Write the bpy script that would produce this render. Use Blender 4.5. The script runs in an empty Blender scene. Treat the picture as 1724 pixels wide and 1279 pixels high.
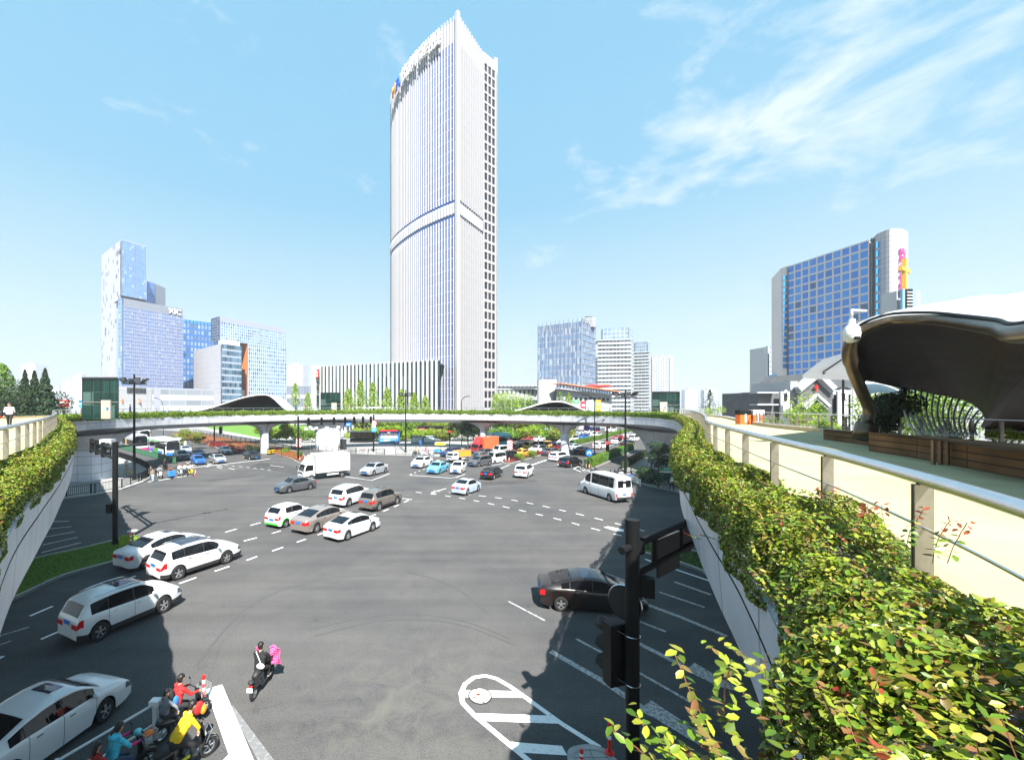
import bpy, bmesh, math, random
import numpy as np
from mathutils import Vector, Matrix, noise
random.seed(7); rng = np.random.default_rng(7)
S = bpy.context.scene
C = S.collection
PI = math.pi
# ---------------------------------------------------------------- camera, sky, sun
F, H, PX, PY = 700.0, 9.8, 740.0, 682.0
cam_d = bpy.data.cameras.new('camera'); cam = bpy.data.objects.new('camera', cam_d); C.objects.link(cam)
cam.location = (0, 0, H); cam.rotation_euler = (PI/2, 0, 0)
cam_d.sensor_fit = 'HORIZONTAL'; cam_d.sensor_width = 36; cam_d.lens = 36*F/1724
cam_d.shift_x = (862-PX)/1724; cam_d.shift_y = (PY-639.5)/1724
cam_d.clip_start = 0.05; cam_d.clip_end = 20000
S.camera = cam
SUN_EL = math.radians(51.5)
shd = Vector((-0.17, 0.80, -1.0)).normalized()          # direction the light travels
sun_d = bpy.data.lights.new('sun', 'SUN'); sun = bpy.data.objects.new('sun', sun_d); C.objects.link(sun)
sun_d.energy = 5.0; sun_d.angle = math.radians(0.5); sun_d.color = (1.0, 0.965, 0.90)
sun.rotation_euler = shd.to_track_quat('-Z', 'Y').to_euler(); sun.location = (0, -50, 300)
W = bpy.data.worlds.new('World'); S.world = W; W.use_nodes = True
nt = W.node_tree; nt.nodes.clear(); N = nt.nodes.new; L = nt.links.new
out = N('ShaderNodeOutputWorld'); bg = N('ShaderNodeBackground'); L(bg.outputs[0], out.inputs[0])
sky = N('ShaderNodeTexSky'); sky.sky_type = 'NISHITA'; sky.sun_disc = False
sky.sun_elevation = SUN_EL; sky.sun_rotation = math.atan2(-shd.x, -shd.y)
sky.air_density = 1.0; sky.dust_density = 0.6; sky.ozone_density = 1.5; sky.altitude = 50
tc = N('ShaderNodeTexCoord')
mp = N('ShaderNodeMapping'); mp.inputs['Scale'].default_value = (1.0, 1.0, 2.4); mp.inputs['Rotation'].default_value = (0.35, 0.55, 0.2)
L(tc.outputs['Generated'], mp.inputs[0])
n1 = N('ShaderNodeTexNoise'); n1.inputs['Scale'].default_value = 5.0; n1.inputs['Detail'].default_value = 9; n1.inputs['Roughness'].default_value = 0.62; n1.inputs['Distortion'].default_value = 0.35
L(mp.outputs[0], n1.inputs[0])
r1 = N('ShaderNodeValToRGB'); r1.color_ramp.elements[0].position = 0.56; r1.color_ramp.elements[1].position = 0.80
L(n1.outputs[0], r1.inputs[0])
# clouds only in the right hand part of the sky: distance from a band of directions
vd = N('ShaderNodeVectorMath'); vd.operation = 'DOT_PRODUCT'; L(tc.outputs['Generated'], vd.inputs[0])
bn = Vector((-.456, -.267, .848)).normalized()           # normal of the great circle the wisps follow
vd.inputs[1].default_value = bn
ab = N('ShaderNodeMath'); ab.operation = 'ABSOLUTE'
sb = N('ShaderNodeMath'); sb.operation = 'SUBTRACT'; L(vd.outputs['Value'], sb.inputs[0]); sb.inputs[1].default_value = 0.0
L(sb.outputs[0], ab.inputs[0])
mr = N('ShaderNodeMapRange'); L(ab.outputs[0], mr.inputs[0]); mr.inputs[1].default_value = 0.0; mr.inputs[2].default_value = 0.24; mr.inputs[3].default_value = 1.0; mr.inputs[4].default_value = 0.0; mr.interpolation_type = 'SMOOTHSTEP'
rt = N('ShaderNodeVectorMath'); rt.operation = 'DOT_PRODUCT'; L(tc.outputs['Generated'], rt.inputs[0]); rt.inputs[1].default_value = (1, 0, 0)
mr2 = N('ShaderNodeMapRange'); L(rt.outputs['Value'], mr2.inputs[0]); mr2.inputs[1].default_value = 0.12; mr2.inputs[2].default_value = 0.45
mm = N('ShaderNodeMath'); mm.operation = 'MULTIPLY'; L(mr.outputs[0], mm.inputs[0]); L(mr2.outputs[0], mm.inputs[1])
mad = N('ShaderNodeMath'); mad.operation = 'MULTIPLY_ADD'; L(mm.outputs[0], mad.inputs[0]); mad.inputs[1].default_value = 0.20; L(n1.outputs[0], mad.inputs[2])
r1.color_ramp.elements[0].position = 0.62; r1.color_ramp.elements[1].position = 0.84
L(mad.outputs[0], r1.inputs[0])
cm = N('ShaderNodeMath'); cm.operation = 'MULTIPLY'; L(r1.outputs[0], cm.inputs[0]); cm.inputs[1].default_value = 0.75
hs = N('ShaderNodeHueSaturation'); hs.inputs['Saturation'].default_value = 1.0; hs.inputs['Hue'].default_value = 0.482; L(sky.outputs[0], hs.inputs['Color'])
# bright milky haze of the lower sky
sz = N('ShaderNodeSeparateXYZ'); L(tc.outputs['Generated'], sz.inputs[0])
gr = N('ShaderNodeValToRGB'); L(sz.outputs['Z'], gr.inputs[0]); ge = gr.color_ramp.elements
ge[0].position = 0.0; ge[0].color = (.65, .77, .80, 1); ge[1].position = .72; ge[1].color = (.23, .545, .79, 1)
for pos_, c_ in ((.16, (.54, .73, .79, 1)), (.42, (.255, .56, .79, 1))): e_ = ge.new(pos_); e_.color = c_
gs = N('ShaderNodeVectorMath'); gs.operation = 'SCALE'; L(gr.outputs[0], gs.inputs[0]); gs.inputs['Scale'].default_value = 8.15
mxh = N('ShaderNodeMix'); mxh.data_type = 'RGBA'; mxh.inputs[0].default_value = .86; L(hs.outputs[0], mxh.inputs[6]); L(gs.outputs[0], mxh.inputs[7])
mx = N('ShaderNodeMix'); mx.data_type = 'RGBA'; L(cm.outputs[0], mx.inputs[0]); L(mxh.outputs[2], mx.inputs[6]); mx.inputs[7].default_value = (6.6, 7.1, 7.3, 1)
L(mx.outputs[2], bg.inputs[0]); bg.inputs[1].default_value = 0.05
S.view_settings.view_transform = 'Standard'; S.view_settings.look = 'None'; S.view_settings.gamma = 1; S.view_settings.exposure = 1.6
S.view_settings.use_curve_mapping = False
S.cycles.max_bounces = 5; S.cycles.diffuse_bounces = 1; S.cycles.glossy_bounces = 3; S.cycles.transmission_bounces = 4; S.cycles.transparent_max_bounces = 6
S.cycles.caustics_reflective = False; S.cycles.caustics_refractive = False
S.cycles.use_denoising = True

# ---------------------------------------------------------------- helpers
def G(x, y, z=0.0):                      # a spot on the plane z under a spot of the photograph
    Y = (H-z)*F/(y-PY); return Vector(((x-PX)/F*Y, Y, z))
def Pt(x, y, Y): return Vector(((x-PX)/F*Y, Y, H-(y-PY)/F*Y))

class MB:
    def __init__(s): s.v = []; s.f = []; s.m = []; s.mats = []; s.uv = {}
    def mi(s, m):
        if m not in s.mats: s.mats.append(m)
        return s.mats.index(m)
    def face(s, idx, m, uv=None):
        if uv: s.uv[len(s.f)] = uv
        s.f.append(tuple(idx)); s.m.append(s.mi(m))
    def poly(s, pts, m, uv=None):
        b = len(s.v); s.v += [tuple(p) for p in pts]; s.face(range(b, b+len(pts)), m, uv)
    def box(s, c, d, m, rz=0, M=None):
        b = len(s.v); cx, cy, cz = c; hx, hy, hz = d[0]/2, d[1]/2, d[2]/2
        ca, sa = math.cos(rz), math.sin(rz)
        for z in (-hz, hz):
            for x, y in ((-hx, -hy), (hx, -hy), (hx, hy), (-hx, hy)):
                if M is not None:
                    p = M @ Vector((x, y, z)); s.v.append((cx+p.x, cy+p.y, cz+p.z))
                else: s.v.append((cx+x*ca-y*sa, cy+x*sa+y*ca, cz+z))
        for q in ((3, 2, 1, 0), (4, 5, 6, 7), (0, 1, 5, 4), (1, 2, 6, 5), (2, 3, 7, 6), (3, 0, 4, 7)): s.face([b+i for i in q], m)
    def bar(s, a, b_, w, h, m):                    # a beam between two points
        a = Vector(a); b_ = Vector(b_); d = b_-a; l = d.length
        if l < 1e-6: return
        x = d/l; up = Vector((0, 0, 1)) if abs(x.z) < .95 else Vector((0, 1, 0))
        y = up.cross(x).normalized(); z = x.cross(y)
        M = Matrix((x, y, z)).transposed()
        s.box((a+b_)/2, (l, w, h), m, M=M)
    def prism(s, poly, z0, z1, m, mtop=None, side=True, bottom=False, mside=None):
        n = len(poly); b = len(s.v)
        ar = sum(poly[i][0]*poly[(i+1) % n][1]-poly[(i+1) % n][0]*poly[i][1] for i in range(n))
        if ar < 0: poly = list(poly)[::-1]
        s.v += [(p[0], p[1], z0) for p in poly]+[(p[0], p[1], z1) for p in poly]
        s.face([b+n+i for i in range(n)], mtop or m)
        if bottom: s.face([b+i for i in range(n)][::-1], m)
        if side:
            for i in range(n):
                j = (i+1) % n; s.face((b+i, b+j, b+n+j, b+n+i), mside or m)
    def tube(s, path, r, m, n=8, cap=True, closed=False):
        path = [Vector(p) for p in path]; k = len(path); b = len(s.v)
        rs = r if isinstance(r, (list, tuple)) else [r]*k
        prev = None
        for i, p in enumerate(path):
            if closed: d = path[(i+1) % k]-path[i-1]
            else: d = path[min(i+1, k-1)]-path[max(i-1, 0)]
            d = d.normalized() if d.length > 1e-9 else Vector((0, 0, 1))
            if prev is None:
                u = d.orthogonal().normalized()
                if abs(d.z) < .9: u = Vector((0, 0, 1)).cross(d).normalized()
            else:
                u = (prev-d*prev.dot(d)); u = u.normalized() if u.length > 1e-6 else d.orthogonal().normalized()
            prev = u; w = d.cross(u)
            for j in range(n):
                a = 2*PI*j/n+PI/n; q = p+(u*math.cos(a)+w*math.sin(a))*rs[i]; s.v.append(tuple(q))
        for i in range(k if closed else k-1):
            for j in range(n):
                a0 = b+i*n+j; a1 = b+i*n+(j+1) % n; i2 = (i+1) % k
                s.face((a0, a1, b+i2*n+(j+1) % n, b+i2*n+j), m)
        if cap and not closed:
            s.face([b+j for j in range(n)][::-1], m); s.face([b+(k-1)*n+j for j in range(n)], m)
    def lathe(s, prof, m, c=(0, 0, 0), n=16, axis='z', cap=False):
        b = len(s.v); k = len(prof)
        for r, z in prof:
            for j in range(n):
                a = 2*PI*j/n; x, y = r*math.cos(a), r*math.sin(a)
                p = (x, y, z) if axis == 'z' else ((x, z, y) if axis == 'y' else (z, x, y))
                s.v.append((p[0]+c[0], p[1]+c[1], p[2]+c[2]))
        for i in range(k-1):
            for j in range(n):
                q = (b+i*n+j, b+i*n+(j+1) % n, b+(i+1)*n+(j+1) % n, b+(i+1)*n+j)
                s.face(q if axis != 'y' else q[::-1], m)
    def ell(s, c, r, m, n=12, k=8):
        s.lathe([(math.sin(PI*i/k)*1.0 if 0 < i < k else .001, -math.cos(PI*i/k)) for i in range(k+1)], m, (0, 0, 0), n)
        t = n*(k+1)
        for i in range(len(s.v)-t, len(s.v)):
            x, y, z = s.v[i]; s.v[i] = (c[0]+x*r[0], c[1]+y*r[1], c[2]+z*r[2])
    def build(s, name, parent=None, smooth=False, sharp=None, bevel=0):
        me = bpy.data.meshes.new(name); me.from_pydata(s.v, [], s.f)
        for m in s.mats: me.materials.append(m)
        if len(s.m): me.polygons.foreach_set('material_index', s.m)
        if s.uv:
            ul = me.uv_layers.new(name='UVMap'); arr = np.zeros(len(me.loops)*2, dtype=np.float32)
            for fi, uv in s.uv.items():
                ls = me.polygons[fi].loop_start
                for k, (a, b) in enumerate(uv): arr[2*(ls+k)] = a; arr[2*(ls+k)+1] = b
            ul.data.foreach_set('uv', arr)
        if smooth:
            me.polygons.foreach_set('use_smooth', [True]*len(me.polygons))
            if sharp: me.set_sharp_from_angle(angle=math.radians(sharp))
        me.update()
        o = bpy.data.objects.new(name, me); C.objects.link(o)
        if parent is not None: o.parent = parent
        if bevel:
            md = o.modifiers.new('bevel', 'BEVEL'); md.width = bevel; md.segments = 2; md.limit_method = 'ANGLE'
        return o

def empty(name, loc=(0, 0, 0), rz=0):
    o = bpy.data.objects.new(name, None); C.objects.link(o); o.location = loc; o.rotation_euler = (0, 0, rz); o.empty_display_size = .3; return o
def tag(o, label=None, cat=None, group=None, kind=None):
    if label: o['label'] = label
    if cat: o['category'] = cat
    if group: o['group'] = group
    if kind: o['kind'] = kind
    return o
def kids(o): return [c for c in bpy.data.objects if c.parent == o] if False else list(o.children)
def copy_tree(o, parent=None):
    c = o.copy(); C.objects.link(c)
    if parent is not None: c.parent = parent
    for k in ('label', 'group'):
        if parent is None and k in c.keys(): del c[k]
    for ch in o.children:
        if not ch.name.startswith('green_trim'): copy_tree(ch, c)
    return c
def tree_objs(o):
    r = [o]
    for c in o.children: r += tree_objs(c)
    return r
def swap(o, a, b):                        # give this copy another paint: slots of the objects, not of the shared mesh
    for q in tree_objs(o):
        if q.type != 'MESH': continue
        for sl in q.material_slots:
            if sl.material == a: sl.link = 'OBJECT'; sl.material = b

# ---------------------------------------------------------------- materials
def srgb(h):
    h = h.lstrip('#'); c = [int(h[i:i+2], 16)/255 for i in (0, 2, 4)]
    return tuple(x/12.92 if x <= .04045 else ((x+.055)/1.055)**2.4 for x in c)
_mc = {}
def mat(name, col, rough=.6, metal=0, var=0, vs=3.0, bump=0, bs=40, spec=None, coat=0, emit=None, trans=0, alpha=None, sub=None):
    key = name
    if key in _mc: return _mc[key]
    m = bpy.data.materials.new(name); m.use_nodes = True; _mc[key] = m
    t = m.node_tree; p = t.nodes['Principled BSDF']
    if isinstance(col, str): col = srgb(col)
    p.inputs['Base Color'].default_value = (*col, 1); p.inputs['Roughness'].default_value = rough; p.inputs['Metallic'].default_value = metal
    if spec is not None: p.inputs['Specular IOR Level'].default_value = spec
    if coat: p.inputs['Coat Weight'].default_value = coat; p.inputs['Coat Roughness'].default_value = .05
    if trans: p.inputs['Transmission Weight'].default_value = trans
    if emit: p.inputs['Emission Color'].default_value = (*col, 1); p.inputs['Emission Strength'].default_value = emit
    if var or bump:
        g = t.nodes.new('ShaderNodeNewGeometry')
        n = t.nodes.new('ShaderNodeTexNoise'); n.inputs['Scale'].default_value = vs; n.inputs['Detail'].default_value = 6; n.inputs['Roughness'].default_value = .65
        t.links.new(g.outputs['Position'], n.inputs['Vector'])
        if var:
            r = t.nodes.new('ShaderNodeValToRGB'); e = r.color_ramp.elements
            e[0].position = .3; e[1].position = .7
            e[0].color = (*[max(0, c*(1-var)) for c in col], 1); e[1].color = (*[min(1, c*(1+var)) for c in col], 1)
            t.links.new(n.outputs[0], r.inputs[0]); t.links.new(r.outputs[0], p.inputs['Base Color'])
        if bump:
            n2 = t.nodes.new('ShaderNodeTexNoise'); n2.inputs['Scale'].default_value = bs; n2.inputs['Detail'].default_value = 4
            t.links.new(g.outputs['Position'], n2.inputs['Vector'])
            bp = t.nodes.new('ShaderNodeBump'); bp.inputs['Strength'].default_value = bump; bp.inputs['Distance'].default_value = .02
            t.links.new(n2.outputs[0], bp.inputs['Height']); t.links.new(bp.outputs[0], p.inputs['Normal'])
    return m

def asphalt(name, base=.075, patch=True):
    m = bpy.data.materials.new(name); m.use_nodes = True; t = m.node_tree; p = t.nodes['Principled BSDF']; N = t.nodes.new; L = t.links.new
    g = N('ShaderNodeNewGeometry')
    a = N('ShaderNodeTexNoise'); a.inputs['Scale'].default_value = .16; a.inputs['Detail'].default_value = 5; a.inputs['Roughness'].default_value = .6; L(g.outputs['Position'], a.inputs[0])
    b = N('ShaderNodeTexNoise'); b.inputs['Scale'].default_value = 22; b.inputs['Detail'].default_value = 3; b.inputs['Roughness'].default_value = .9; L(g.outputs['Position'], b.inputs[0])
    mpn = N('ShaderNodeMapping'); mpn.inputs['Rotation'].default_value = (0, 0, math.radians(-50)); mpn.inputs['Scale'].default_value = (.06, 1.1, 1); L(g.outputs['Position'], mpn.inputs[0])
    c = N('ShaderNodeTexNoise'); c.inputs['Scale'].default_value = .8; c.inputs['Detail'].default_value = 6; L(mpn.outputs[0], c.inputs[0])
    r = N('ShaderNodeValToRGB'); e = r.color_ramp.elements; e[0].position = .3; e[1].position = .72
    e[0].color = (base*.80, base*.80, base*.84, 1); e[1].color = (base*1.22, base*1.17, base*1.12, 1); L(a.outputs[0], r.inputs[0])
    def mul(x, out, lo, hi):
        mr_ = N('ShaderNodeMapRange'); mr_.inputs[1].default_value = .3; mr_.inputs[2].default_value = .7; mr_.inputs[3].default_value = lo; mr_.inputs[4].default_value = hi; L(x, mr_.inputs[0])
        mm_ = N('ShaderNodeVectorMath'); mm_.operation = 'SCALE'; L(out, mm_.inputs[0]); L(mr_.outputs[0], mm_.inputs['Scale']); return mm_.outputs[0]
    o = mul(b.outputs[0], r.outputs[0], .42, 1.58); o = mul(c.outputs[0], o, .86, 1.12)
    # cracks and seams
    v = N('ShaderNodeTexVoronoi'); v.feature = 'DISTANCE_TO_EDGE'; v.inputs['Scale'].default_value = .11
    wv = N('ShaderNodeVectorMath'); wv.operation = 'MULTIPLY_ADD'; L(a.outputs['Color'], wv.inputs[0]); wv.inputs[1].default_value = (3, 3, 3); L(g.outputs['Position'], wv.inputs[2]); L(wv.outputs[0], v.inputs['Vector'])
    mr3 = N('ShaderNodeMapRange'); L(v.outputs['Distance'], mr3.inputs[0]); mr3.inputs[1].default_value = .0; mr3.inputs[2].default_value = .0035; mr3.inputs[3].default_value = .84; mr3.inputs[4].default_value = 1
    mm3 = N('ShaderNodeVectorMath'); mm3.operation = 'SCALE'; L(o, mm3.inputs[0]); L(mr3.outputs[0], mm3.inputs['Scale'])
    # oil drips, rubbed tyre lanes and a dusty pale area near the hatched oval
    d1 = N('ShaderNodeTexNoise'); d1.inputs['Scale'].default_value = 1.3; d1.inputs['Detail'].default_value = 8; d1.inputs['Roughness'].default_value = .75; L(g.outputs['Position'], d1.inputs[0])
    mr4 = N('ShaderNodeMapRange'); L(d1.outputs[0], mr4.inputs[0]); mr4.inputs[1].default_value = .24; mr4.inputs[2].default_value = .42; mr4.inputs[3].default_value = .62; mr4.inputs[4].default_value = 1
    mm4 = N('ShaderNodeVectorMath'); mm4.operation = 'SCALE'; L(mm3.outputs[0], mm4.inputs[0]); L(mr4.outputs[0], mm4.inputs['Scale'])
    dd = N('ShaderNodeVectorMath'); dd.operation = 'DISTANCE'; L(g.outputs['Position'], dd.inputs[0]); dd.inputs[1].default_value = (-1.2, 13.0, 0)
    mr5 = N('ShaderNodeMapRange'); L(dd.outputs['Value'], mr5.inputs[0]); mr5.inputs[1].default_value = 1.0; mr5.inputs[2].default_value = 7.5; mr5.inputs[3].default_value = 1; mr5.inputs[4].default_value = 0
    d2 = N('ShaderNodeTexNoise'); d2.inputs['Scale'].default_value = .7; d2.inputs['Detail'].default_value = 9; d2.inputs['Roughness'].default_value = .8; d2.inputs['Distortion'].default_value = 1.5; L(g.outputs['Position'], d2.inputs[0])
    mr6 = N('ShaderNodeMapRange'); L(d2.outputs[0], mr6.inputs[0]); mr6.inputs[1].default_value = .42; mr6.inputs[2].default_value = .68; m6 = N('ShaderNodeMath'); m6.operation = 'MULTIPLY'; L(mr5.outputs[0], m6.inputs[0]); L(mr6.outputs[0], m6.inputs[1])
    x5 = N('ShaderNodeMix'); x5.data_type = 'RGBA'; L(m6.outputs[0], x5.inputs[0]); L(mm4.outputs[0], x5.inputs[6]); x5.inputs[7].default_value = (.125, .12, .108, 1)
    # polished wheel lanes along two road directions
    prev = x5.outputs[2]
    for ang, sc in ((-63, .30), (-43, .27)):
        m7 = N('ShaderNodeMapping'); m7.inputs['Rotation'].default_value = (0, 0, math.radians(ang)); L(g.outputs['Position'], m7.inputs[0])
        w7 = N('ShaderNodeTexWave'); w7.bands_direction = 'Y'; w7.inputs['Scale'].default_value = sc; w7.inputs['Distortion'].default_value = 1.6; w7.inputs['Detail'].default_value = 3; w7.inputs['Detail Scale'].default_value = .6; L(m7.outputs[0], w7.inputs[0])
        mr7 = N('ShaderNodeMapRange'); L(w7.outputs['Fac'], mr7.inputs[0]); mr7.inputs[1].default_value = .2; mr7.inputs[2].default_value = .9; mr7.inputs[3].default_value = .993; mr7.inputs[4].default_value = 1.007
        m8 = N('ShaderNodeVectorMath'); m8.operation = 'SCALE'; L(prev, m8.inputs[0]); L(mr7.outputs[0], m8.inputs['Scale']); prev = m8.outputs[0]
    L(prev, p.inputs['Base Color']); p.inputs['Roughness'].default_value = .85; p.inputs['Specular IOR Level'].default_value = .08
    bp = N('ShaderNodeBump'); bp.inputs['Strength'].default_value = .5; bp.inputs['Distance'].default_value = .01; L(b.outputs[0], bp.inputs['Height']); L(bp.outputs[0], p.inputs['Normal'])
    return m

def tiles(name, col, col2, w=1.2, h=1.2, gap=.02, rough=.5, uv=False, metal=0, off=0, gapcol=.35, stain=.12):
    m = bpy.data.materials.new(name); m.use_nodes = True; t = m.node_tree; p = t.nodes['Principled BSDF']; N = t.nodes.new; L = t.links.new
    if isinstance(col, str): col = srgb(col)
    if isinstance(col2, str): col2 = srgb(col2)
    src = N('ShaderNodeUVMap').outputs[0] if uv else N('ShaderNodeNewGeometry').outputs['Position']
    b = N('ShaderNodeTexBrick'); b.offset = off; b.squash = 1; b.inputs['Scale'].default_value = 1; b.inputs['Brick Width'].default_value = w; b.inputs['Row Height'].default_value = h
    b.inputs['Mortar Size'].default_value = gap; b.inputs['Mortar Smooth'].default_value = 0; b.inputs['Bias'].default_value = 0
    b.inputs['Color1'].default_value = (*col, 1); b.inputs['Color2'].default_value = (*col2, 1); b.inputs['Mortar'].default_value = (*[c*gapcol for c in col], 1)
    L(src, b.inputs['Vector'])
    g = N('ShaderNodeNewGeometry'); n = N('ShaderNodeTexNoise'); n.inputs['Scale'].default_value = 1.1; n.inputs['Detail'].default_value = 7; L(g.outputs['Position'], n.inputs[0])
    mr_ = N('ShaderNodeMapRange'); mr_.inputs[1].default_value = .3; mr_.inputs[2].default_value = .7; mr_.inputs[3].default_value = 1-stain; mr_.inputs[4].default_value = 1+stain*.5; L(n.outputs[0], mr_.inputs[0])
    s_ = N('ShaderNodeVectorMath'); s_.operation = 'SCALE'; L(b.outputs[0], s_.inputs[0]); L(mr_.outputs[0], s_.inputs['Scale'])
    L(s_.outputs[0], p.inputs['Base Color']); p.inputs['Roughness'].default_value = rough; p.inputs['Metallic'].default_value = metal
    return m

def facade_mat(name, ca, cb, wall, cw=.5, fr=(.08, .12), rough=.12, metal=.6, dark=None, darkp=.15):
    """cells of glass in a frame; UV runs in cells: one unit = one pane wide, one pane high"""
    m = bpy.data.materials.new(name); m.use_nodes = True; t = m.node_tree; p = t.nodes['Principled BSDF']; N = t.nodes.new; L = t.links.new
    ca, cb, wall = [srgb(c) if isinstance(c, str) else c for c in (ca, cb, wall)]
    uv = N('ShaderNodeUVMap').outputs[0]
    fl = N('ShaderNodeVectorMath'); fl.operation = 'FLOOR'; L(uv, fl.inputs[0])
    wn = N('ShaderNodeTexWhiteNoise'); wn.noise_dimensions = '2D'; L(fl.outputs[0], wn.inputs['Vector'])
    r = N('ShaderNodeValToRGB'); r.color_ramp.elements[0].color = (*ca, 1); r.color_ramp.elements[1].color = (*cb, 1)
    if dark:
        d = srgb(dark) if isinstance(dark, str) else dark
        e = r.color_ramp.elements.new(darkp); e.color = (*ca, 1); r.color_ramp.elements[0].color = (*d, 1)
        e2 = r.color_ramp.elements.new(max(.001, darkp-.02)); e2.color = (*d, 1)
    L(wn.outputs[0], r.inputs[0])
    fc = N('ShaderNodeVectorMath'); fc.operation = 'FRACTION'; L(uv, fc.inputs[0]); sp = N('ShaderNodeSeparateXYZ'); L(fc.outputs[0], sp.inputs[0])
    def edge(o, w):
        a = N('ShaderNodeMath'); a.operation = 'LESS_THAN'; L(o, a.inputs[0]); a.inputs[1].default_value = w; return a.outputs[0]
    mxm = N('ShaderNodeMath'); mxm.operation = 'MAXIMUM'; L(edge(sp.outputs[0], fr[0]), mxm.inputs[0]); L(edge(sp.outputs[1], fr[1]), mxm.inputs[1])
    mx_ = N('ShaderNodeMix'); mx_.data_type = 'RGBA'; L(mxm.outputs[0], mx_.inputs[0]); L(r.outputs[0], mx_.inputs[6]); mx_.inputs[7].default_value = (*wall, 1)
    L(mx_.outputs[2], p.inputs['Base Color'])
    mr_ = N('ShaderNodeMapRange'); L(mxm.outputs[0], mr_.inputs[0]); mr_.inputs[3].default_value = rough; mr_.inputs[4].default_value = .6; L(mr_.outputs[0], p.inputs['Roughness'])
    mr2_ = N('ShaderNodeMapRange'); L(mxm.outputs[0], mr2_.inputs[0]); mr2_.inputs[3].default_value = metal; mr2_.inputs[4].default_value = 0; L(mr2_.outputs[0], p.inputs['Metallic'])
    return m

def leaf_mat(name, cols, rough=.45, tr=.3):
    m = bpy.data.materials.new(name); m.use_nodes = True; t = m.node_tree; p = t.nodes['Principled BSDF']; N = t.nodes.new; L = t.links.new
    g = N('ShaderNodeNewGeometry'); r = N('ShaderNodeValToRGB'); e = r.color_ramp.elements
    cols = [srgb(c) if isinstance(c, str) else c for c in cols]
    while len(e) < len(cols): e.new(.5)
    for i, c in enumerate(cols): e[i].position = i/(len(cols)-1); e[i].color = (*c, 1)
    L(g.outputs['Random Per Island'], r.inputs[0]); L(r.outputs[0], p.inputs['Base Color']); p.inputs['Roughness'].default_value = rough; p.inputs['Specular IOR Level'].default_value = .35
    tl = N('ShaderNodeBsdfTranslucent'); L(r.outputs[0], tl.inputs[0]); ms = N('ShaderNodeMixShader'); ms.inputs[0].default_value = tr
    L(p.outputs[0], ms.inputs[1]); L(tl.outputs[0], ms.inputs[2]); L(ms.outputs[0], t.nodes['Material Output'].inputs[0])
    return m

M_ASPH = asphalt('asphalt', .086)
M_ASPH2 = asphalt('asphalt_patch', .068)
M_GROUND = mat('ground_paving', (.22, .22, .21), .8, var=.15, vs=.3)
M_PAVE = tiles('pavement_slabs', (.34, .335, .325), (.29, .285, .28), .6, .6, .012, .8)
M_KERB = mat('kerb_stone', (.33, .33, .32), .8, var=.15, vs=4)
def paint_mat(name, v, wear):
    m = mat(name, (v, v, v), .6); t = m.node_tree; p = t.nodes['Principled BSDF']
    g = t.nodes.new('ShaderNodeNewGeometry'); n = t.nodes.new('ShaderNodeTexNoise'); n.inputs['Scale'].default_value = 9; n.inputs['Detail'].default_value = 8; n.inputs['Roughness'].default_value = .8
    t.links.new(g.outputs['Position'], n.inputs[0]); r = t.nodes.new('ShaderNodeValToRGB'); e = r.color_ramp.elements
    e[0].position = wear; e[0].color = (.16, .16, .16, 1); e[1].position = wear+.12; e[1].color = (v, v, v, 1)
    t.links.new(n.outputs[0], r.inputs[0]); t.links.new(r.outputs[0], p.inputs['Base Color']); return m
M_PAINT = paint_mat('road_paint', .78, .33); M_PAINTW = paint_mat('worn_road_paint', .5, .44)
M_GRASS = mat('grass', (.07, .13, .015), .9, var=.5, vs=6, bump=.5, bs=60)
M_LAWN = mat('lawn', (.09, .20, .015), .9, var=.15, vs=1)
M_SOIL = mat('soil', (.07, .05, .035), .95, var=.3)
M_BLACK = mat('black_metal', (.008, .0085, .009), .5, spec=.2)
M_DARK = mat('dark_grey_metal', (.022, .023, .025), .5, spec=.3)
M_STEEL = mat('brushed_steel', (.72, .73, .75), .22, 1, var=.06, vs=3)
M_WHITE = mat('white_paint', (.80, .80, .80), .5)
M_CLAD = tiles('white_cladding', (.58, .585, .62), (.50, .51, .55), 2.4, 9, .03, .38, uv=True, stain=.14)
M_SOFFIT = tiles('soffit_panels', (.46, .47, .50), (.42, .43, .46), 1.2, .6, .02, .4, uv=True, stain=.1)
M_PIER = tiles('pier_panels', (.56, .59, .66), (.53, .56, .63), 1.5, 1.1, .03, .35, uv=True, stain=.05)
M_NEARCLAD = tiles('grey_cladding', (.50, .50, .50), (.46, .46, .46), 2.4, 9, .018, .45, uv=True, stain=.12)
M_DECK = mat('deck_surface', (.41, .36, .20), .85, var=.14, vs=.45, bump=.15, bs=200)
M_GLASS = mat('dark_glass', (.005, .006, .008), .05, 0, spec=.45)
M_TGREEN = mat('green_tint_glass', (.02, .07, .055), .05, .35, spec=.8)
M_RED = mat('red_plastic', (.62, .015, .01), .4)
M_ORANGE = mat('orange_plastic', (.8, .16, .02), .5)
M_WOOD = tiles('brown_timber', (.20, .10, .045), (.14, .07, .03), 2.2, .2, .02, .6, uv=True, gapcol=.2, stain=.4)
M_DARKWOOD = tiles('dark_timber_boards', (.045, .019, .010), (.030, .012, .007), 8, .18, .012, .55, uv=True, gapcol=.3, stain=.4)

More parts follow.
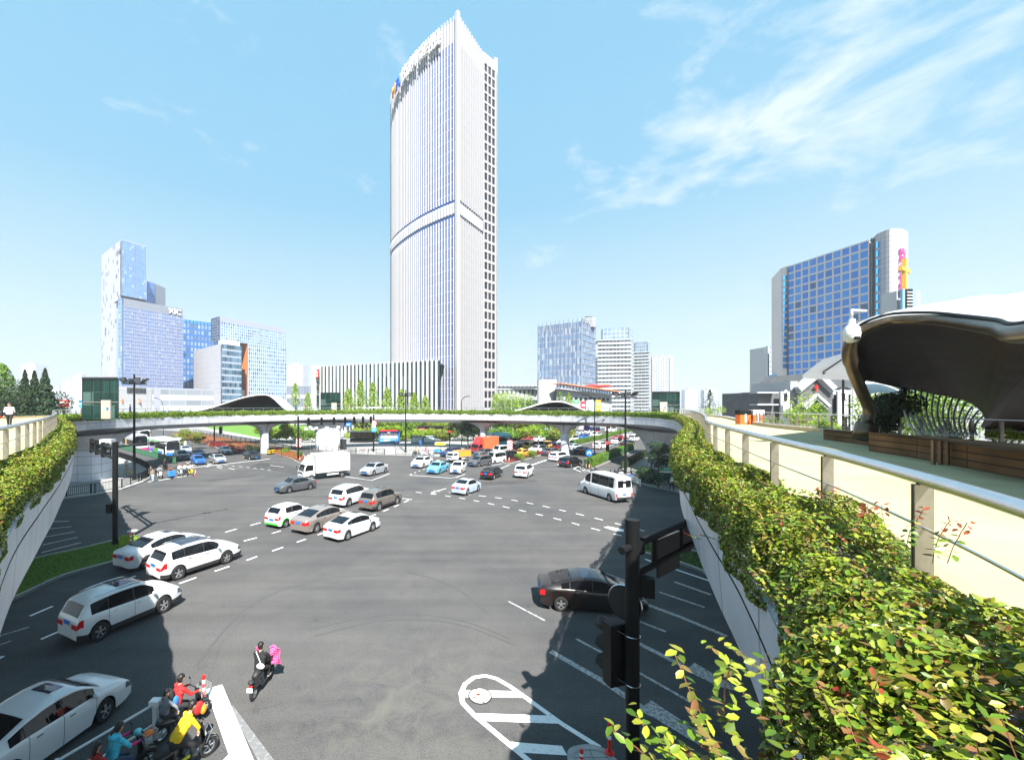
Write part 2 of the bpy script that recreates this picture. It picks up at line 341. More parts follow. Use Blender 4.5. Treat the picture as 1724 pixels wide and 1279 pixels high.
def sheet(name, poly, z, m, kind='structure', parent=None):
    b = MB(); b.prism([(p[0], p[1]) for p in poly], z-.02, z, m, side=False); o = b.build(name, parent)
    if kind: o['kind'] = kind
    return o
def pxpoly(pts, z=0): return [tuple(G(x, y, z)[:2]) for x, y in pts]
def catmull(pts, n=8, closed=True):
    out = []; k = len(pts); pts = [Vector(p) for p in pts]
    for i in range(k if closed else k-1):
        p0 = pts[(i-1) % k] if closed or i > 0 else pts[i]; p1 = pts[i]; p2 = pts[(i+1) % k]; p3 = pts[(i+2) % k] if closed or i+2 < k else p2
        for j in range(n):
            t = j/n; out.append(.5*((2*p1)+(-p0+p2)*t+(2*p0-5*p1+4*p2-p3)*t*t+(-p0+3*p1-3*p2+p3)*t**3))
    if not closed: out.append(pts[-1])
    return out
def text(body, size, m, loc, rx, rz, name='lettering', parent=None, extrude=.05, sx=1, align='CENTER'):
    cu = bpy.data.curves.new(name, 'FONT'); cu.body = body; cu.size = size; cu.extrude = extrude; cu.align_x = align; cu.align_y = 'CENTER'; cu.offset = size*.012
    tmp = bpy.data.objects.new('tmp', cu); cu.materials.append(m); C.objects.link(tmp)
    dg = bpy.context.evaluated_depsgraph_get(); me = bpy.data.meshes.new_from_object(tmp.evaluated_get(dg)); bpy.data.objects.remove(tmp)
    o = bpy.data.objects.new(name, me); C.objects.link(o)
    o.location = loc; o.rotation_euler = (rx, 0, rz); o.scale = (sx, 1, 1)
    if parent is not None: o.parent = parent
    return o
def leaves(name, pts, nrm, size, m, parent=None, shape='leaf', jitter=.75):
    """one small folded blade per point; pts (n,3), nrm (n,3), size (n,)"""
    pts = np.asarray(pts, float); n = len(pts); nrm = np.asarray(nrm, float)
    nv = nrm+rng.normal(0, jitter, (n, 3)); nv /= np.linalg.norm(nv, axis=1)[:, None]+1e-9
    t = rng.normal(0, 1, (n, 3)); t -= nv*(t*nv).sum(1)[:, None]; t /= np.linalg.norm(t, axis=1)[:, None]+1e-9
    b = np.cross(nv, t); s = np.asarray(size)[:, None]
    if shape == 'leaf':      # 6 verts: base, two sides x2, tip, folded along the midrib
        V = np.stack([pts-t*s*.5, pts-t*s*.18+b*s*.26+nv*s*.07, pts+t*s*.2+b*s*.22+nv*s*.06, pts+t*s*.52, pts+t*s*.2-b*s*.22+nv*s*.06, pts-t*s*.18-b*s*.26+nv*s*.07], 1).reshape(-1, 3)
        base = (np.arange(n)*6)[:, None]; Fc = np.concatenate([base+np.array([[0, 1, 2, 3]]), base+np.array([[0, 3, 4, 5]])], 1).reshape(-1); nf = 2*n
    else:
        V = np.stack([pts-t*s*.5-b*s*.1, pts+b*s*.4, pts+t*s*.5+b*s*.05, pts-b*s*.38+nv*s*.1], 1).reshape(-1, 3)
        base = (np.arange(n)*4)[:, None]; Fc = (base+np.array([[0, 1, 2, 3]])).reshape(-1); nf = n
    me = bpy.data.meshes.new(name); me.vertices.add(len(V)); me.vertices.foreach_set('co', V.reshape(-1).astype(np.float32))
    me.loops.add(nf*4); me.loops.foreach_set('vertex_index', Fc.astype(np.int32)); me.polygons.add(nf); me.polygons.foreach_set('loop_start', (np.arange(nf)*4).astype(np.int32))
    me.materials.append(m); me.update(calc_edges=True); me.validate()
    o = bpy.data.objects.new(name, me); C.objects.link(o)
    if parent is not None: o.parent = parent
    return o
for _m in (M_WOOD, M_DARKWOOD): _m.node_tree.nodes['Principled BSDF'].inputs['Specular IOR Level'].default_value = .12
# ================================================================ GROUND AND ROADS
b = MB(); b.poly([(-4000, -400, -.03), (4000, -400, -.03), (4000, 9000, -.03), (-4000, 9000, -.03)], M_GROUND); tag(b.build('ground'), kind='structure')
b = MB()
b.poly([(-140, -40, 0), (110, -40, 0), (150, 150, 0), (60, 190, 0), (-40, 120, 0), (-150, 190, 0)], M_ASPH)
tag(b.build('road'), kind='structure')
def raised(name, pts, z, top, kerb=M_KERB, kw=.18, lab=None, px=True):
    P_ = pxpoly(pts) if px else pts
    o = MB(); o.prism(P_, -.02, z, top, mside=kerb); o = o.build(name); o['kind'] = 'structure'
    k = MB(); n = len(P_); ar = sum(P_[i][0]*P_[(i+1) % n][1]-P_[(i+1) % n][0]*P_[i][1] for i in range(n)); Q = P_ if ar > 0 else P_[::-1]
    ins = []
    for i in range(n):
        a, c, d = Vector(Q[i-1]), Vector(Q[i]), Vector(Q[(i+1) % n]); e1 = (c-a).normalized(); e2 = (d-c).normalized(); nn = Vector((-(e1.y+e2.y), e1.x+e2.x))
        nn = nn.normalized() if nn.length > 1e-4 else Vector((-e1.y, e1.x)); ins.append(tuple(c+nn*kw))
    for i in range(n):
        j = (i+1) % n; k.poly([(*Q[i], z+.012), (*Q[j], z+.012), (*ins[j], z+.012), (*ins[i], z+.012)], kerb); k.poly([(*Q[i], -.01), (*Q[j], -.01), (*Q[j], z+.012), (*Q[i], z+.012)], kerb)
    k = k.build('kerb'); k['kind'] = 'structure'
    return o
def rnd(pts, n=5): return [tuple(p) for p in catmull([(x, y, 0) for x, y in pts], n)]
W_side = pxpoly([(-80, 850), (60, 848), (115, 840), (160, 834), (205, 825), (240, 813), (256, 803), (256, 793), (240, 784), (205, 772), (140, 755), (40, 738), (-120, 730), (-420, 745)])
raised('pavement_west', W_side, .13, M_PAVE, px=False)
N_side = pxpoly([(528, 757), (560, 763), (640, 766), (738, 769), (756, 766), (790, 752), (850, 741), (900, 733), (960, 722), (1000, 715)])+[(140, 200), (70, 420), (-120, 420), (-150, 180)]+pxpoly([(330, 722), (400, 735), (470, 747)])
raised('pavement_north', N_side, .13, M_PAVE, px=False)
E_side = pxpoly([(1044, 797), (1056, 805), (1088, 819), (1134, 828), (1260, 856), (1500, 900)])+[(70, 30), (100, 90), (90, 140)]+pxpoly([(1125, 740), (1100, 760), (1075, 775), (1050, 787)])
raised('pavement_east', E_side, .13, M_PAVE, px=False)
raised('traffic_island_southwest', rnd([(38, 1003), (110, 970), (206, 943), (236, 916), (228, 907), (206, 908), (137, 926), (60, 945), (-40, 975), (-60, 1020)], 3), .16, M_GRASS, px=False and 1) if False else None
def isl(name, pts, z, top, n=4):
    P_ = [(p.x, p.y) for p in catmull([G(x, y) for x, y in pts], n)]
    return raised(name, P_, z, top, px=False)
isl('traffic_island_southwest', [(20, 1012), (110, 971), (206, 943), (238, 914), (230, 907), (206, 908), (137, 925), (60, 942), (-60, 975), (-70, 1040)], .16, M_GRASS)
isl('traffic_island_southeast', [(1079, 932), (1128, 945), (1183, 965), (1260, 1000), (1320, 990), (1230, 945), (1152, 926), (1120, 914), (1084, 917), (1072, 924)], .16, M_GRASS)
isl('traffic_island_south', [(955, 1275), (985, 1262), (1015, 1268), (1040, 1290), (1090, 1360), (1050, 1400), (975, 1330)], .16, M_PAVE)
isl('traffic_island_northwest', [(449, 761), (503, 780), (517, 777), (511, 766), (490, 758), (440, 745), (330, 728), (300, 727)], .16, M_SOIL)
isl('traffic_island_north', [(848, 777), (856, 781), (866, 780), (921, 764), (965, 751), (960, 747), (900, 760)], .16, M_SOIL)
isl('traffic_island_northeast', [(950, 757), (1000, 744), (1060, 729), (1120, 713), (1114, 711), (1040, 727), (960, 747), (942, 755)], .16, M_SOIL)
isl('traffic_island_east', [(983, 791), (992, 792), (1040, 772), (1066, 760), (1066, 756), (1030, 767), (985, 786)], .16, M_SOIL)
# asphalt repairs
for pts in ([(340, 808), (430, 799), (433, 802), (352, 810)], [(440, 777), (520, 790), (500, 798), (420, 786)], [(800, 812), (900, 806), (905, 811), (810, 818)]):
    sheet('road_patch', pxpoly(pts), .005, M_ASPH2)
# ---------------------------------------------------------------- road markings
mk = MB(); mkw = MB(); mkf = MB(); ZM = .009; M_FAINT = paint_mat('rubbed_road_paint', .34, .52)
def line(pts, w=.15, mb=mk, m=None, z=ZM):
    P_ = [G(*p) for p in pts]; m = m or (M_PAINT if mb is mk else M_PAINTW)
    L_, R_ = [], []
    for i, p in enumerate(P_):
        d = (P_[min(i+1, len(P_)-1)]-P_[max(i-1, 0)]).normalized(); nn = Vector((-d.y, d.x, 0))*w/2; L_.append(p+nn); R_.append(p-nn)
    for i in range(len(P_)-1): mb.poly([(a.x, a.y, z) for a in (R_[i], R_[i+1], L_[i+1], L_[i])], m)
def dash(pts, on=1.0, off=1.6, w=.15, mb=mk):
    P_ = [G(*p) for p in pts]; P2 = catmull(P_, 12, False)
    dist = 0; seg = []; cur = []
    for a, c in zip(P2, P2[1:]):
        l = (c-a).length; n = max(1, int(l/.1))
        for i in range(n):
            q = a.lerp(c, i/n); s_ = dist+l*i/n
            if s_ % (on+off) < on: cur.append(q)
            elif cur: seg.append(cur); cur = []
        dist += l
    for sgm in seg:
        if len(sgm) < 2: continue
        a, c = sgm[0], sgm[-1]; d = (c-a).normalized(); nn = Vector((-d.y, d.x, 0))*w/2
        mb.poly([(p.x, p.y, ZM) for p in (a-nn, c-nn, c+nn, a+nn)], M_PAINT if mb is mk else M_PAINTW)
def area(pts, mb=mk, z=ZM): mb.poly([(p.x, p.y, z) for p in [G(*q) for q in pts]][::-1], M_PAINT if mb is mk else (M_FAINT if mb is mkf else M_PAINTW))
dash([(-40, 1078), (20, 1050), (122, 1007), (250, 962)], 1.0, 1.0); dash([(250, 962), (357, 925), (428, 906), (470, 894), (540, 872), (596, 855)], 1, 1.1)
dash([(335, 909), (379, 895.6), (441, 879), (542, 854)], 1, 1.1)
dash([(-40, 1128), (6, 1104), (103, 1061), (200, 1020), (310, 979), (398, 949), (448, 931), (535, 900), (634, 865), (690, 841)], 1.0, 1.0)
dash([(730, 826), (853, 840), (960, 862), (1083, 893), (1150, 915)], .9, .95, .13); dash([(700, 828), (786, 840), (912, 867), (1004, 891), (1060, 905)], .9, .95, .13)
area([(347, 1160), (374, 1152), (432, 1290), (392, 1290)]); area([(392, 1262), (397, 1272), (380, 1300), (350, 1305)], z=ZM-.004)
area([(386, 1190), (392, 1187), (470, 1290), (440, 1290)], mkf, ZM-.004)
oval = [(1010, 1258), (946, 1218), (884, 1173), (857, 1154), (836, 1142), (817, 1137), (798, 1140), (783, 1151), (776, 1166), (779, 1183), (798, 1203), (888, 1278), (930, 1315)]
line(oval, .17)
area([(778, 1161), (874, 1163), (886, 1174), (780, 1173)], z=ZM-.004); area([(802, 1200), (926, 1204), (946, 1218), (817, 1213)], z=ZM-.004); area([(860, 1248), (946, 1255), (955, 1271), (872, 1266)], z=ZM-.004)
line([(927, 1096), (1015, 1146), (1080, 1190), (1180, 1250)], .26, mkw); line([(970, 1075), (1015, 1099), (1090, 1140), (1160, 1180)], .13, mkw); line([(1008, 1051), (1070, 1080), (1160, 1126)], .24, mkw)
area([(1155, 1128), (1169, 1115), (1262, 1169), (1210, 1155)], mkw, ZM-.004); area([(1075, 1195), (1096, 1178), (1205, 1250), (1150, 1232)], mkw, ZM-.004)
line([(1083, 1015), (1150, 1040), (1224, 1071)], .24, mkw); line([(1072, 1044), (1121, 1063)], .15, mkw); line([(1135, 979), (1197, 1001)], .2, mkw); line([(1109, 996), (1186, 1022)], .15, mkw)
line([(856, 1012), (917, 1044)], .10, mkw); line([(1001, 958), (1062, 980)], .08, mkw); line([(1086, 941), (1190, 976), (1260, 1004)], .15, mk)
area([(1016, 887), (1024, 886), (1050, 891), (1050, 895), (1035, 893)], mk)
line([(672, 838), (694, 841)], .12); line([(751, 822), (726, 829), (735, 831)], .13); line([(656, 797), (625.5, 808.5), (581, 802)], .16); line([(689.5, 799.6), (759, 804.5), (772, 803)], .16); dash([(690, 799), (705, 793), (722, 787)], .8, .8, .12)
line([(765, 804), (783, 798)], .12); line([(325, 787), (380, 781), (455, 772)], .3); line([(249, 811), (290, 805), (328, 798)], .25); dash([(365, 782), (420, 787), (470, 793)], .9, .8, .13); line([(455, 783), (478, 786)], .13)
for i in range(5): line([(70+i*2, 930-i*13), (136-i*5, 913-i*9)], .22, mkw)
line([(20, 1078), (-20, 1092), (0, 1070), (50, 1055)], .12, mkw)
line([(894, 783), (920, 774)], .35); line([(938, 783), (960, 774)], .12); line([(1000, 757), (1060, 741), (1100, 730)], .12)
line([(966, 789), (973, 785), (990, 787), (992, 793), (978, 794), (966, 789)], .14); line([(973, 785), (985, 794)], .14)
line([(860, 781), (840, 790)], .12); line([(815, 786), (870, 775)], .12); line([(300, 772), (200, 745)], .12); line([(345, 767), (270, 745)], .12); line([(395, 762), (320, 740)], .12)
for q in range(4): dash([(395-q*22, 790-q*2), (330-q*12, 776-q*2)], 2, 2, .12)
tag(mkf.build('rubbed_road_markings'), kind='structure')
tr = MB(); M_TYREM = mat('tyre_rubber_mark', (.066, .066, .067), .85)
for pts in ([(520, 1060), (640, 1035), (760, 1040), (860, 1075)], [(530, 1070), (650, 1044), (765, 1049), (870, 1086)], [(330, 1120), (420, 1020), (540, 975), (640, 968)], [(680, 960), (760, 985), (820, 1030)], [(900, 1000), (840, 960), (770, 935)]):
    line([(p.x, p.y) for p in catmull([(x, y, 0) for x, y in pts], 8, False)], .10, tr, M_TYREM, .006)
tag(tr.build('tyre_marks'), kind='structure')
tag(mk.build('road_markings'), kind='structure'); tag(mkw.build('worn_road_markings'), kind='structure')
# manholes
for (x, y, lab) in ((808, 1171, 'pale round manhole cover with red paint spots inside the hatched oval'), (223, 893.5, 'round manhole cover near the grass island tip')):
    c = G(x, y); t = empty('manhole_cover', (c.x, c.y, 0)); tag(t, lab, 'manhole cover')
    m = MB(); m.lathe([(.001, .018), (.36, .018), (.36, .0)], mat('manhole_iron', (.48, .46, .40), .7, var=.2, vs=20), n=28); m.build('cover', t)
    m = MB(); m.lathe([(.362, .012), (.40, .012), (.40, 0)], M_DARK, n=28); m.build('rim', t)
    if x > 500:
        for c_, r_ in (((-.05, .05, .02), (.07, .05, .004)), ((-.2, -.1, .02), (.04, .03, .004))): m = MB(); m.ell(c_, r_, M_RED); m.build('paint_spot', t)
        for s in (1, -1): m = MB(); m.box((-.09*s, .33*s, .02), (.05, .04, .01), M_BLACK); m.build('key_slot', t)

# ================================================================ THE SKYWALK RING
ZD, ZF, ZS, ZB = H-1.6, H-1.85, H-2.3, H-3.15     # deck, planter lip, seam, bottom of the fascia
Epts = [(.15, .62), (1.25, 1.25), (2.4, 2.75), (3.6, 4.95), (4.5, 6.9), (5.6, 9.2), (8.2, 14.3), (13, 22), (19.5, 33), (27.0, 47), (31.5, 57), (33, 66), (29, 74), (22, 80.5), (10, 88), (-4, 92.5), (-18, 91.5), (-34.0, 83), (-42.5, 70), (-44.8, 58.5), (-43.5, 49.0), (-35.5, 39.5), (-26, 29.5), (-16.9, 19.2), (-11.3, 12.4), (-8.7, 9.1), (-6.3, 6.1), (-3.4, 3.0), (-1.0, .85)]
Woff = [9, 12, 14, 15, 15, 14.5, 12.5, 9.5, 5.6, 5.4, 6, 6.5, 6.5, 6.5, 6.5, 6.5, 6.5, 6.5, 6.5, 7, 8, 9, 10, 10, 10, 9.5, 9, 9, 9]
E = catmull([(x, y, 0) for x, y in Epts], 9); NE = len(E)
Wd = [w.x for w in catmull([(w, 0, 0) for w in Woff], 9)]
def outn(i):
    d = (E[(i+1) % NE]-E[i-1]).normalized(); return Vector((d.y, -d.x, 0))      # the ring runs counter-clockwise, so this points out of it
NO = [outn(i) for i in range(NE)]
for _ in range(3): NO = [(NO[i-1]+NO[i]*2+NO[(i+1) % NE]).normalized() for i in range(NE)]
def off(i, d): return E[i]+NO[i]*d
S_ = [0]
for i in range(NE): S_.append(S_[-1]+(E[(i+1) % NE]-E[i]).length)
def strip(mb, fa, fb, m, uvs=None, flip=False, rng_=None):
    for i in (rng_ or range(NE)):
        j = (i+1) % NE; a, b_, c, d = fa(i), fa(j), fb(j), fb(i)
        uv = [(S_[i], uvs[0]), (S_[i+1], uvs[0]), (S_[i+1], uvs[1]), (S_[i], uvs[1])] if uvs else None
        q = [a, b_, c, d]
        if flip: q = q[::-1]; uv = uv[::-1] if uv else None
        mb.poly(q, m, uv)
def at(i, d, z): p = off(i, d); return (p.x, p.y, z)
ring = empty('pedestrian_skywalk', (0, 0, 0)); tag(ring, 'white clad elevated pedestrian ring bridge with planted edge around the crossing', 'skywalk')
RO = [i for i in range(NE)]
m = MB(); strip(m, lambda i: at(i, .75, ZD), lambda i: at(i, Wd[i], ZD), M_DECK, flip=True); m.build('deck', ring)
m = MB()
strip(m, lambda i: at(i, .10, ZF), lambda i: at(i, .0, ZF), M_CLAD, (0, .1)); strip(m, lambda i: at(i, 0, ZF), lambda i: at(i, .0, ZS+.02), M_CLAD, (0, .45)); strip(m, lambda i: at(i, 0, ZS+.02), lambda i: at(i, .05, ZS+.02), M_DARK); strip(m, lambda i: at(i, .05, ZS+.02), lambda i: at(i, .05, ZS-.02), M_DARK); strip(m, lambda i: at(i, .05, ZS-.02), lambda i: at(i, .0, ZS-.02), M_DARK)
strip(m, lambda i: at(i, 0, ZS-.02), lambda i: at(i, .06, ZB), M_CLAD, (.45, 1.3)); m.build('inner_fascia', ring)
m = MB(); strip(m, lambda i: at(i, .06, ZB), lambda i: at(i, 1.1, ZB-.25), M_SOFFIT, (0, 1.1)); strip(m, lambda i: at(i, 1.1, ZB-.25), lambda i: at(i, 2.4, ZB-.75), M_SOFFIT, (1.1, 2.5)); strip(m, lambda i: at(i, 2.4, ZB-.75), lambda i: at(i, Wd[i]-2.0, ZB-.75), M_SOFFIT, (2.5, 6)); strip(m, lambda i: at(i, Wd[i]-2.0, ZB-.75), lambda i: at(i, Wd[i], ZB), M_SOFFIT, (6, 8)); m.build('soffit', ring)
m = MB(); strip(m, lambda i: at(i, Wd[i], ZB), lambda i: at(i, Wd[i]+.02, ZD+.25), M_CLAD, (0, 1.9)); strip(m, lambda i: at(i, Wd[i]+.02, ZD+.25), lambda i: at(i, Wd[i]-.3, ZD+.25), M_CLAD, (0, .3)); strip(m, lambda i: at(i, Wd[i]-.3, ZD+.25), lambda i: at(i, Wd[i]-.3, ZD-.01), mat('planter_stone', (.55, .42, .25), .8, var=.15), (0, .3)); m.build('outer_fascia', ring)
m = MB(); strip(m, lambda i: at(i, .10, ZF), lambda i: at(i, .10, ZF-.3), M_CLAD, (0, .3)); strip(m, lambda i: at(i, .1, ZF-.06), lambda i: at(i, .78, ZF-.06), M_SOIL, flip=True); strip(m, lambda i: at(i, .78, ZF-.08), lambda i: at(i, .78, ZD+.04), M_KERB); strip(m, lambda i: at(i, .72, ZD+.04), lambda i: at(i, .88, ZD+.04), M_KERB, flip=True); m.build('planter_trough', ring)
# piers with flared heads
def pier(c0_, offs, hw, hd, flare, label_mat=M_PIER, n=28, ztop=ZB-.6, z0=3.6):
    i_ = min(range(NE), key=lambda i: (E[i].x-c0_[0])**2+(E[i].y-c0_[1])**2); c = E[i_]+NO[i_]*offs; ang = math.atan2(NO[i_].x, -NO[i_].y)
    m = MB(); prof = [(0, 0), (0, z0*.5), (0, z0)]
    for k in range(1, 9): a = k/8*PI/2; prof.append((flare*(1-math.cos(a)), z0+(ztop-z0)*math.sin(a)))
    ca, sa = math.cos(ang), math.sin(ang); base = len(m.v); per = 0; us = []
    for k in range(n+1):
        t = 2*PI*k/n; us.append(k/n*2*PI*(hw+hd)/2)
    for (e, z) in prof:
        for k in range(n):
            t = 2*PI*k/n; sx = math.copysign(abs(math.cos(t))**.6, math.cos(t)); sy = math.copysign(abs(math.sin(t))**.6, math.sin(t))
            x, y = (hw+e*1.35)*sx, (hd+e*.35)*sy; m.v.append((c[0]+x*ca-y*sa, c[1]+x*sa+y*ca, z))
    for i in range(len(prof)-1):
        for k in range(n):
            k2 = (k+1) % n; mm_ = label_mat if i < 2 else M_SOFFIT; d0 = prof[i][0]+prof[i][1]; d1 = prof[i+1][0]+prof[i+1][1]
            m.face((base+i*n+k, base+i*n+k2, base+(i+1)*n+k2, base+(i+1)*n+k), mm_, [(us[k], d0), (us[k+1], d0), (us[k+1], d1), (us[k], d1)])
    m.build('pier', ring, smooth=True, sharp=40)
pier((-44.4, 55.2), .9, 2.7, 1.9, 3.6, z0=3.9)
pier((-33.9, 83.0), 2.6, .75, .75, 3.4, z0=4.2)
pier((-23.2, 89.5), 3.0, 2.7, 1.5, 3.0, z0=4.0)
pier((9.3, 88.5), 2.6, .65, .65, 3.4, z0=4.2)
pier((22.8, 79.6), 2.8, .75, .75, 3.2, z0=4.2)
pier((33.0, 64.5), 1.3, 2.4, 1.6, 6.5, z0=1.2)
m = MB(); m.box((-21.3, 90.9, 1.35), (.1, 1.6, 2.3), M_BLACK); m.box((-21.0, 90.7, 1.3), (1.4, .08, 2.2), M_DARK, rz=.3); m.build('pier_door', ring)

# ---------------------------------------------------------------- railings
def railing(idx, d, name, label, hgt=1.1, step=1.25, closed=False, glass=True, r=.052, post=(.10, .02), group=None, wires=1):
    path = [Vector(at(i, d(i) if callable(d) else d, ZD+hgt)) for i in idx]
    t = empty(name, tuple(path[len(path)//2].xy)+(ZD,)); tag(t, label, 'railing', group); o0 = Vector(t.location)
    loc = [p-o0 for p in path]
    m = MB(); m.tube([p-Vector((0, 0, r)) for p in loc], r, M_STEEL, n=14, closed=closed); m.build('handrail', t, smooth=True)
    # posts at even steps
    pm = M_STEEL2; cum = [0]
    for a, c in zip(loc, loc[1:]): cum.append(cum[-1]+(c-a).length)
    k = 0; s = step*.3; posts = []
    while s < cum[-1]:
        while cum[k+1] < s: k += 1
        f = (s-cum[k])/(cum[k+1]-cum[k]); p = loc[k].lerp(loc[k+1], f); dr = (loc[k+1]-loc[k]).normalized(); posts.append((p, dr)); s += step
    near = [q for q in posts if (q[0]+o0).xy.length < 32]; far = [q for q in posts if (q[0]+o0).xy.length >= 32]
    for p, dr in near[:90]:
        m = MB(); ra = math.atan2(dr.y, dr.x)
        m.box((0, 0, 0), (post[1], post[0], hgt-.1), pm, rz=0); m.box((.045, 0, 0), (post[1], post[0], hgt-.1), pm)
        for z in (-.05, -.55): m.box((.022, 0, z+.12), (.06, .03, .03), M_STEEL)
        po = m.build('post', t); po.location = (p.x, p.y, p.z-hgt/2-.05); po.rotation_euler = (0, 0, ra)
        m = MB(); m.tube([(0, 0, 0), (0, -.06, 0)], .022, M_STEEL, n=8); q = m.build('glass_clamp', po); q.location = (.02, -.05, .02)
    if far:
        m = MB()
        for p, dr in far: m.box((p.x, p.y, p.z-hgt/2-.05), (.05, .1, hgt-.1), pm, rz=math.atan2(dr.y, dr.x))
        fo = m.build('posts', t)
        if len(far) > 3: fo['kind'] = 'stuff'
    m = MB()
    for w in range(wires):
        z = -.42-w*.3
        m.tube([p+Vector((0, 0, z)) for p in loc], .012, M_STEEL, n=5, closed=closed)
    m.build('rail_wire', t)
    if glass and near:
        m = MB()
        for (p, dr), (p2, _) in zip(near, near[1:]):
            if (p2-p).length > step*1.5: continue
            a, c = p.lerp(p2, .04), p.lerp(p2, .96); m.poly([a+Vector((0, 0, -.62)), c+Vector((0, 0, -.62)), c+Vector((0, 0, -1.0)), a+Vector((0, 0, -1.0))], M_PANE)
        m.build('glass_panel', t)
    return t
M_STEEL2 = mat('satin_steel', (.34, .31, .27), .38, .85, var=.15, vs=6)
M_PANE = bpy.data.materials.new('clear_pane'); M_PANE.use_nodes = True; _t = M_PANE.node_tree; _p = _t.nodes['Principled BSDF']
_p.inputs['Base Color'].default_value = (.8, .95, .9, 1); _p.inputs['Roughness'].default_value = .02; _p.inputs['Alpha'].default_value = .12
iL = next(i for i in range(NE) if i > NE//2 and E[i].y < 45 and E[i].x < -30)     # start of the left arm
iR = next(i for i in range(NE) if E[i].y > 45)
railing(range(2, iR), .88, 'curved_railing', 'near steel handrail on flat posts curving along the right walkway', step=1.95)
railing(range(iL, NE-6), .88, 'curved_railing', 'steel handrail on the left walkway bending back near the walking person', step=1.8)
railing(range(iR-1, iL+1), .88, 'curved_railing', 'thin far railing along the planted edge of the distant span', step=2.0, r=.035, glass=False)
railing([i for i in range(NE*5//29, NE*9//29)], lambda i: Wd[i]-.15, 'curved_railing', 'outer railing on the stone edged planter before the church', step=1.1, r=.03, glass=False, wires=2)
railing([i for i in range(NE*21//29, NE*27//29)], lambda i: Wd[i]-.15, 'curved_railing', 'outer railing of the left walkway before the dark trees', step=1.3, r=.03, glass=False, wires=2)
# ---------------------------------------------------------------- planting along the edge
LEAF = ['#55662a', '#6f7a2c', '#8a8a32', '#4a5f24', '#7f8430', '#3a521f', '#94803a', '#5f7028', '#85502e']
M_LEAFN = leaf_mat('rose_leaf', [(.03, .075, .008), (.12, .21, .015), (.27, .32, .02), (.04, .09, .01), (.33, .33, .03), (.10, .18, .015), (.30, .23, .04), (.20, .28, .02), (.05, .11, .01), (.22, .10, .04), (.07, .14, .01)], .42, .16)
M_LEAFF = leaf_mat('hedge_leaf', [(.06, .13, .012), (.15, .26, .02), (.26, .36, .025), (.10, .19, .015), (.22, .30, .03)], .45, .35)
M_LEAFR = leaf_mat('young_red_leaf', [(.25, .03, .02), (.3, .08, .03), (.2, .05, .03)], .4, .3)
M_TWIG = mat('twig', (.16, .06, .03), .7)
def hedge_pts(i0, i1, n, w_in=.92, w_out=-.04, top=.60, seed=1, lump=.08, droop=.16):
    r_ = np.random.default_rng(seed); out = []; nr = []
    fi = r_.uniform(i0, i1, n*2); a = r_.uniform(0, 1, n*2); k = 0
    arr = np.array([(p.x, p.y) for p in E]); no = np.array([(p.x, p.y) for p in NO])
    i_ = np.floor(fi).astype(int); f = fi-i_; i_ %= NE; j_ = (i_+1) % NE
    p = arr[i_]*(1-f)[:, None]+arr[j_]*f[:, None]; q = no[i_]*(1-f)[:, None]+no[j_]*f[:, None]
    th = a*PI*1.15-.25; cx = (w_in+w_out)/2; rx = (w_in-w_out)/2
    dp = 1-r_.uniform(0, 1, n*2)**2.2*.35; sq = .62; cs = np.sign(np.cos(th))*np.abs(np.cos(th))**sq; sn = np.sign(np.sin(th))*np.abs(np.sin(th))**sq
    lum = 1+lump*(np.sin(p[:, 0]*2.3+p[:, 1]*1.1)+np.sin(p[:, 1]*3.1-p[:, 0]*1.7)*.8+np.sin(p[:, 0]*6+p[:, 1]*5)*.5)
    d = cx-cs*rx*dp*lum
    z = ZF-.02+np.where(sn > 0, sn*top, sn*droop*1.4)*dp*lum
    P3 = np.column_stack([p+q*d[:, None], z]); N3 = np.column_stack([q*(-np.cos(th))[:, None], np.maximum(np.sin(th), .1)+.35])
    return P3[:n], N3[:n]
def add_hedge(name, label, segs, m=M_LEAFN, tw=None):
    t = empty(name, (0, 0, 0)); tag(t, label, 'hedge')
    for (i0, i1, n, s0, s1, kw) in segs:
        P_, N_ = hedge_pts(i0, i1, n, **kw)
        if np.abs(P_[:, :2]).sum(1).min() < 1.2:
            k_ = np.linalg.norm(P_-np.array([0, 0, H]), axis=1) > .55; P_, N_ = P_[k_], N_[k_]
        leaves('foliage', P_, N_, rng.uniform(s0, s1, len(P_)), m, t)
    # dark core under the leaves, coloured as the shade between them
    m_ = MB(); core = mat('hedge_shade_core', (.022, .045, .008), .9)
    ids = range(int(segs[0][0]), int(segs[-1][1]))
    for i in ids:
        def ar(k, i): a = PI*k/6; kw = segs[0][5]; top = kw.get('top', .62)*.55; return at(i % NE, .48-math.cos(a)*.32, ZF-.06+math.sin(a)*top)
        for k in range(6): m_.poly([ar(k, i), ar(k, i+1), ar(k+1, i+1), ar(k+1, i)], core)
    m_.build('shade_core', t)
    return t
hr = add_hedge('hedge', 'leafy rose hedge with red shoots along the near right railing', [
    (3, 15, 24000, .024, .064, dict(seed=2, lump=.15, top=.80, w_in=1.12, w_out=-.20, droop=.15)), (14, 27, 36000, .022, .060, dict(seed=3, lump=.14, top=.76, w_in=1.10, w_out=-.06, droop=.1)), (27, 45, 44000, .026, .062, dict(seed=4, lump=.12, top=.72, w_in=1.05, w_out=-.10, droop=.1)), (45, 64, 32000, .05, .08, dict(seed=5, top=.70, w_in=1.0, w_out=-.22)), (64, 90, 16000, .09, .15, dict(seed=6))])
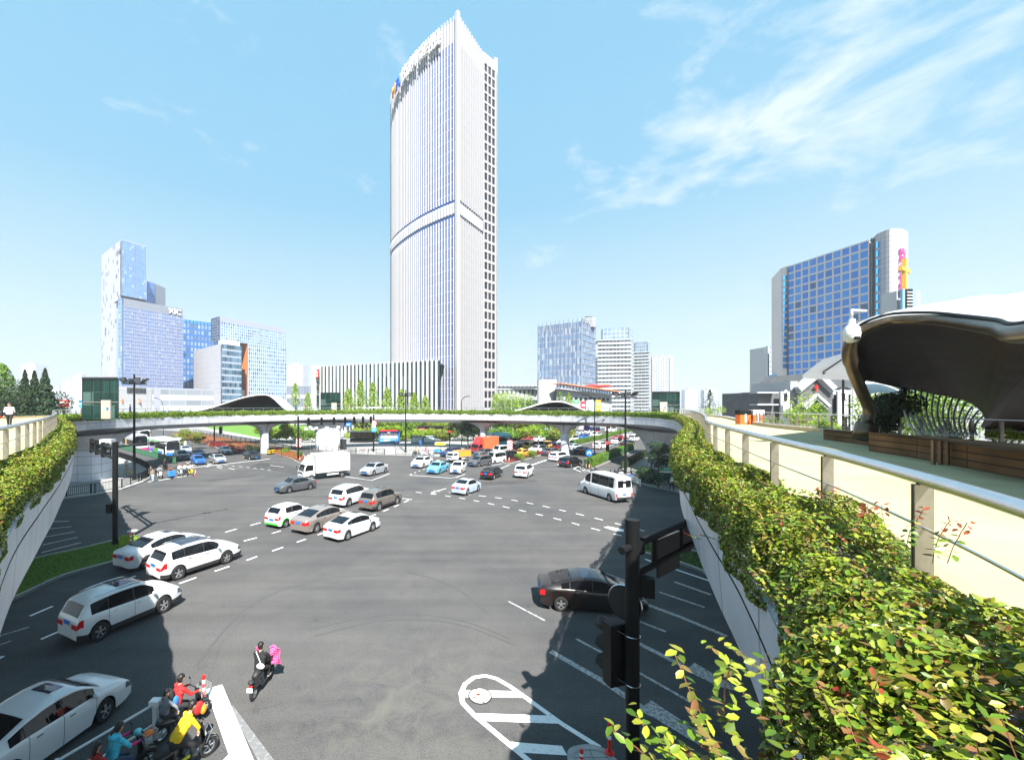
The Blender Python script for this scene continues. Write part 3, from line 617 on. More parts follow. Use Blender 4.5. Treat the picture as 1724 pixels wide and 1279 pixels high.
# long shoots reaching out of the hedge
sh = MB(); LP, LN, LS, RP = [], [], [], []
r_ = random.Random(5)
def shoot(base, dirv, ln, red=False, s=.04):
    p = Vector(base); d = Vector(dirv).normalized(); pts = [p.copy()]
    for k in range(8):
        d = (d+Vector((r_.uniform(-.12, .12), r_.uniform(-.12, .12), r_.uniform(-.06, .1)))).normalized(); p = p+d*ln/8; pts.append(p.copy())
        for sgn in (-1, 1):
            sd = d.cross(Vector((0, 0, 1))).normalized()*sgn; q = p+sd*s*.55+Vector((0, 0, .005)); (RP if red and k > 4 else LP).append((q, Vector((sd.x*.3, sd.y*.3, 1))))
    sh.tube(pts, .0022, M_TWIG, n=4)
for k in range(230):
    i = int(r_.choice([r_.uniform(6, 14), r_.uniform(8, 30), r_.uniform(20, 50)])); w = r_.uniform(-.1, .7); p = at(i, w, ZF+r_.uniform(.35, .62)*(1 if w > .0 else .6)); nn = NO[i]*r_.uniform(-1, .2)
    if Vector((p[0], p[1], p[2]-H)).length < .8: continue
    shoot(p, (nn.x+r_.uniform(-.4, .4), nn.y+r_.uniform(-.4, .4), r_.uniform(.4, 1.6)), r_.uniform(.14, .34), r_.random() < .16, r_.uniform(.03, .045))
for (x, y, Y, dx, dz) in ((1235, 1290, 1.45, -.9, .35), (1215, 1310, 1.4, -.8, .2), (1150, 1300, 1.35, -.6, .3), (1260, 1300, 1.4, -.7, .6), (1290, 1200, 1.75, -.6, .8), (1240, 1320, 1.3, -.9, .5), (1440, 900, 2.6, -.1, 1.4), (1500, 905, 2.5, .1, 1.2), (1400, 860, 3.2, -.3, 1), (1570, 930, 2.3, .2, 1.2), (1180, 890, 6.5, -1, .3), (1270, 1120, 2.0, -1, .5), (1200, 1215, 1.4, -.5, .8)):
    for q in range(2): shoot(Pt(x+q*25, y+18, Y), (dx+q*.3, .1, dz), .26, y < 1000, .042)
sh.build('shoots', hr)['kind'] = 'stuff'
leaves('shoot_leaves', [p for p, _ in LP], [n for _, n in LP], rng.uniform(.038, .055, len(LP)), M_LEAFN, hr, jitter=.3)
leaves('red_leaves', [p for p, _ in RP], [n for _, n in RP], rng.uniform(.03, .045, len(RP)), M_LEAFR, hr, jitter=.5)
add_hedge('hedge', 'dense rose hedge spilling over the left fascia', [(NE*20/29+2, NE*23/29, 22000, .10, .17, dict(seed=11)), (NE*23/29, NE*25/29, 26000, .05, .085, dict(seed=12)), (NE*25/29, NE*27.6/29, 36000, .04, .065, dict(seed=13))])
add_hedge('hedge', 'long low hedge on the edge of the distant span', [(89, NE*20/29+3, 60000, .16, .30, dict(seed=21, top=.78, w_in=.95, droop=.1))], m=M_LEAFF)

# ---------------------------------------------------------------- trees and shrubs
LM = {
 'young': leaf_mat('spring_leaf', [(.22, .36, .02), (.33, .45, .03), (.16, .28, .015)], .5, .4),
 'green': leaf_mat('green_leaf', [(.05, .13, .012), (.12, .24, .02), (.20, .32, .03), (.07, .16, .015)], .5, .3),
 'dark': leaf_mat('dark_leaf', [(.012, .03, .01), (.03, .06, .015), (.02, .04, .012)], .6, .15),
 'mixed': leaf_mat('mixed_leaf', [(.05, .12, .012), (.25, .34, .03), (.12, .2, .02), (.35, .25, .05), (.05, .1, .015)], .5, .3),
 'redbush': leaf_mat('red_leaf', [(.22, .01, .025), (.32, .015, .03), (.12, .01, .015)], .6, .2),
 'redlow': leaf_mat('dull_red_leaf', [(.22, .03, .025), (.28, .05, .03), (.10, .05, .02)], .6, .2),
 'pine': leaf_mat('pine_needle', [(.01, .028, .010), (.02, .05, .018), (.03, .07, .02)], .6, .1),
 'orange': leaf_mat('orange_leaf', [(.5, .12, .02), (.45, .06, .02), (.2, .2, .03)], .6, .2)}
M_BARK = mat('bark', (.10, .075, .055), .9, var=.3, vs=8)
def tree(name, x, y, h, crown, style, label, z0=.13, trunk=.35, n=900, ls=.28, group=None, wood=True, cat='tree', dens=1.0, lean=0):
    t = empty(name, (x, y, z0)); tag(t, label, cat, group); q = random.Random(hash((round(x, 2), round(y, 2))) % 99999); r2 = np.random.default_rng(q.randint(0, 99999))
    tb = MB(); h0 = h*trunk
    tr_r = max(.04, h*.016)
    top = h*(.9 if style in ('column', 'cone') else .7)
    tb.tube([(0, 0, 0), (q.uniform(-.1, .1), q.uniform(-.1, .1), h0), (q.uniform(-.2, .2), q.uniform(-.2, .2), top)], [tr_r*1.3, tr_r, tr_r*.25], M_BARK, n=7)
    P_, N_ = [], []
    if style in ('round', 'bush', 'pad'):
        nb = {'round': 13, 'bush': 7, 'pad': 11}[style]; cl = []
        for k in range(nb):
            a = q.uniform(0, 2*PI); rr = crown*math.sqrt(q.uniform(.02, 1))*.72; zz = h0+(h-h0)*q.uniform(.15, .85)
            if style == 'pad': zz = h0+(h-h0)*(k+.5)/nb; rr = crown*(1-.8*(k/nb))*q.uniform(.3, .8)
            cr = crown*q.uniform(.34, .52); c = (rr*math.cos(a), rr*math.sin(a), zz); cl.append((c, cr))
            if style != 'bush': tb.tube([(0, 0, h0*.8+(zz-h0)*.3), (c[0]*.5, c[1]*.5, (h0+zz)/2), (c[0]*.9, c[1]*.9, zz)], [tr_r*.5, tr_r*.3, tr_r*.12], M_BARK, n=5)
        tot = sum(c[1]**2 for c in cl)
        for c, cr in cl:
            k = int(n*cr*cr/tot*dens); v = r2.normal(0, 1, (k, 3)); v /= np.linalg.norm(v, axis=1)[:, None]; rad = cr*(1-r2.uniform(0, 1, k)**2*.55)
            fl = .38 if style == 'pad' else (.8 if style == 'round' else .75)
            P_.append(v*rad[:, None]*np.array([1, 1, fl])+np.array(c)); N_.append(v+np.array([0, 0, .4]))
    elif style in ('column', 'cone'):
        k = int(n*dens); u = r2.uniform(0, 1, k)**.8; tiers = 11 if style == 'cone' else 0
        env = crown*((1-u)**(.9 if style == 'cone' else .55))*np.where(u < .12, u/.12*.6+.4, 1)
        if style == 'cone': env = env*(.62+.38*np.abs(np.sin(u*tiers*PI)))
        a = r2.uniform(0, 2*PI, k); a = a+np.sin(a*5+u*20)*.35; rad = env*(1-r2.uniform(0, 1, k)**1.6*.8)
        P_.append(np.column_stack([rad*np.cos(a), rad*np.sin(a), h0+(h-h0)*u])); N_.append(np.column_stack([np.cos(a), np.sin(a), np.full(k, .5)]))
        for j in range(14):
            uu = j/14; a = q.uniform(0, 2*PI); e = crown*(1-uu)**.8*.8; z = h0+(h-h0)*uu*.9; tb.tube([(0, 0, z), (e*math.cos(a), e*math.sin(a), z+(.1 if style == 'cone' else .5)*e)], [tr_r*.3, tr_r*.08], M_BARK, n=4)
    if wood: tb.build('trunk', t)
    P_ = np.concatenate(P_); N_ = np.concatenate(N_); P_[:, 2] = np.maximum(P_[:, 2], .03)
    leaves('crown', P_, N_, r2.uniform(.6, 1.3, len(P_))*ls, LM[label_style[0]], t, shape='quad'); return t
label_style = ['green']
def T(style_leaf, *a, **k): label_style[0] = style_leaf; return tree(*a, **k)
# young ginkgos before the podium
for i, x in enumerate((586, 607, 628, 652, 676, 697, 716)):
    hh = [8.5, 11, 10.5, 9, 8.5, 7.5, 6.5][i]; Y = 121+i*.8; p = Pt(x, 682, Y)
    T('young', 'young_tree', p.x, p.y, hh+6, 2.9, 'column', f'slim light green young tree, {["first","second","third","fourth","fifth","sixth","last"][i]} from the left of the row before the podium', trunk=.22, n=2300, ls=.36, group='row of slim young trees', z0=.13)
for i, (x, Y, h, c, lf) in enumerate(((497, 118, 16, 2.4, 'young'), (518, 125, 13.5, 2.2, 'young'), (848, 122, 15, 4.5, 'young'), (868, 118, 13.5, 4.5, 'young'), (885, 126, 13, 4, 'green'), (835, 130, 13, 3, 'young'), (942, 130, 14, 2.6, 'green'), (957, 128, 13.5, 2.4, 'young'))):
    p = Pt(x, 682, Y); T(lf, 'young_tree', p.x, p.y, h, c, 'round' if c > 3 else 'column', ['airy light green tree right of the left canopy', 'pale green young tree left of the vertical bank sign', 'broad bright tree right of the tall tower', 'bright leafy tree left of the far right canopy', 'green tree below the flat roofed gallery block', 'small bright tree at the foot of the tower fins', 'narrow green tree before the white drum', 'pale narrow tree right of the white drum'][i], trunk=.3, n=2000 if c > 3 else 1200, ls=.34)
# left dark trees and conifers
for i, (x, Y, h, c, st, lf) in enumerate(((2, 78, 17.5, 4.5, 'column', 'green'), (20, 70, 15, 6.5, 'round', 'dark'), (42, 75, 16, 3.0, 'cone', 'dark'), (58, 72, 15.6, 3.2, 'cone', 'dark'), (76, 70, 15.8, 3.6, 'cone', 'pine'), (-25, 66, 15, 6, 'round', 'dark'), (8, 84, 14, 5, 'round', 'mixed'), (64, 82, 15, 5.5, 'round', 'dark'))):
    p = Pt(x, 682, Y); T(lf, 'conifer' if st == 'cone' else 'broadleaf_tree', p.x, p.y, h, c, st, ['tall bright green tree at the left picture edge', 'broad dark tree behind the left walkway person', 'bare pointed conifer behind the left walkway', 'slim pointed dark conifer, second right of the broad tree', 'dense pointed conifer beside the red billboard', 'wide dark tree cut by the left picture edge', 'mixed green tree between the dark trees on the left', 'low dark tree behind the pointed conifers'][i], trunk=.15, n=5200, ls=.36)
# greenery seen through the ring
k = 0
rr = random.Random(11)
def where(x, k, st):
    lm = [(458, 'left of the small flower island'), (470, 'above the small flower island'), (484, 'above the gantry pole'), (500, 'beside the striped gantry pole'), (515, 'left of the white block wall end'), (530, 'just left of the central pier'), (545, 'behind the central pier'), (600, 'at the right side of the central pier'), (612, 'behind the dark shelter'), (624, 'right of the dark shelter'), (636, 'behind the right gantry pole'), (648, 'behind the left half of the blue kiosk'), (660, 'behind the right half of the blue kiosk'), (672, 'just right of the blue kiosk'), (684, 'behind the slender floodlight pole'), (696, 'behind the pink panelled hut'), (708, 'behind the left notice board'), (720, 'behind the right notice board'), (732, 'right of the notice boards'), (744, 'above the yellow umbrella'), (757, 'behind the small red signal'), (770, 'left of the curved lamp'), (780, 'behind the curved lamp'), (790, 'above the dark navy car'), (800, 'above the small pickup'), (812, 'at the middle slim pier'), (838, 'just right of the middle slim pier'), (850, 'above the end of the cyan bus'), (861, 'above the striped marker'), (872, 'above the orange taxi'), (883, 'above the maroon car'), (894, 'above the yellow minivan'), (905, 'above the patrol car'), (916, 'above the white and orange ambulance'), (927, 'left of the slim right pier'), (940, 'behind the slim right pier'), (951, 'right of the slim right pier'), (1000, 'above the long clipped hedge')]
    return (' low bush ' if st == 'bush' else ' rounded tree ')+next(n for v, n in lm if x <= v+.1 or v == 1000)
for (x, Y, h, c, lf, st) in [(445+rr.uniform(-4, 4)+i*13, 108+rr.uniform(0, 8), rr.uniform(3.2, 5.5), 2.6, rr.choice(['green', 'young', 'mixed']), 'bush') for i in range(7)]+[(600+i*11.5, 122+rr.uniform(-5, 14), rr.uniform(6.5, 8.8), 3.6, rr.choice(['green', 'mixed', 'dark', 'young']), 'round') for i in range(15)]+[(596+i*12.5, 112+rr.uniform(-2, 3), rr.uniform(2.6, 4.2), 2.8, rr.choice(['green', 'mixed', 'young']), 'bush') for i in range(14)]+[(832+i*11, 116-i*.2, rr.uniform(2.4, 3.8), 2.6, rr.choice(['green', 'mixed', 'young']), 'bush') for i in range(12)]+[(830+i*10.5, 126-i*.3+rr.uniform(0, 10), rr.uniform(6, 8), 3.7, rr.choice(['green', 'mixed', 'young', 'green']), 'round') for i in range(13)]+[(770+i*9, 112, 7, 3, 'dark', 'round') for i in range(5)]:
    p = Pt(x, 700, Y); k += 1
    T(lf, 'shrub' if st == 'bush' else 'garden_tree', p.x, p.y, h, c, st, {'green': 'mid green', 'young': 'bright yellow green', 'mixed': 'mottled green and ochre', 'dark': 'dark green'}[lf]+where(x, k, st), trunk=.2, n=1700, ls=.36, group='garden trees beyond the skywalk')
# garden behind the right hand skywalk
for i, (x, y, Y, h, c, st, lf) in enumerate(((1195, 700, 75, 12.6, 2.8, 'cone', 'pine'), (1208, 690, 62, 9.8, 1.8, 'bush', 'young'), (1365, 690, 42, 11.4, 2.3, 'round', 'young'), (1345, 690, 40, 10.4, 1.6, 'round', 'young'), (1388, 690, 40, 10.2, 1.5, 'bush', 'young'))):
    p = Pt(x, y, Y); T(lf, 'garden_tree', p.x, p.y, h, c, st, ['small layered pine beside the curved glass lift', 'bright shrub where the right railing turns', 'bright spring tree before the church gable', 'bright low tree left of the church door', 'bright shrub right of the church door'][i], z0=.1, trunk=.5 if st == 'round' else .55, n=1500, ls=.16)
pbush = []
for i in range(16):
    ii = NE*5//29+3+i*2.1; p = at(int(ii), Wd[int(ii)]-.75+1.3, ZD)
    T(['green', 'young', 'mixed'][i % 3], 'planter_bush', p[0], p[1], .75, .62, 'bush', 'low bush in the stone planter behind the outer railing', z0=ZD-.05, trunk=.1, n=900, ls=.07, group='bushes in the outer planter', wood=True, cat='bush')
# cloud pruned pine on the east corner and other plants on the ground
for i, (x, y, h, c, st, lf, lab, ls, n) in enumerate((
    (1108, 822, 5.2, 2.6, 'pad', 'pine', 'dark cloud pruned pine on the shaded east corner', .16, 5200),
    (1088, 812, 1.5, 1.8, 'bush', 'dark', 'dark clipped bush below the cloud pruned pine', .14, 1500),
    (324, 757, 4.4, 3.0, 'bush', 'mixed', 'large ochre tinged bush in the northwest flower bed', .22, 2600),
    (303, 753, 3.8, 2.4, 'bush', 'mixed', 'smaller ochre bush beside the large one in the flower bed', .22, 1800),
    (357, 754, 1.5, 1.0, 'bush', 'redbush', 'first dark red clipped ball in the flower bed', .12, 1000),
    (368, 757, 1.6, 1.05, 'bush', 'redbush', 'second dark red clipped ball in the flower bed', .12, 1000),
    (379, 758, 1.4, 1.0, 'bush', 'redbush', 'third dark red clipped ball behind the white car', .12, 1000),
    (390, 761, 1.5, 1.05, 'bush', 'redbush', 'fourth dark red clipped ball in the flower bed', .12, 1000),
    (403, 764, 1.6, 1.3, 'bush', 'redbush', 'largest dark red clipped ball at the bed end', .12, 1300),
    (424, 766, 2.0, 1.6, 'bush', 'dark', 'dark shrub in the shade beside the slim pier', .14, 1400),
    (505, 768, 1.0, 1.2, 'bush', 'green', 'low green bush behind the striped marker board', .14, 900),
    (480, 764, 1.0, 1.6, 'bush', 'green', 'low leafy bush in the middle of the small island', .14, 900),
    (876, 776, 1.2, 1.3, 'bush', 'green', 'clipped green bush nearest the island nose', .12, 1300),
    (893, 771, 1.3, 1.7, 'bush', 'green', 'wide clipped green bush in the red flower bed', .12, 1500),
    (923, 763, 1.3, 1.0, 'bush', 'mixed', 'small round bush at the far end of the red bed', .12, 900),
    (788, 755, 7.0, 2.6, 'round', 'dark', 'dark tree beside the curved street lamp', .24, 3000),
    (806, 750, 6.0, 2.2, 'round', 'dark', 'dark tree behind the cyan bus', .24, 2400))):
    p = G(x, y); T(lf, 'clipped_bush' if st == 'bush' else 'tree', p.x, p.y, h, c, st, lab, z0=.14, trunk=.12 if st == 'bush' else .25, n=n, ls=ls, cat='bush' if st == 'bush' else 'tree')
# flower beds and ground cover that nobody could count
def cover(name, poly, n, h, ls, lf, z=.16):
    P_ = [(p.x, p.y) for p in [G(*q) for q in poly]]; xs = [p[0] for p in P_]; ys = [p[1] for p in P_]; out = []
    r3 = random.Random(3)
    def inside(x, y):
        c = False; j = len(P_)-1
        for i in range(len(P_)):
            if (P_[i][1] > y) != (P_[j][1] > y) and x < (P_[j][0]-P_[i][0])*(y-P_[i][1])/(P_[j][1]-P_[i][1])+P_[i][0]: c = not c
            j = i
        return c
    while len(out) < n:
        x, y = r3.uniform(min(xs), max(xs)), r3.uniform(min(ys), max(ys))
        if inside(x, y): out.append((x, y, z+r3.random()*h))
    o = leaves(name, out, np.tile([0, 0, 1.0], (n, 1)), rng.uniform(.6, 1.3, n)*ls, LM[lf], shape='quad'); o['kind'] = 'stuff'; return o
cover('red_flowers', [(856, 778), (866, 778), (921, 763), (962, 751), (958, 748), (900, 761)], 5000, .35, .16, 'redbush')
cover('flower_bed', [(452, 762), (500, 777), (512, 774), (506, 766), (480, 758), (455, 755)], 2600, .35, .16, 'orange')
cover('flower_bed', [(330, 745), (352, 752), (446, 763), (440, 752), (340, 733), (290, 730)], 6500, .4, .2, 'orange')
cover('grass_cover', [(20, 1010), (110, 969), (206, 941), (235, 914), (206, 910), (137, 927), (60, 944), (-50, 975)], 9000, .07, .07, 'green')
cover('ground_cover', [(200, 928), (236, 914), (228, 908), (206, 909), (200, 915)], 1800, .22, .09, 'young')
cover('grass_cover', [(1086, 930), (1130, 943), (1183, 963), (1280, 1000), (1230, 948), (1152, 928), (1084, 919)], 4000, .08, .07, 'dark')
cover('ground_cover', [(1060, 806), (1088, 817), (1134, 826), (1200, 838), (1200, 800), (1100, 795), (1075, 795)], 6000, .4, .14, 'dark')
def clip_hedge(name, pts, w, h, lf, label, mesh_green=False, n_per=260, z=.16):
    P_ = [G(*p) for p in pts]; t = empty(name, (P_[0].x, P_[0].y, z)); tag(t, label, 'hedge'); o0 = Vector((P_[0].x, P_[0].y, 0)); A, B_ = [], []; m = MB(); r3 = np.random.default_rng(len(label))
    for a, c in zip(P_, P_[1:]):
        d = (c-a); l = d.length; d.normalize(); nn = Vector((-d.y, d.x, 0)); k = int(l*n_per*(w+h)); f = r3.uniform(0, l, k); s = r3.uniform(0, w+2*h, k)
        m.bar(a-o0+Vector((0, 0, h*.45)), c-o0+Vector((0, 0, h*.45)), w*.8, h*.85, mat('hedge_shade_core', (.022, .045, .008), .9))  # dark core; the shade inside the hedge is put into its colour
        for ff, ss in zip(f, s):
            base = a+d*ff-o0
            if ss < h: A.append(base-nn*w/2+Vector((0, 0, ss))); B_.append(-nn)
            elif ss < h+w: A.append(base+nn*(ss-h-w/2)+Vector((0, 0, h))); B_.append(Vector((0, 0, 1)))
            else: A.append(base+nn*w/2+Vector((0, 0, ss-h-w))); B_.append(nn)
    m.build('shade_core', t); leaves('foliage', A, B_, r3.uniform(.6, 1.3, len(A))*.16, LM[lf], t, shape='quad'); return t
clip_hedge('clipped_hedge', [(988, 789), (1035, 769), (1064, 757)], .9, 1.3, 'green', 'green fenced hedge strip behind the two striped bollards', n_per=190)
clip_hedge('clipped_hedge', [(962, 750), (1010, 740), (1110, 713)], 1.0, 1.1, 'green', 'long clipped hedge between the opposing lanes of the northeast road', n_per=110)
clip_hedge('clipped_hedge', [(800, 752), (850, 743), (905, 735), (960, 724)], 1.0, .8, 'redlow', 'dull red hedge along the far pavement of the northeast road', n_per=110)
clip_hedge('clipped_hedge', [(1050, 790), (1068, 778), (1100, 762)], .7, 1.0, 'dark', 'dark hedge under the railings of the east corner', n_per=160)
sheet('lawn', pxpoly([(355, 722), (400, 730), (445, 739), (520, 738), (520, 716), (400, 713), (330, 715)]), .15, M_LAWN)
# ================================================================ BUILDINGS
def U(a): return Vector((a[0], a[1], 0)).normalized()
def facade(name, parent, a, b_, z0, z1, m, nx, nz, mull=None, mr=(.12, .25), hr=None, hm=None, mstep=1, proud=.0):
    """one wall of glass from a to b (plan), UV counts the panes; mull = upright bars, hr = floor bands"""
    a = Vector((a[0], a[1], 0)); c = Vector((b_[0], b_[1], 0)); mb = MB(); d = (c-a); l = d.length; u = d/l
    nn = Vector((u.y, -u.x, 0)); nn = nn if nn.dot(-a) > 0 else -nn; a = a+nn*.35; c = c+nn*.35
    mb.poly([(a.x, a.y, z0), (c.x, c.y, z0), (c.x, c.y, z1), (a.x, a.y, z1)], m, [(0, 0), (nx, 0), (nx, nz), (0, nz)])
    o = mb.build(name, parent); nn = Vector((u.y, -u.x, 0))
    if nn.dot(-a) < 0: nn = -nn
    if mull:
        mb = MB()
        for i in range(0, nx+1, mstep):
            p = a+u*(l*i/nx)+nn*(mr[1]/2-.02); mb.box((p.x, p.y, (z0+z1)/2), (mr[0], mr[1], z1-z0), mull, rz=math.atan2(u.y, u.x))
        mb.build('mullions', parent)
    if hr:
        mb = MB(); mid = (a+c)/2+nn*(hr[1]/2-.02)
        for i in range(nz+1):
            z = z0+(z1-z0)*i/nz; mb.box((mid.x, mid.y, z), (l, hr[1], hr[0]), hm or mull, rz=math.atan2(u.y, u.x))
        mb.build('floor_bands', parent)
    return o
def block(name, parent, poly, z0, z1, m):
    mb = MB(); n = len(poly); ar = sum(poly[i][0]*poly[(i+1) % n][1]-poly[(i+1) % n][0]*poly[i][1] for i in range(n)); P_ = poly if ar > 0 else poly[::-1]; s = 0
    mb.v = []
    for i in range(n):
        a, c = P_[i], P_[(i+1) % n]; l = math.hypot(c[0]-a[0], c[1]-a[1]); mb.poly([(a[0], a[1], z0), (c[0], c[1], z0), (c[0], c[1], z1), (a[0], a[1], z1)], m, [(s, z0), (s+l, z0), (s+l, z1), (s, z1)]); s += l
    mb.poly([(p[0], p[1], z1) for p in P_], m, [(p[0], p[1]) for p in P_]); return mb.build(name, parent)
def ext(p, d, t): return (p[0]+d[0]*t, p[1]+d[1]*t)
def hit(p, d, x):                      # how far along d from p until the sight line through column x is met
    u = (x-PX)/F; return (u*p[1]-p[0])/(d[0]-u*d[1])
def col(x, Y): return ((x-PX)/F*Y, Y)
def zt(y, Y): return H-(y-PY)/F*Y
def inset(poly, k):
    cx = sum(p[0] for p in poly)/len(poly); cy = sum(p[1] for p in poly)/len(poly); return [(cx+(p[0]-cx)*k, cy+(p[1]-cy)*k) for p in poly]
# ---- the tall finned tower
def bld(name, label, loc, cat='building', group=None): t = empty(name, (loc[0], loc[1], 0)); tag(t, label, cat, group); return t
def rel(t):                              # children are written in world coordinates: cancel the root's place
    for c in t.children:
        c.location = c.location-Vector(t.location)
FIN = mat('white_fin', (.43, .42, .44), .5)
TG = facade_mat('tower_glass', (.035, .10, .32), (.07, .18, .48), (.14, .22, .42), fr=(.0, .12), rough=.08, metal=.75)
TGL = facade_mat('tower_glass_light', (.08, .09, .12), (.12, .13, .16), (.22, .22, .25), fr=(.0, .16), rough=.25, metal=.3)
k_ = F/660
tw = bld('office_tower', 'very tall white office tower with close vertical fins and curved left face', col(770, 150))
cor = col(770, 150); h_top = H+(682-25)/F*150
pts = [(770, 150), (753, 152.8), (731, 157.4), (709.5, 162.8), (690.7, 169.3), (675, 176.5), (662.6, 184.8), (658.5, 193.2)]
Lc = [Vector((*col(x, Y), 0)) for x, Y in pts]; Lc = catmull(Lc, 6, False)
dR = U((.70*660/F, 1)); tR = hit(cor, dR, 812); Rn = ext(cor, dR, tR)
back = [(Rn[0]+4, Rn[1]+26), (Lc[-1].x+16, Lc[-1].y+18)]
poly_t = [(p.x, p.y) for p in Lc]+[back[1], back[0], Rn]
def wallpath(name, path, z0, z1, m, parent, cell, nz):
    mb = MB(); s = 0
    for a, c in zip(path, path[1:]):
        l = (Vector(c)-Vector(a)).length; mb.poly([(a[0], a[1], z0), (c[0], c[1], z0), (c[0], c[1], z1), (a[0], a[1], z1)], m, [(s/cell, 0), ((s+l)/cell, 0), ((s+l)/cell, nz), (s/cell, nz)]); s += l
    return mb.build(name, parent)
zb1, zb2 = zt(372, 150), zt(352, 150)-2
nfl = 36
wallpath('glazing', [(p.x, p.y) for p in Lc], 0, h_top-9, TG, tw, 1.4, nfl); wallpath('glazing', [cor, Rn], 0, h_top-9, TGL, tw, 1.6, nfl)
wallpath('rear_wall', [Rn, back[0], back[1], (Lc[-1].x, Lc[-1].y)], 0, h_top-2, FIN, tw, 4, 30)
mb = MB(); mb.prism(inset(poly_t, .985), h_top-9.5, h_top-9, FIN); mb.build('roof', tw)
def fins(path, step, z0, z1, w, dp, m, name, parent, out_ref=(0, 0), skew=0):
    mb = MB(); cum = 0; nxt = 0
    for a, c in zip(path, path[1:]):
        a = Vector((a[0], a[1], 0)); c = Vector((c[0], c[1], 0)); l = (c-a).length; u = (c-a)/l; nn = Vector((u.y, -u.x, 0))
        if nn.dot(Vector((out_ref[0], out_ref[1], 0))-a) < 0: nn = -nn
        while nxt <= cum+l+1e-6:
            p = a+u*(nxt-cum)+nn*dp/2; mb.box((p.x, p.y, (z0+z1)/2), (w, dp, z1-z0), m, rz=math.atan2(u.y, u.x)); nxt += step
        cum += l
    return mb.build(name, parent)
Lp = [(p.x, p.y) for p in Lc]
fins(Lp, 1.42, zb2+5.5, h_top, .42, .45, FIN, 'upper_fins', tw); fins(Lp, 1.42, 0, zb2-.6, .42, .45, FIN, 'lower_fins', tw)
fins([cor, Rn], 1.75, zb2+5.5, h_top, .60, .6, mat('darkened_side_fin', (.36, .355, .37), .5), 'upper_fins', tw); fins([cor, Rn], 1.75, 0, zb2-.6, .60, .6, mat('darkened_side_fin', (.36, .355, .37), .5), 'lower_fins', tw)  # side fins darkened in colour to tame the sun's glare on this face
wallpath('parapet_band', Lp+[], h_top-9, h_top-1.2, FIN, tw, 1.4, 1)
wallpath('parapet_band', [cor, Rn], h_top-9, h_top-1.2, FIN, tw, 1.4, 1)
def offpath(path, d):
    o_ = []
    for i, p in enumerate(path):
        a = Vector(path[max(i-1, 0)]); c = Vector(path[min(i+1, len(path)-1)]); u = (c-a).normalized(); nn = Vector((u.y, -u.x))
        if nn.dot(-Vector(p)) < 0: nn = -nn
        o_.append((p[0]+nn.x*d, p[1]+nn.y*d))
    return o_
for pth in (Lp, [cor, Rn]): wallpath('belt_course', offpath(pth, .2), zb2+.6, zb2+4.6, FIN, tw, 1.4, 1); fins(pth, 1.42, zb2+.6, zb2+4.6, .5, .55, FIN, 'belt_fins', tw)
mb = MB(); mb.box((cor[0], cor[1]-.5, h_top/2), (1.3, 1.3, h_top+1), FIN, rz=.6); mb.build('corner_pier', tw)
# recessed bay with dark balconies and the white end fin
q0 = ext(Rn, U((1, .35)), .2); q1 = col(832, 171); q2 = col(837.5, 171.6); zt2 = zt(97, 170)
BW = facade_mat('balcony_windows', (.012, .013, .018), (.035, .035, .04), (.40, .39, .40), fr=(.2, .2), rough=.2, metal=.1)
facade('balcony_bay', tw, q0, q1, 0, zt2-5, BW, 3, 37, mull=FIN, mr=(.35, .4), hr=(.8, .3), hm=mat('balcony_grey', (.30, .28, .28), .6)); mb = MB(); mb.prism([q0, q1, q2, (q2[0]+1, q2[1]+22), (q0[0]+3, q0[1]+22)], 0, zt2-5.2, FIN); mb.build('side_wing', tw)
mb = MB(); mb.prism([q1, q2, (q2[0]+.5, q2[1]+6), (q1[0], q1[1]+6)], 0, zt2+1, FIN); mb.prism([q0, q1, (q1[0], q1[1]+5), (q0[0], q0[1]+5)], zt2-5, zt2-.5, FIN); mb.build('end_fin', tw)
SG_W = mat('sign_white', (.85, .85, .85), .4); SG_B = mat('sign_blue', (.02, .16, .75), .4); SG_O = mat('sign_orange', (.85, .25, .02), .4)
def sign_on(path, s, z, body, size, m, parent, d=1.5):
    cum = 0
    for a, c in zip(path, path[1:]):
        a = Vector((*a, 0)); c = Vector((*c, 0)); l = (c-a).length
        if cum+l >= s:
            u = (c-a)/l; p = a+u*(s-cum); nn = Vector((u.y, -u.x, 0)); nn = nn if nn.dot(-a) > 0 else -nn
            rz = math.atan2(nn.y, nn.x)+PI/2; return text(body, size, m, tuple(p+nn*d+Vector((0, 0, z))), PI/2, rz, 'sign_character', parent, .3)
        cum += l
for s, ch, mm_ in ((9, '投', SG_W), (15.5, '金', SG_W), (22.5, '州', SG_W), (28.5, '杭', SG_W), (35, 'FI', SG_B), (39.5, 'H', SG_O)): sign_on(Lp, s, h_top-5.4, ch, 6.2, mm_, tw)
rel(tw)
# ---- finned podium with the bank sign
pd = bld('podium_building', 'long white finned podium building left of the tall tower with bank sign', col(640, 155))
pl, pr = col(540, 166), col(741, 143); zp = zt(604.6, 143)
PG = facade_mat('podium_glass', (.012, .03, .035), (.03, .07, .08), (.02, .03, .035), fr=(.04, .04), rough=.06, metal=.5, dark=(.10, .16, .18), darkp=.2)
curve = [tuple(p.xy) for p in catmull([Vector((*pl, 0)), Vector((*col(600, 158.5), 0)), Vector((*col(680, 149.5), 0)), Vector((*pr, 0))], 6, False)]
wallpath('glazing', curve, 0, zp-.4, PG, pd, 1.75, 5)
fins(curve, 1.78, 0, zp, .72, .50, mat('podium_fin', (.46, .46, .46), .5), 'fins', pd)
pend = col(527, 170)
mb = MB(); mb.prism([pl, pend, (pend[0]-3, pend[1]+25), (pr[0]+5, pr[1]+30), pr], 0, zp-1.2, FIN, side=False); mb.build('roof', pd)
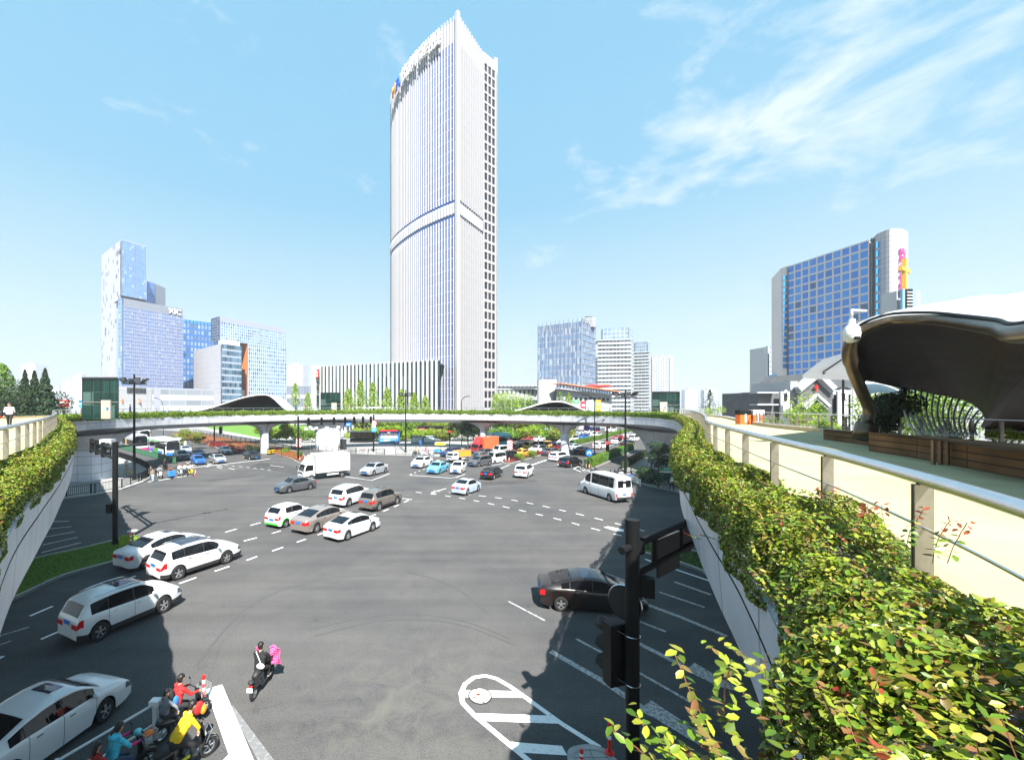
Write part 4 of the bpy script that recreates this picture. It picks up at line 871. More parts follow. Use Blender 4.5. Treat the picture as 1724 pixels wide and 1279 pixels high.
fcx = MB(); a_, b2 = Vector((*offpath([pl, pend], .9)[0], 0)), Vector((*offpath([pl, pend], .9)[1], 0)); fcx.poly([(a_.x, a_.y, 0), (b2.x, b2.y, 0), (b2.x, b2.y, zp+.3), (a_.x, a_.y, zp+.3)], mat('sign_wall', (.50, .50, .51), .5)); fcx.poly([(b2.x, b2.y, 0), (b2.x-2, b2.y+20, 0), (b2.x-2, b2.y+20, zp), (b2.x, b2.y, zp)], FIN); fcx.build('sign_wall', pd)
sw = col(535, 165.0); dsg = Vector((pl[0]-pend[0], pl[1]-pend[1])); rz_s = math.atan2(dsg.y, dsg.x)
BLK = mat('sign_black', (.01, .01, .01), .5)
yy = [(637, 'ICBC', 1.3), (644.5, '中', 2), (652, '国', 2), (660, '工', 2), (668, '商', 2), (675.5, '银', 2), (682.5, '行', 2)]
for y, ch, sz in yy: text(ch, sz, BLK, (sw[0], sw[1], zt(y, 165)), PI/2, rz_s, 'sign_character', pd, .08)
mb = MB(); mb.lathe([(.001, 0), (1.0, 0), (1.0, .2), (.001, .2)], M_RED, n=24, axis='y'); lg = mb.build('logo_disc', pd); lg.location = (sw[0], sw[1]-.2, zt(629.5, 165)); lg.scale = (1, 1, 1.9); lg.rotation_euler = (0, 0, rz_s)
mb = MB()
for dx, dz, w, h in ((0, .62, 1.1, .14), (0, -.62, 1.1, .14), (0, .22, .8, .12), (0, -.22, .8, .12), (0, 0, .14, 1.2)): mb.box((dx, -.1, dz), (w, .1, h), SG_W)
li = mb.build('logo_bars', pd); li.location = (sw[0], sw[1]-.35, zt(629.5, 165)); li.rotation_euler = (0, 0, rz_s); li.scale = (1, 1, 1.4)
rel(pd)
# ---- left complex: high tower block
dr, dl = U((.60, 1)), U((-1.25, 1.0))
VIO = (.30, .31, .38); XIG = facade_mat('blue_office_glass', (.12, .23, .54), (.17, .30, .62), (.22, .28, .46), fr=(.10, .16), rough=.14, metal=.3, dark=(.32, .42, .66), darkp=.10)
XIH = facade_mat('lilac_office_glass', (.17, .24, .46), (.22, .30, .52), (.28, .33, .50), fr=(.16, .2), rough=.18, metal=.25, dark=(.34, .40, .56), darkp=.12)
XW = facade_mat('pale_punched_wall', (.36, .365, .41), (.39, .395, .44), (.36, .365, .41), fr=(.03, .03), rough=.6, metal=0, dark=(.10, .13, .22), darkp=.09)
xt = bld('office_block', 'slender stepped office tower with blue glass front and pale punched side wall', col(204, 260))
c0 = col(204, 260); e1 = ext(c0, dr, hit(c0, dr, 246)); e2 = ext(c0, dl, hit(c0, dl, 172)); ztop = zt(404.6, 260); zmid = zt(497, 260)
facade('upper_glazing', xt, c0, e1, zmid, ztop, XIG, 10, 22, mull=mat('lilac_metal', VIO, .4), mr=(.15, .2), mstep=5)
facade('side_wall', xt, c0, e2, 0, ztop, XW, 26, 40)
e3 = (e2[0]+e1[0]-c0[0], e2[1]+e1[1]-c0[1]); LIL = mat('lilac_metal', VIO, .4); mb = MB(); mb.prism([c0, e1, e3, e2], ztop-.5, ztop+.8, LIL); mb.prism(inset([c0, e1, e3, e2], .96), 0, ztop-.4, LIL); mb.prism([ext(c0, dl, -.4), e1, ext(e1, dl, 6), ext(c0, dl, 14)], zmid-1.2, zmid, M_DARK, bottom=True); mb.build('core', xt)
mb = MB(); c1 = ext(c0, dr, .3); mb.prism([ext(c0, dl, .3), c1, ext(c1, dl, 2.5), ext(c0, dl, 3)], 10, zmid-1.3, mat('rust_panel', (.45, .16, .07), .6)); mb.build('rust_strip', xt)
text('XHM', 6, LIL, tuple(Vector((*ext(ext(c0, dl, 4), (-.3, -1), .8), ztop-6))), PI/2, math.atan2(-dl[1], -dl[0]), 'sign_character', xt, .1).scale = (.8, 1, 1)
rel(xt)
xb = bld('office_block', 'wide lilac glass office block with three white letters on its parapet', col(207, 250))
c0 = col(200, 252); c00 = col(207, 250.5); e1 = ext(c00, dr, hit(c00, dr, 307.4)); z1 = zt(501.8, 250.5)
facade('glazing', xb, c00, e1, zt(652, 250), z1-5, XIH, 34, 22, mull=LIL, mr=(.12, .25), hr=(.25, .2), hm=LIL)
facade('parapet', xb, c00, e1, z1-5, z1, facade_mat('louvre_parapet', (.26, .28, .33), (.3, .31, .36), (.12, .14, .19), fr=(.35, .0), rough=.5, metal=.2), 60, 1)
facade('return_glazing', xb, c0, c00, zt(652, 250), z1, XIG, 2, 22)
mb = MB(); mb.prism([c00, e1, ext(e1, dl, 16), ext(c0, dl, 12), c0], 0, z1-.6, LIL, side=False); mb.prism(inset([c00, e1, ext(e1, dl, 16), ext(c00, dl, 16)], .97), 0, z1-.8, LIL); mb.build('core', xb)
e_ = ext(c00, dr, (e1[0]-c00[0])/dr[0]*.88); text('XIC', 4.6, SG_W, (e_[0], e_[1]-1.2, z1-2.8), PI/2, math.atan2(dr[1], dr[0]), 'sign_letters', xb, .4)
rel(xb)
xs = bld('office_block', 'small blue glass slab peeping out behind the stepped tower', col(250, 290)); a, c = col(243, 292), col(259.5, 300)
facade('glazing', xs, a, c, 60, zt(472, 292), XIG, 8, 10); mb = MB(); mb.prism([a, c, (c[0], c[1]+12), (a[0], a[1]+12)], 0, zt(472, 292)+.3, LIL); o = mb.build('core', xs); o.location.y += .4; rel(xs)
xs = bld('office_block', 'narrow blue tower sliver behind the left end of the punched wall', col(172, 330)); a, c = col(170, 330), col(180, 332)
facade('glazing', xs, a, c, 0, zt(570, 330), XIG, 4, 14); mb = MB(); mb.prism([a, c, (c[0], c[1]+12), (a[0], a[1]+12)], 0, zt(570, 330)+.3, LIL); o = mb.build('core', xs); o.location.y += .4; rel(xs)
BLU = facade_mat('deep_blue_grid', (.32, .42, .54), (.04, .08, .16), (.025, .11, .32), fr=(.45, .38), rough=.3, metal=.2)
xb = bld('office_block', 'deep blue gridded office block with toothed roofline between the glass blocks', col(330, 330)); a, c = col(306, 320), col(360, 335)
facade('facade', xb, a, c, 0, zt(545, 322), BLU, 9, 16); mb = MB()
for i in range(9): p = Vector(a).lerp(Vector(c), (i+.5)/9); mb.box((p.x, p.y+1, zt(541, 322)), (2.6, 2, 2.6), mat('deep_blue_paint', (.05, .20, .5), .5))
mb.prism([a, c, (c[0], c[1]+15), (a[0], a[1]+15)], 0, zt(545, 322)-.1, mat('deep_blue_paint', (.05, .2, .5), .5)); o = mb.build('core', xb); o.location.y += .3; rel(xb)
# second building: arch shaped slab
ar = bld('office_block', 'arch shaped lilac glass office block with an orange inner reveal', col(370.6, 270))
c0 = col(370.6, 270); zc = zt(532.3, 270); e1 = ext(c0, dr, hit(c0, dr, 480.8)); e2 = ext(c0, dl, hit(c0, dl, 356)); g1 = ext(c0, dr, hit(c0, dr, 417)); zlo = zt(572, 270)
XA = facade_mat('dotted_glass', (.10, .21, .40), (.20, .32, .50), (.36, .41, .52), fr=(.42, .30), rough=.2, metal=.2, dark=(.03, .06, .10), darkp=.25)
facade('top_glazing', ar, c0, e1, zlo, zc-3.6, XA, 32, 6); facade('leg_glazing', ar, g1, e1, 0, zlo, XA, 20, 19)
mb = MB(); mb.prism([c0, e1, ext(e1, dl, 18), e2], zc-3.6, zc, LIL); mb.build('parapet', ar)
facade('end_glazing', ar, c0, e2, zlo, zc-.1, facade_mat('dark_end_glass', (.05, .09, .16), (.10, .16, .26), (.3, .34, .42), fr=(.08, .1), rough=.1, metal=.5), 4, 8)
mb = MB(); i0 = ext(c0, dl, .3); mb.prism([ext(i0, dr, .3), ext(e1, dl, .4), ext(e1, dl, 18), ext(e2, dr, .3)], zlo, zc-3.7, LIL, bottom=True); mb.prism([ext(g1, dl, .4), ext(e1, dl, .4), ext(e1, dl, 18), ext(g1, dl, 18)], 0, zlo, LIL); mb.build('core', ar)
mb = MB(); g2 = ext(g1, dl, 18); gg = ext(g1, dr, -.25); mb.prism([gg, g1, g2, ext(g2, dr, -.25)], 0, zlo-.1, mat('orange_reveal', (.72, .20, .045), .6)); mb.build('orange_reveal', ar); rel(ar)
lb = bld('office_block', 'low pale block with a blank side wall standing in the arch of the lilac building', col(372.7, 262))
c0 = col(372.7, 262); dl2 = U((-1.1, 1)); e1 = ext(c0, dr, hit(c0, dr, 406)); e2 = ext(c0, dl2, hit(c0, dl2, 327)); z1 = zt(578.7, 262)
facade('glazing', lb, c0, e1, 0, z1, facade_mat('teal_bands', (.06, .13, .20), (.18, .28, .38), (.28, .32, .40), fr=(.05, .3), rough=.12, metal=.5, dark=(.04, .07, .10), darkp=.25), 8, 12); facade('side_wall', lb, c0, e2, 0, z1, facade_mat('pale_panels', (.37, .365, .40), (.395, .39, .42), (.28, .28, .32), fr=(.05, .06), rough=.6, metal=0), 22, 14)
mb = MB(); mb.prism([ext(c0, dl2, .2), ext(e1, dl2, .2), ext(e1, dl2, 12), ext(e2, dr, 6), ext(e2, dr, .2)], z1-1, z1+.1, LIL); mb.prism([ext(ext(c0, dr, 2), dl2, 2), ext(e1, dl2, 2), ext(e1, dl2, 10), ext(ext(c0, dr, 2), dl2, 10)], z1, z1+3.2, mat('light_grey_wall', (.6, .6, .62), .6)); mb.build('roof', lb); rel(lb)
po = bld('podium_building', 'long low white and glass podium in front of the left office blocks', col(300, 235))
a, c, d_, e_ = col(199, 226), col(255, 243), col(327, 262), col(410, 285); z1 = zt(650, 226)
WP = mat('white_wall', (.44, .44, .46), .6); block('wall', po, [a, c, (c[0]-4, c[1]+14), (a[0]-4, a[1]+14)], 0, z1, tiles('white_wall_panels', (.44, .44, .46), (.42, .42, .44), 8, 6, .06, .6, uv=True))
facade('gallery_glazing', po, c, e_, 6.5, zt(655, 243), facade_mat('grey_gallery_glass', (.26, .29, .33), (.34, .37, .41), (.42, .44, .47), fr=(.02, .5), rough=.2, metal=.3), 6, 2); facade('shop_fronts', po, c, e_, 0, 6.5, facade_mat('shop_glass', (.04, .07, .11), (.10, .16, .22), (.5, .5, .52), fr=(.1, .1), rough=.1, metal=.4), 14, 1)
mb = MB(); mb.prism([c, e_, (e_[0], e_[1]+12), (c[0], c[1]+12)], zt(655, 243), zt(655, 243)+1, LIL); mb.prism([(c[0]+1, c[1]+.6), (e_[0], e_[1]+.6), (e_[0], e_[1]+12), (c[0], c[1]+12)], 0, zt(655, 243), LIL); mb.build('roof', po)
mb = MB(); 
for i in range(14): p = Vector(a).lerp(Vector(c), .27+i*.042); mb.box((p.x, p.y-.15, zt(657, 232)), (.5, .3, 3.2), M_DARK)
mb.build('window_slots', po)
mb = MB(); p = Vector(a).lerp(Vector(c), .60); mb.box((p.x, p.y-.3, zt(675, 236)), (2.0, .3, 2.2), M_ORANGE); p = Vector(a).lerp(Vector(c), .12); mb.box((p.x, p.y-.3, zt(675, 230)), (.8, .3, 2.2), M_ORANGE); mb.build('orange_logo', po)
mb = MB(); p = Vector(a).lerp(Vector(c), .60); mb.box((p.x, p.y-.5, zt(675, 236)), (1.2, .1, .5), SG_W); mb.build('logo_stroke', po); rel(po)
gb = bld('office_block', 'low grey glass building between the arch block and the bank wall', col(505, 230)); a, c = col(483, 240), col(530, 236)
facade('glazing', gb, a, c, 0, zt(650, 238), facade_mat('grey_strip_glass', (.16, .18, .25), (.25, .27, .33), (.36, .36, .40), fr=(.05, .3), rough=.2, metal=.3), 10, 3); mb = MB(); mb.prism([a, c, (c[0], c[1]+15), (a[0], a[1]+15)], zt(650, 238), zt(648, 238), LIL); mb.prism([(a[0], a[1]+.5), (c[0], c[1]+.5), (c[0], c[1]+15), (a[0], a[1]+15)], 0, zt(650, 238), LIL); mb.build('core', gb); rel(gb)
# ---- centre right: spiky roofed glass block
sp = bld('office_block', 'grey blue glass office block with spiked parapet and ringed roof drum', col(979, 300)); c0 = col(979, 300); dl3, dr3 = U((-.8, .6)), U((.62, .8)); e2 = ext(c0, dl3, hit(c0, dl3, 906)); e1 = ext(c0, dr3, min(60, hit(c0, dr3, 1001.5))); z1 = zt(541, 300)
SPG = facade_mat('mirror_glass', (.08, .16, .30), (.20, .31, .47), (.22, .24, .30), fr=(.12, .2), rough=.14, metal=.3, dark=(.36, .43, .50), darkp=.2); RB = mat('rib_metal', (.17, .19, .25), .5)
facade('glazing', sp, c0, e2, 0, z1, SPG, 22, 16, mull=RB, mr=(.4, .5), mstep=2); facade('side_glazing', sp, c0, e1, 0, z1, SPG, 18, 16, mull=RB, mr=(.3, .2), mstep=2, hr=(.35, .3))
mb = MB(); q3 = ext(e1, dl3, 34.9); mb.prism([ext(c0, dl3, .5), ext(e1, dl3, .5), q3, ext(e2, dr3, .5)], z1-.5, z1, RB)
for i in range(11):
    p = Vector(c0).lerp(Vector(e2), i/10); mb.v += [(p.x-.4, p.y-.6, z1-6), (p.x+.4, p.y-.6, z1-6), (p.x, p.y-1.6, z1+4), (p.x, p.y+1.5, z1-2)]; n_ = len(mb.v)-4; mb.face((n_, n_+1, n_+2), RB); mb.face((n_+1, n_+3, n_+2), RB); mb.face((n_+3, n_, n_+2), RB)
for i in range(8):
    p = Vector(c0).lerp(Vector(e1), i/7); mb.v += [(p.x-.4, p.y-.6, z1-6), (p.x+.4, p.y-.6, z1-6), (p.x+.8, p.y-.9, z1+2.5), (p.x, p.y+1.5, z1-2)]; n_ = len(mb.v)-4; mb.face((n_, n_+1, n_+2), RB); mb.face((n_+1, n_+3, n_+2), RB); mb.face((n_+3, n_, n_+2), RB)
mb.build('parapet', sp); mb = MB(); dc = ext(c0, dr3, 16)
for i in range(5): mb.lathe([(4.6, 0), (5.0, 0), (5.0, .8), (4.6, .8)], mat('pale_metal', (.6, .62, .68), .4), c=(dc[0]+2, dc[1]+6, z1-1+i*1.5), n=24)
mb.lathe([(3, 0), (3, 8), (.01, 8)], M_DARK, c=(dc[0]+2, dc[1]+6, z1-1), n=16); mb.build('roof_drum', sp); rel(sp)
# apartments
def apartment(label, x0, x1, x2, ytop, Y, nf, ca=(.70, .72, .74), crown=True):
    t = bld('apartment_tower', label, col(x0, Y), group='pale apartment towers right of the spiked block')
    A, B_, C_ = col(x0, Y), col(x1, Y*.985), col(x2, Y*1.04); z1 = zt(ytop, Y); zc_ = z1-(z1*.14 if crown else 2)
    m_ = facade_mat('apartment_bays', (.09, .14, .20), (.22, .29, .35), (.42, .44, .46), fr=(.30, .42), rough=.25, metal=.3, dark=(.04, .05, .07), darkp=.28); m2_ = facade_mat('apartment_crown', (.18, .26, .36), (.28, .36, .44), (.40, .43, .46), fr=(.1, .12), rough=.12, metal=.4)
    nx = max(4, int((B_[0]-A[0])/2.6)); facade('facade', t, A, B_, 0, zc_, m_, nx, nf, hr=(.7, 1.2), hm=mat('balcony_white', (.44, .455, .47), .5)); facade('side_facade', t, B_, C_, 0, zc_, m_, 5, nf)
    mb = MB(); mb.prism([A, B_, C_, (A[0]+3, A[1]+16)], zc_-.6, zc_, mat('balcony_white', (.44, .455, .47), .5)); w = (B_[0]-A[0])
    mb.box(((A[0]+B_[0])/2, A[1]-.4, zc_/2), (w*.22, 1.5, zc_), facade_mat('glass_shaft', (.16, .23, .30), (.28, .34, .40), (.42, .42, .44), fr=(.1, .3), rough=.2, metal=.3)); mb.build('core', t)
    if crown:
        facade('crown_glazing', t, (A[0]+w*.2, A[1]+1), (B_[0]-w*.06, B_[1]+1), zc_, z1, m2_, 6, 3); facade('crown_side', t, (B_[0]-w*.06, B_[1]+1), (C_[0]-.5, C_[1]), zc_, z1, m2_, 3, 3); mb = MB(); mb.prism([(A[0]+w*.2, A[1]+1.2), (B_[0]-w*.06, B_[1]+1.2), (C_[0]-.6, C_[1]), (A[0]+w*.3, A[1]+12)], zc_, z1-.1, mat('balcony_white', (.44, .455, .47), .5)); mb.build('crown', t)
    rel(t)
apartment('pale apartment tower with glass crown just right of the spiked block', 1006, 1062, 1066, 552, 340, 19)
apartment('shorter pale apartment tower second right of the spiked block', 1067, 1092, 1095.5, 576, 380, 20)
apartment('thin pale grey blue slab tower behind the apartment towers', 1000, 1008, 1010, 600, 420, 20, crown=False)
cr = bld('office_block', 'slim beige and pale blue tower with spiked roof, last of the right group', col(1110, 420)); a, c, d_ = col(1098, 420), col(1127, 414), col(1132, 424); z1 = zt(600, 420)
facade('facade', cr, a, c, 0, z1, facade_mat('beige_blue_bays', (.18, .30, .50), (.30, .42, .58), (.44, .38, .37), fr=(.4, .25), rough=.2, metal=.3), 7, 22); facade('side', cr, c, d_, 0, z1, facade_mat('beige_blue_bays', 0, 0, 0) if False else _mc.get('x') or mat('beige_wall', (.42, .36, .35), .6), 2, 22)
mb = MB()
for i in range(5): p = Vector(a).lerp(Vector(c), i/4); mb.box((p.x, p.y, z1), (.8, .8, 3.5), mat('beige_wall', (.42, .36, .35), .6))
mb.prism([(a[0], a[1]+.5), (c[0], c[1]+.5), d_, (a[0]+2, a[1]+14)], 0, z1, mat('beige_wall', (.42, .36, .35), .6)); mb.build('core', cr); rel(cr)
# low gallery building, drum, and sloping red roofed hall
g = bld('civic_building', 'flat roofed white gallery block with dark window row right of the tower', col(865, 175)); a, c = col(826, 172), col(905, 176); z1 = zt(650, 173)
GW = mat('off_white_wall', (.42, .43, .44), .6, var=.05); facade('facade', g, a, c, zt(673, 173), zt(656, 173), facade_mat('small_dark_windows', (.03, .04, .05), (.10, .12, .14), (.42, .43, .44), fr=(.55, .55), rough=.3, metal=.1), 11, 1); facade('arcade', g, a, c, 0, zt(673, 173), facade_mat('arcade_glass', (.02, .03, .05), (.06, .08, .1), (.42, .43, .44), fr=(.12, .05), rough=.2, metal=.1), 7, 2)
mb = MB(); mb.prism([(a[0], a[1]+.4), (c[0], c[1]+.4), (c[0], c[1]+14), (a[0], a[1]+14)], 0, z1-1.2, GW); mb.prism([(a[0]-.5, a[1]-.8), (c[0], c[1]-.8), (c[0], c[1]+14), (a[0], a[1]+14)], zt(656, 173), zt(654, 173), GW)
mb.build('wall', g); mb = MB()
for i in range(13): p = Vector(a).lerp(Vector(c), i/12); mb.bar((p.x, p.y, z1-1.2), (p.x+.5, p.y, z1+.5), .2, .2, M_DARK); 
mb.box(((a[0]+c[0])/2, a[1]+.5, z1+.4), (c[0]-a[0], 1.5, .35), GW); mb.box(((a[0]+c[0])/2, a[1]+1.5, z1-.5), (c[0]-a[0], 1.5, .5), M_DARK); mb.build('roof_frame', g); rel(g)
g = bld('civic_building', 'windowless white stone drum building between gallery block and red roofed hall', col(922, 160)); cxy = col(921, 164); mb = MB(); z1 = zt(638, 160); r_d = 17/F*160
n_ = 40; base = 0; s = 0; pr_ = [(cxy[0]+r_d*math.cos(2*PI*i/n_)*1.0, cxy[1]+r_d*math.sin(2*PI*i/n_)*.6) for i in range(n_)]; block('drum_wall', g, pr_, 0, z1, tiles('white_stone_courses', (.44, .445, .46), (.42, .425, .44), 2.4, 1.2, .015, .7, uv=True, stain=.06)); rel(g)
g = bld('civic_building', 'long white exhibition hall with sloping orange red roof and poster panels', col(985, 165)); a, c = col(937, 158), col(1030, 185); za, zc_ = zt(652, 158), zt(664, 185)
mb = MB(); mb.poly([(a[0], a[1], 0), (c[0], c[1], 0), (c[0], c[1], zc_), (a[0], a[1], za)], tiles('hall_panels', (.42, .43, .46), (.36, .375, .42), 1.2, 1.0, .03, .6)); mb.poly([(a[0], a[1], za), (c[0], c[1], zc_), (c[0]+4, c[1]+20, zc_+1), (a[0]+4, a[1]+20, za+1)], GW); mb.build('wall', g)
mb = MB(); mb.bar((a[0], a[1]-1, za+1.4), (c[0]+2, c[1]-1, zc_+1.2), 4, .3, mat('orange_roof', (.70, .26, .13), .6)); mb.bar((a[0], a[1]-1.2, za-.4), (c[0], c[1]-1.2, zc_-.3), 2, .4, WP); mb.build('roof', g)
mb = MB()
for i in range(20): p = Vector((*a, za)).lerp(Vector((*c, zc_)), i/19); mb.box((p.x, p.y-.5, p.z+.5), (.3, .3, 1.4), M_DARK)
for i in range(9): p = Vector((*a, zt(671, 165))).lerp(Vector((*c, zt(672, 180))), .22+i*.085); mb.box((p.x, p.y-.2, p.z), (1.6, .3, 1.2), M_BLACK)
mb.build('roof_brackets', g)
for x, y, w, h, cc, nm in ((982, 686, 3.2, 6.0, (.62, .03, .06), 'red'), (996, 683, 3.4, 5.5, (.55, .72, .68), 'pale'), (1007, 684, 3.0, 6.2, (.85, .36, .03), 'amber'), (970, 676, 3.6, 1.8, (.05, .45, .12), 'green')):
    p = Vector(Pt(x, y, 158)); o = MB(); o.box((0, 0, 0), (w*.7, .2, h*.8), mat(nm+'_poster', cc, .5)); o.box((0, -.12, h*.15), (w*.4, .05, h*.12), SG_W); o.box((0, -.12, -h*.12), (w*.3, .05, h*.06), SG_W); o = o.build('poster', g); o.location = p; o.rotation_euler = (0, 0, .2)
rel(g)
g = bld('glass_pavilion', 'glass corner tower under a floating red disc roof', col(1015, 190)); a, c = col(1000, 186), col(1027, 190); z1 = zt(652, 190)
facade('glazing', g, a, c, 0, z1-1.5, facade_mat('blue_bands', (.10, .20, .34), (.16, .26, .38), (.42, .43, .45), fr=(.06, .34), rough=.12, metal=.5), 7, 5); mb = MB(); mb.prism([(a[0], a[1]+.4), (c[0], c[1]+.4), (c[0], c[1]+10), (a[0], a[1]+10)], 0, z1-1.6, GW); mb.build('core', g)
mb = MB(); cc = col(1006, 192); mb.lathe([(.1, 0), (5.2, .4), (5.8, 1.0), (5.4, 1.5), (.1, 1.7)], mat('red_disc', (.66, .05, .04), .5), c=(cc[0], cc[1], z1-.3), n=32); mb.build('disc_roof', g); rel(g)
# distant towers, with haze put into their pale wall colours
dist = mat('hazed_wall', (.42, .44, .49), .8); DM = facade_mat('hazed_tower_bays', (.34, .38, .46), (.42, .45, .52), (.46, .475, .51), fr=(.35, .35), rough=.5, metal=0)
for i, (x0, x1, y, Y, lb) in enumerate(((1153, 1174, 656, 1300, 'pale distant tower, left of the pair above the right railing'), (1186, 1208, 656, 1300, 'pale distant tower, right of the pair above the right railing'), (1131, 1142, 668, 1500, 'faint low tower just right of the curved glass lift'), (35, 61, 613, 900, 'distant pale tower with stepped top above the dark conifers'), (120, 140, 634, 700, 'cream apartment tower left of the dark glass lift'), (104, 119, 641, 760, 'lower cream block beside the cream apartment tower'), (84, 100, 652, 1500, 'faint distant block among the left haze'), (484, 510, 614, 900, 'pale twin towers behind the gap by the arch block'), (163, 171, 635, 800, 'thin beige tower edge left of the punched wall'), (62, 82, 660, 1300, 'faint low block behind the conifer tips'))):
    t = bld('distant_tower', lb, col((x0+x1)/2, Y)); a, c = col(x0, Y), col(x1, Y); z1 = zt(y, Y); facade('facade', t, a, c, 0, z1, DM, max(4, int((c[0]-a[0])/5)), max(4, int(z1/5))); mb = MB(); mb.prism([(a[0], a[1]+.5), (c[0], c[1]+.5), (c[0]+4, c[1]+25), (a[0]+4, a[1]+25)], 0, z1-.2, dist); mb.box(((a[0]+c[0])/2, a[1]+8, z1+2), ((c[0]-a[0])*.4, 8, 5), dist); mb.build('core', t); rel(t)
t = bld('elevated_road', 'low flyover road crossing far left behind the billboard', col(110, 300)); mb = MB(); mb.box((col(60, 300)[0], 300, zt(676, 300)), (150, 10, 1.6), WP)
for i in range(6): mb.box((col(60, 300)[0]-60+i*24, 300, 5), (2, 2, 10), WP)
mb.build('deck', t); rel(t)
# ---- right hand tower with cross wall
rb = bld('broadcast_building', 'large pale building with blue window grid and magenta vertical sign', col(1475, 170)); c0 = col(1475, 150); z1 = zt(401, 150)
A = col(1327, 181.4); B_ = col(1464, 152); L0 = col(1311, 186)
RW = (.60, .53, .505); RBM = facade_mat('blue_window_grid', (.01, .17, .60), (.03, .27, .72), RW, fr=(.13, .15), rough=.18, metal=.1, dark=(.015, .10, .25), darkp=.12); RWL = mat('pink_grey_stone', RW, .6, var=.03)
zg = zt(632, 165)
facade('window_grid', rb, A, B_, zg, z1, RBM, 10, 15, mull=RWL, mr=(.45, .10), hr=(.4, .08), hm=RWL)
mb = MB(); up = Vector((A[0]-B_[0], A[1]-B_[1])).normalized(); L1 = (A[0]+up.x*.1, A[1]+up.y*.1)
mb.prism([(L1[0]+.3, L1[1]-.4), (L0[0], L0[1]-1.2), (L0[0]+8, L0[1]+14), (L1[0]+8, L1[1]+14)], 0, z1+.6, RWL)
K0 = (B_[0]+.25, B_[1]-1.2); curveR = [K0]+[tuple(v.xy) for v in catmull([Vector((*col(1476, 148), 0)), Vector((*col(1497, 144), 0)), Vector((*col(1515, 143.5), 0)), Vector((*col(1529, 146), 0))], 5, False)]
mb.prism([(B_[0], B_[1]), (B_[0]+20, B_[1]+14), (A[0]+10, A[1]+14), (A[0], A[1]+.4)], 0, z1-.2, RWL); mb.build('wall', rb)
tiles_r = tiles('ribbed_pale_tiles', (.42, .405, .425), (.39, .375, .40), 1.2, 1.8, .05, .55, uv=True, stain=.03)
block('end_wall', rb, curveR+[(curveR[-1][0]-4, curveR[-1][1]+16), (B_[0]+18, B_[1]+12)], 0, zt(390, 146), tiles_r)
def wincol(pa, pb, n, z0, z1_, w, nm='window_column'):
    mb = MB(); 
    for i in range(n): z = z0+(z1_-z0)*(i+.5)/n; mb.box(((pa[0]+pb[0])/2, (pa[1]+pb[1])/2, z), (w, .3, (z1_-z0)/n*.72), RBL)
    mb.build(nm, rb)
RBL = mat('blue_pane', (.04, .28, .66), .15, .1)
pq = col(1478, 147.2); wincol(pq, pq, 15, zg, z1-2, 1.5); pq = col(1318.5, 183.3); wincol((pq[0], pq[1]-1.2), (pq[0], pq[1]-1.2), 15, zg+4, z1-3, 2.2)
mb = MB(); pq = col(1469, 150.5); mb.box((pq[0], pq[1]-.4, z1/2), (1.6, .6, z1), mat('painted_gap_shade', (.06, .07, .10), .5)); pq = col(1325.5, 181.6); mb.box((pq[0], pq[1]-.4, (zg+z1)/2), (.7, .6, z1-zg), mat('painted_gap_shade', (.06, .07, .1), .5)); mb.build('recess_shade_bars', rb)  # dark bars whose colour stands for the shade of wall recesses
MG = mat('magenta_sign', (.65, .02, .22), .5)
for y, ch in ((425, '杭'), (438, '州'), (453, '新'), (468, '传'), (483, '媒')): p = Pt(1519, y, 143.2); text(ch, 2.7, MG, p, PI/2, .15, 'sign_character', rb, .12)
mb = MB(); mb.box((col(1340, 190)[0], 192, zt(637, 192)), (16, 8, 3.4), RBL); mb.prism([col(1306, 190), col(1420, 160), (col(1420, 160)[0], 176), (col(1306, 190)[0], 206)], 0, zt(641, 190), RWL); mb.build('base', rb); rel(rb)
t = bld('office_block', 'slim glass tower half hidden left of the blue gridded building', col(1298, 260)); a, c, d_ = col(1289, 262), col(1294, 258), col(1308, 262); z1 = zt(583, 260)
facade('side', t, a, c, 0, z1, mat('off_white_wall', 0), 1, 1); facade('glazing', t, c, d_, 0, z1, facade_mat('pale_teal_bands', (.16, .27, .35), (.28, .38, .45), (.36, .40, .43), fr=(.2, .3), rough=.15, metal=.4), 5, 16); mb = MB(); mb.prism([(a[0]+.3, a[1]+1), (d_[0], d_[1]+1), (d_[0], d_[1]+14), (a[0]+.5, a[1]+14)], 0, z1, GW); mb.build('core', t); rel(t)
# cross tower
ct = bld('cross_tower', 'white church tower topped by a large golden cross', col(1530, 60)); Yc = 60; cx, cy = col(1528, Yc+1); z1 = zt(484, Yc)
mb = MB(); mb.box((cx, cy+1, z1/2), (3.4, 2.2, z1-.5), WP); mb.build('shaft', ct)
for nm, x, w, mm_ in (('louvre_stack', 1526, .85, M_DARK), ('glass_strip', 1516.5, .35, mat('pale_blue_pane', (.25, .42, .6), .15, .3)), ('glass_strip', 1534, .4, mat('pale_blue_pane', (.25, .42, .6), .15, .3))):
    mb = MB(); px_ = col(x, Yc)[0]; mb.box((px_, Yc-.25, (z1+9)/2), (w, .3, z1-9-.6), mm_)
    if nm == 'louvre_stack':
        for i in range(14): mb.box((px_, Yc-.45, z1-.8-i*.45), (w, .12, .10), SG_W)
    mb.build(nm, ct)
mb = MB(); px_ = col(1541, Yc)[0]
for i in range(11): mb.box((px_, Yc-.15, z1-.7-i*.42), (.45, .1, .06), M_DARK)
mb.build('vent_slots', ct)
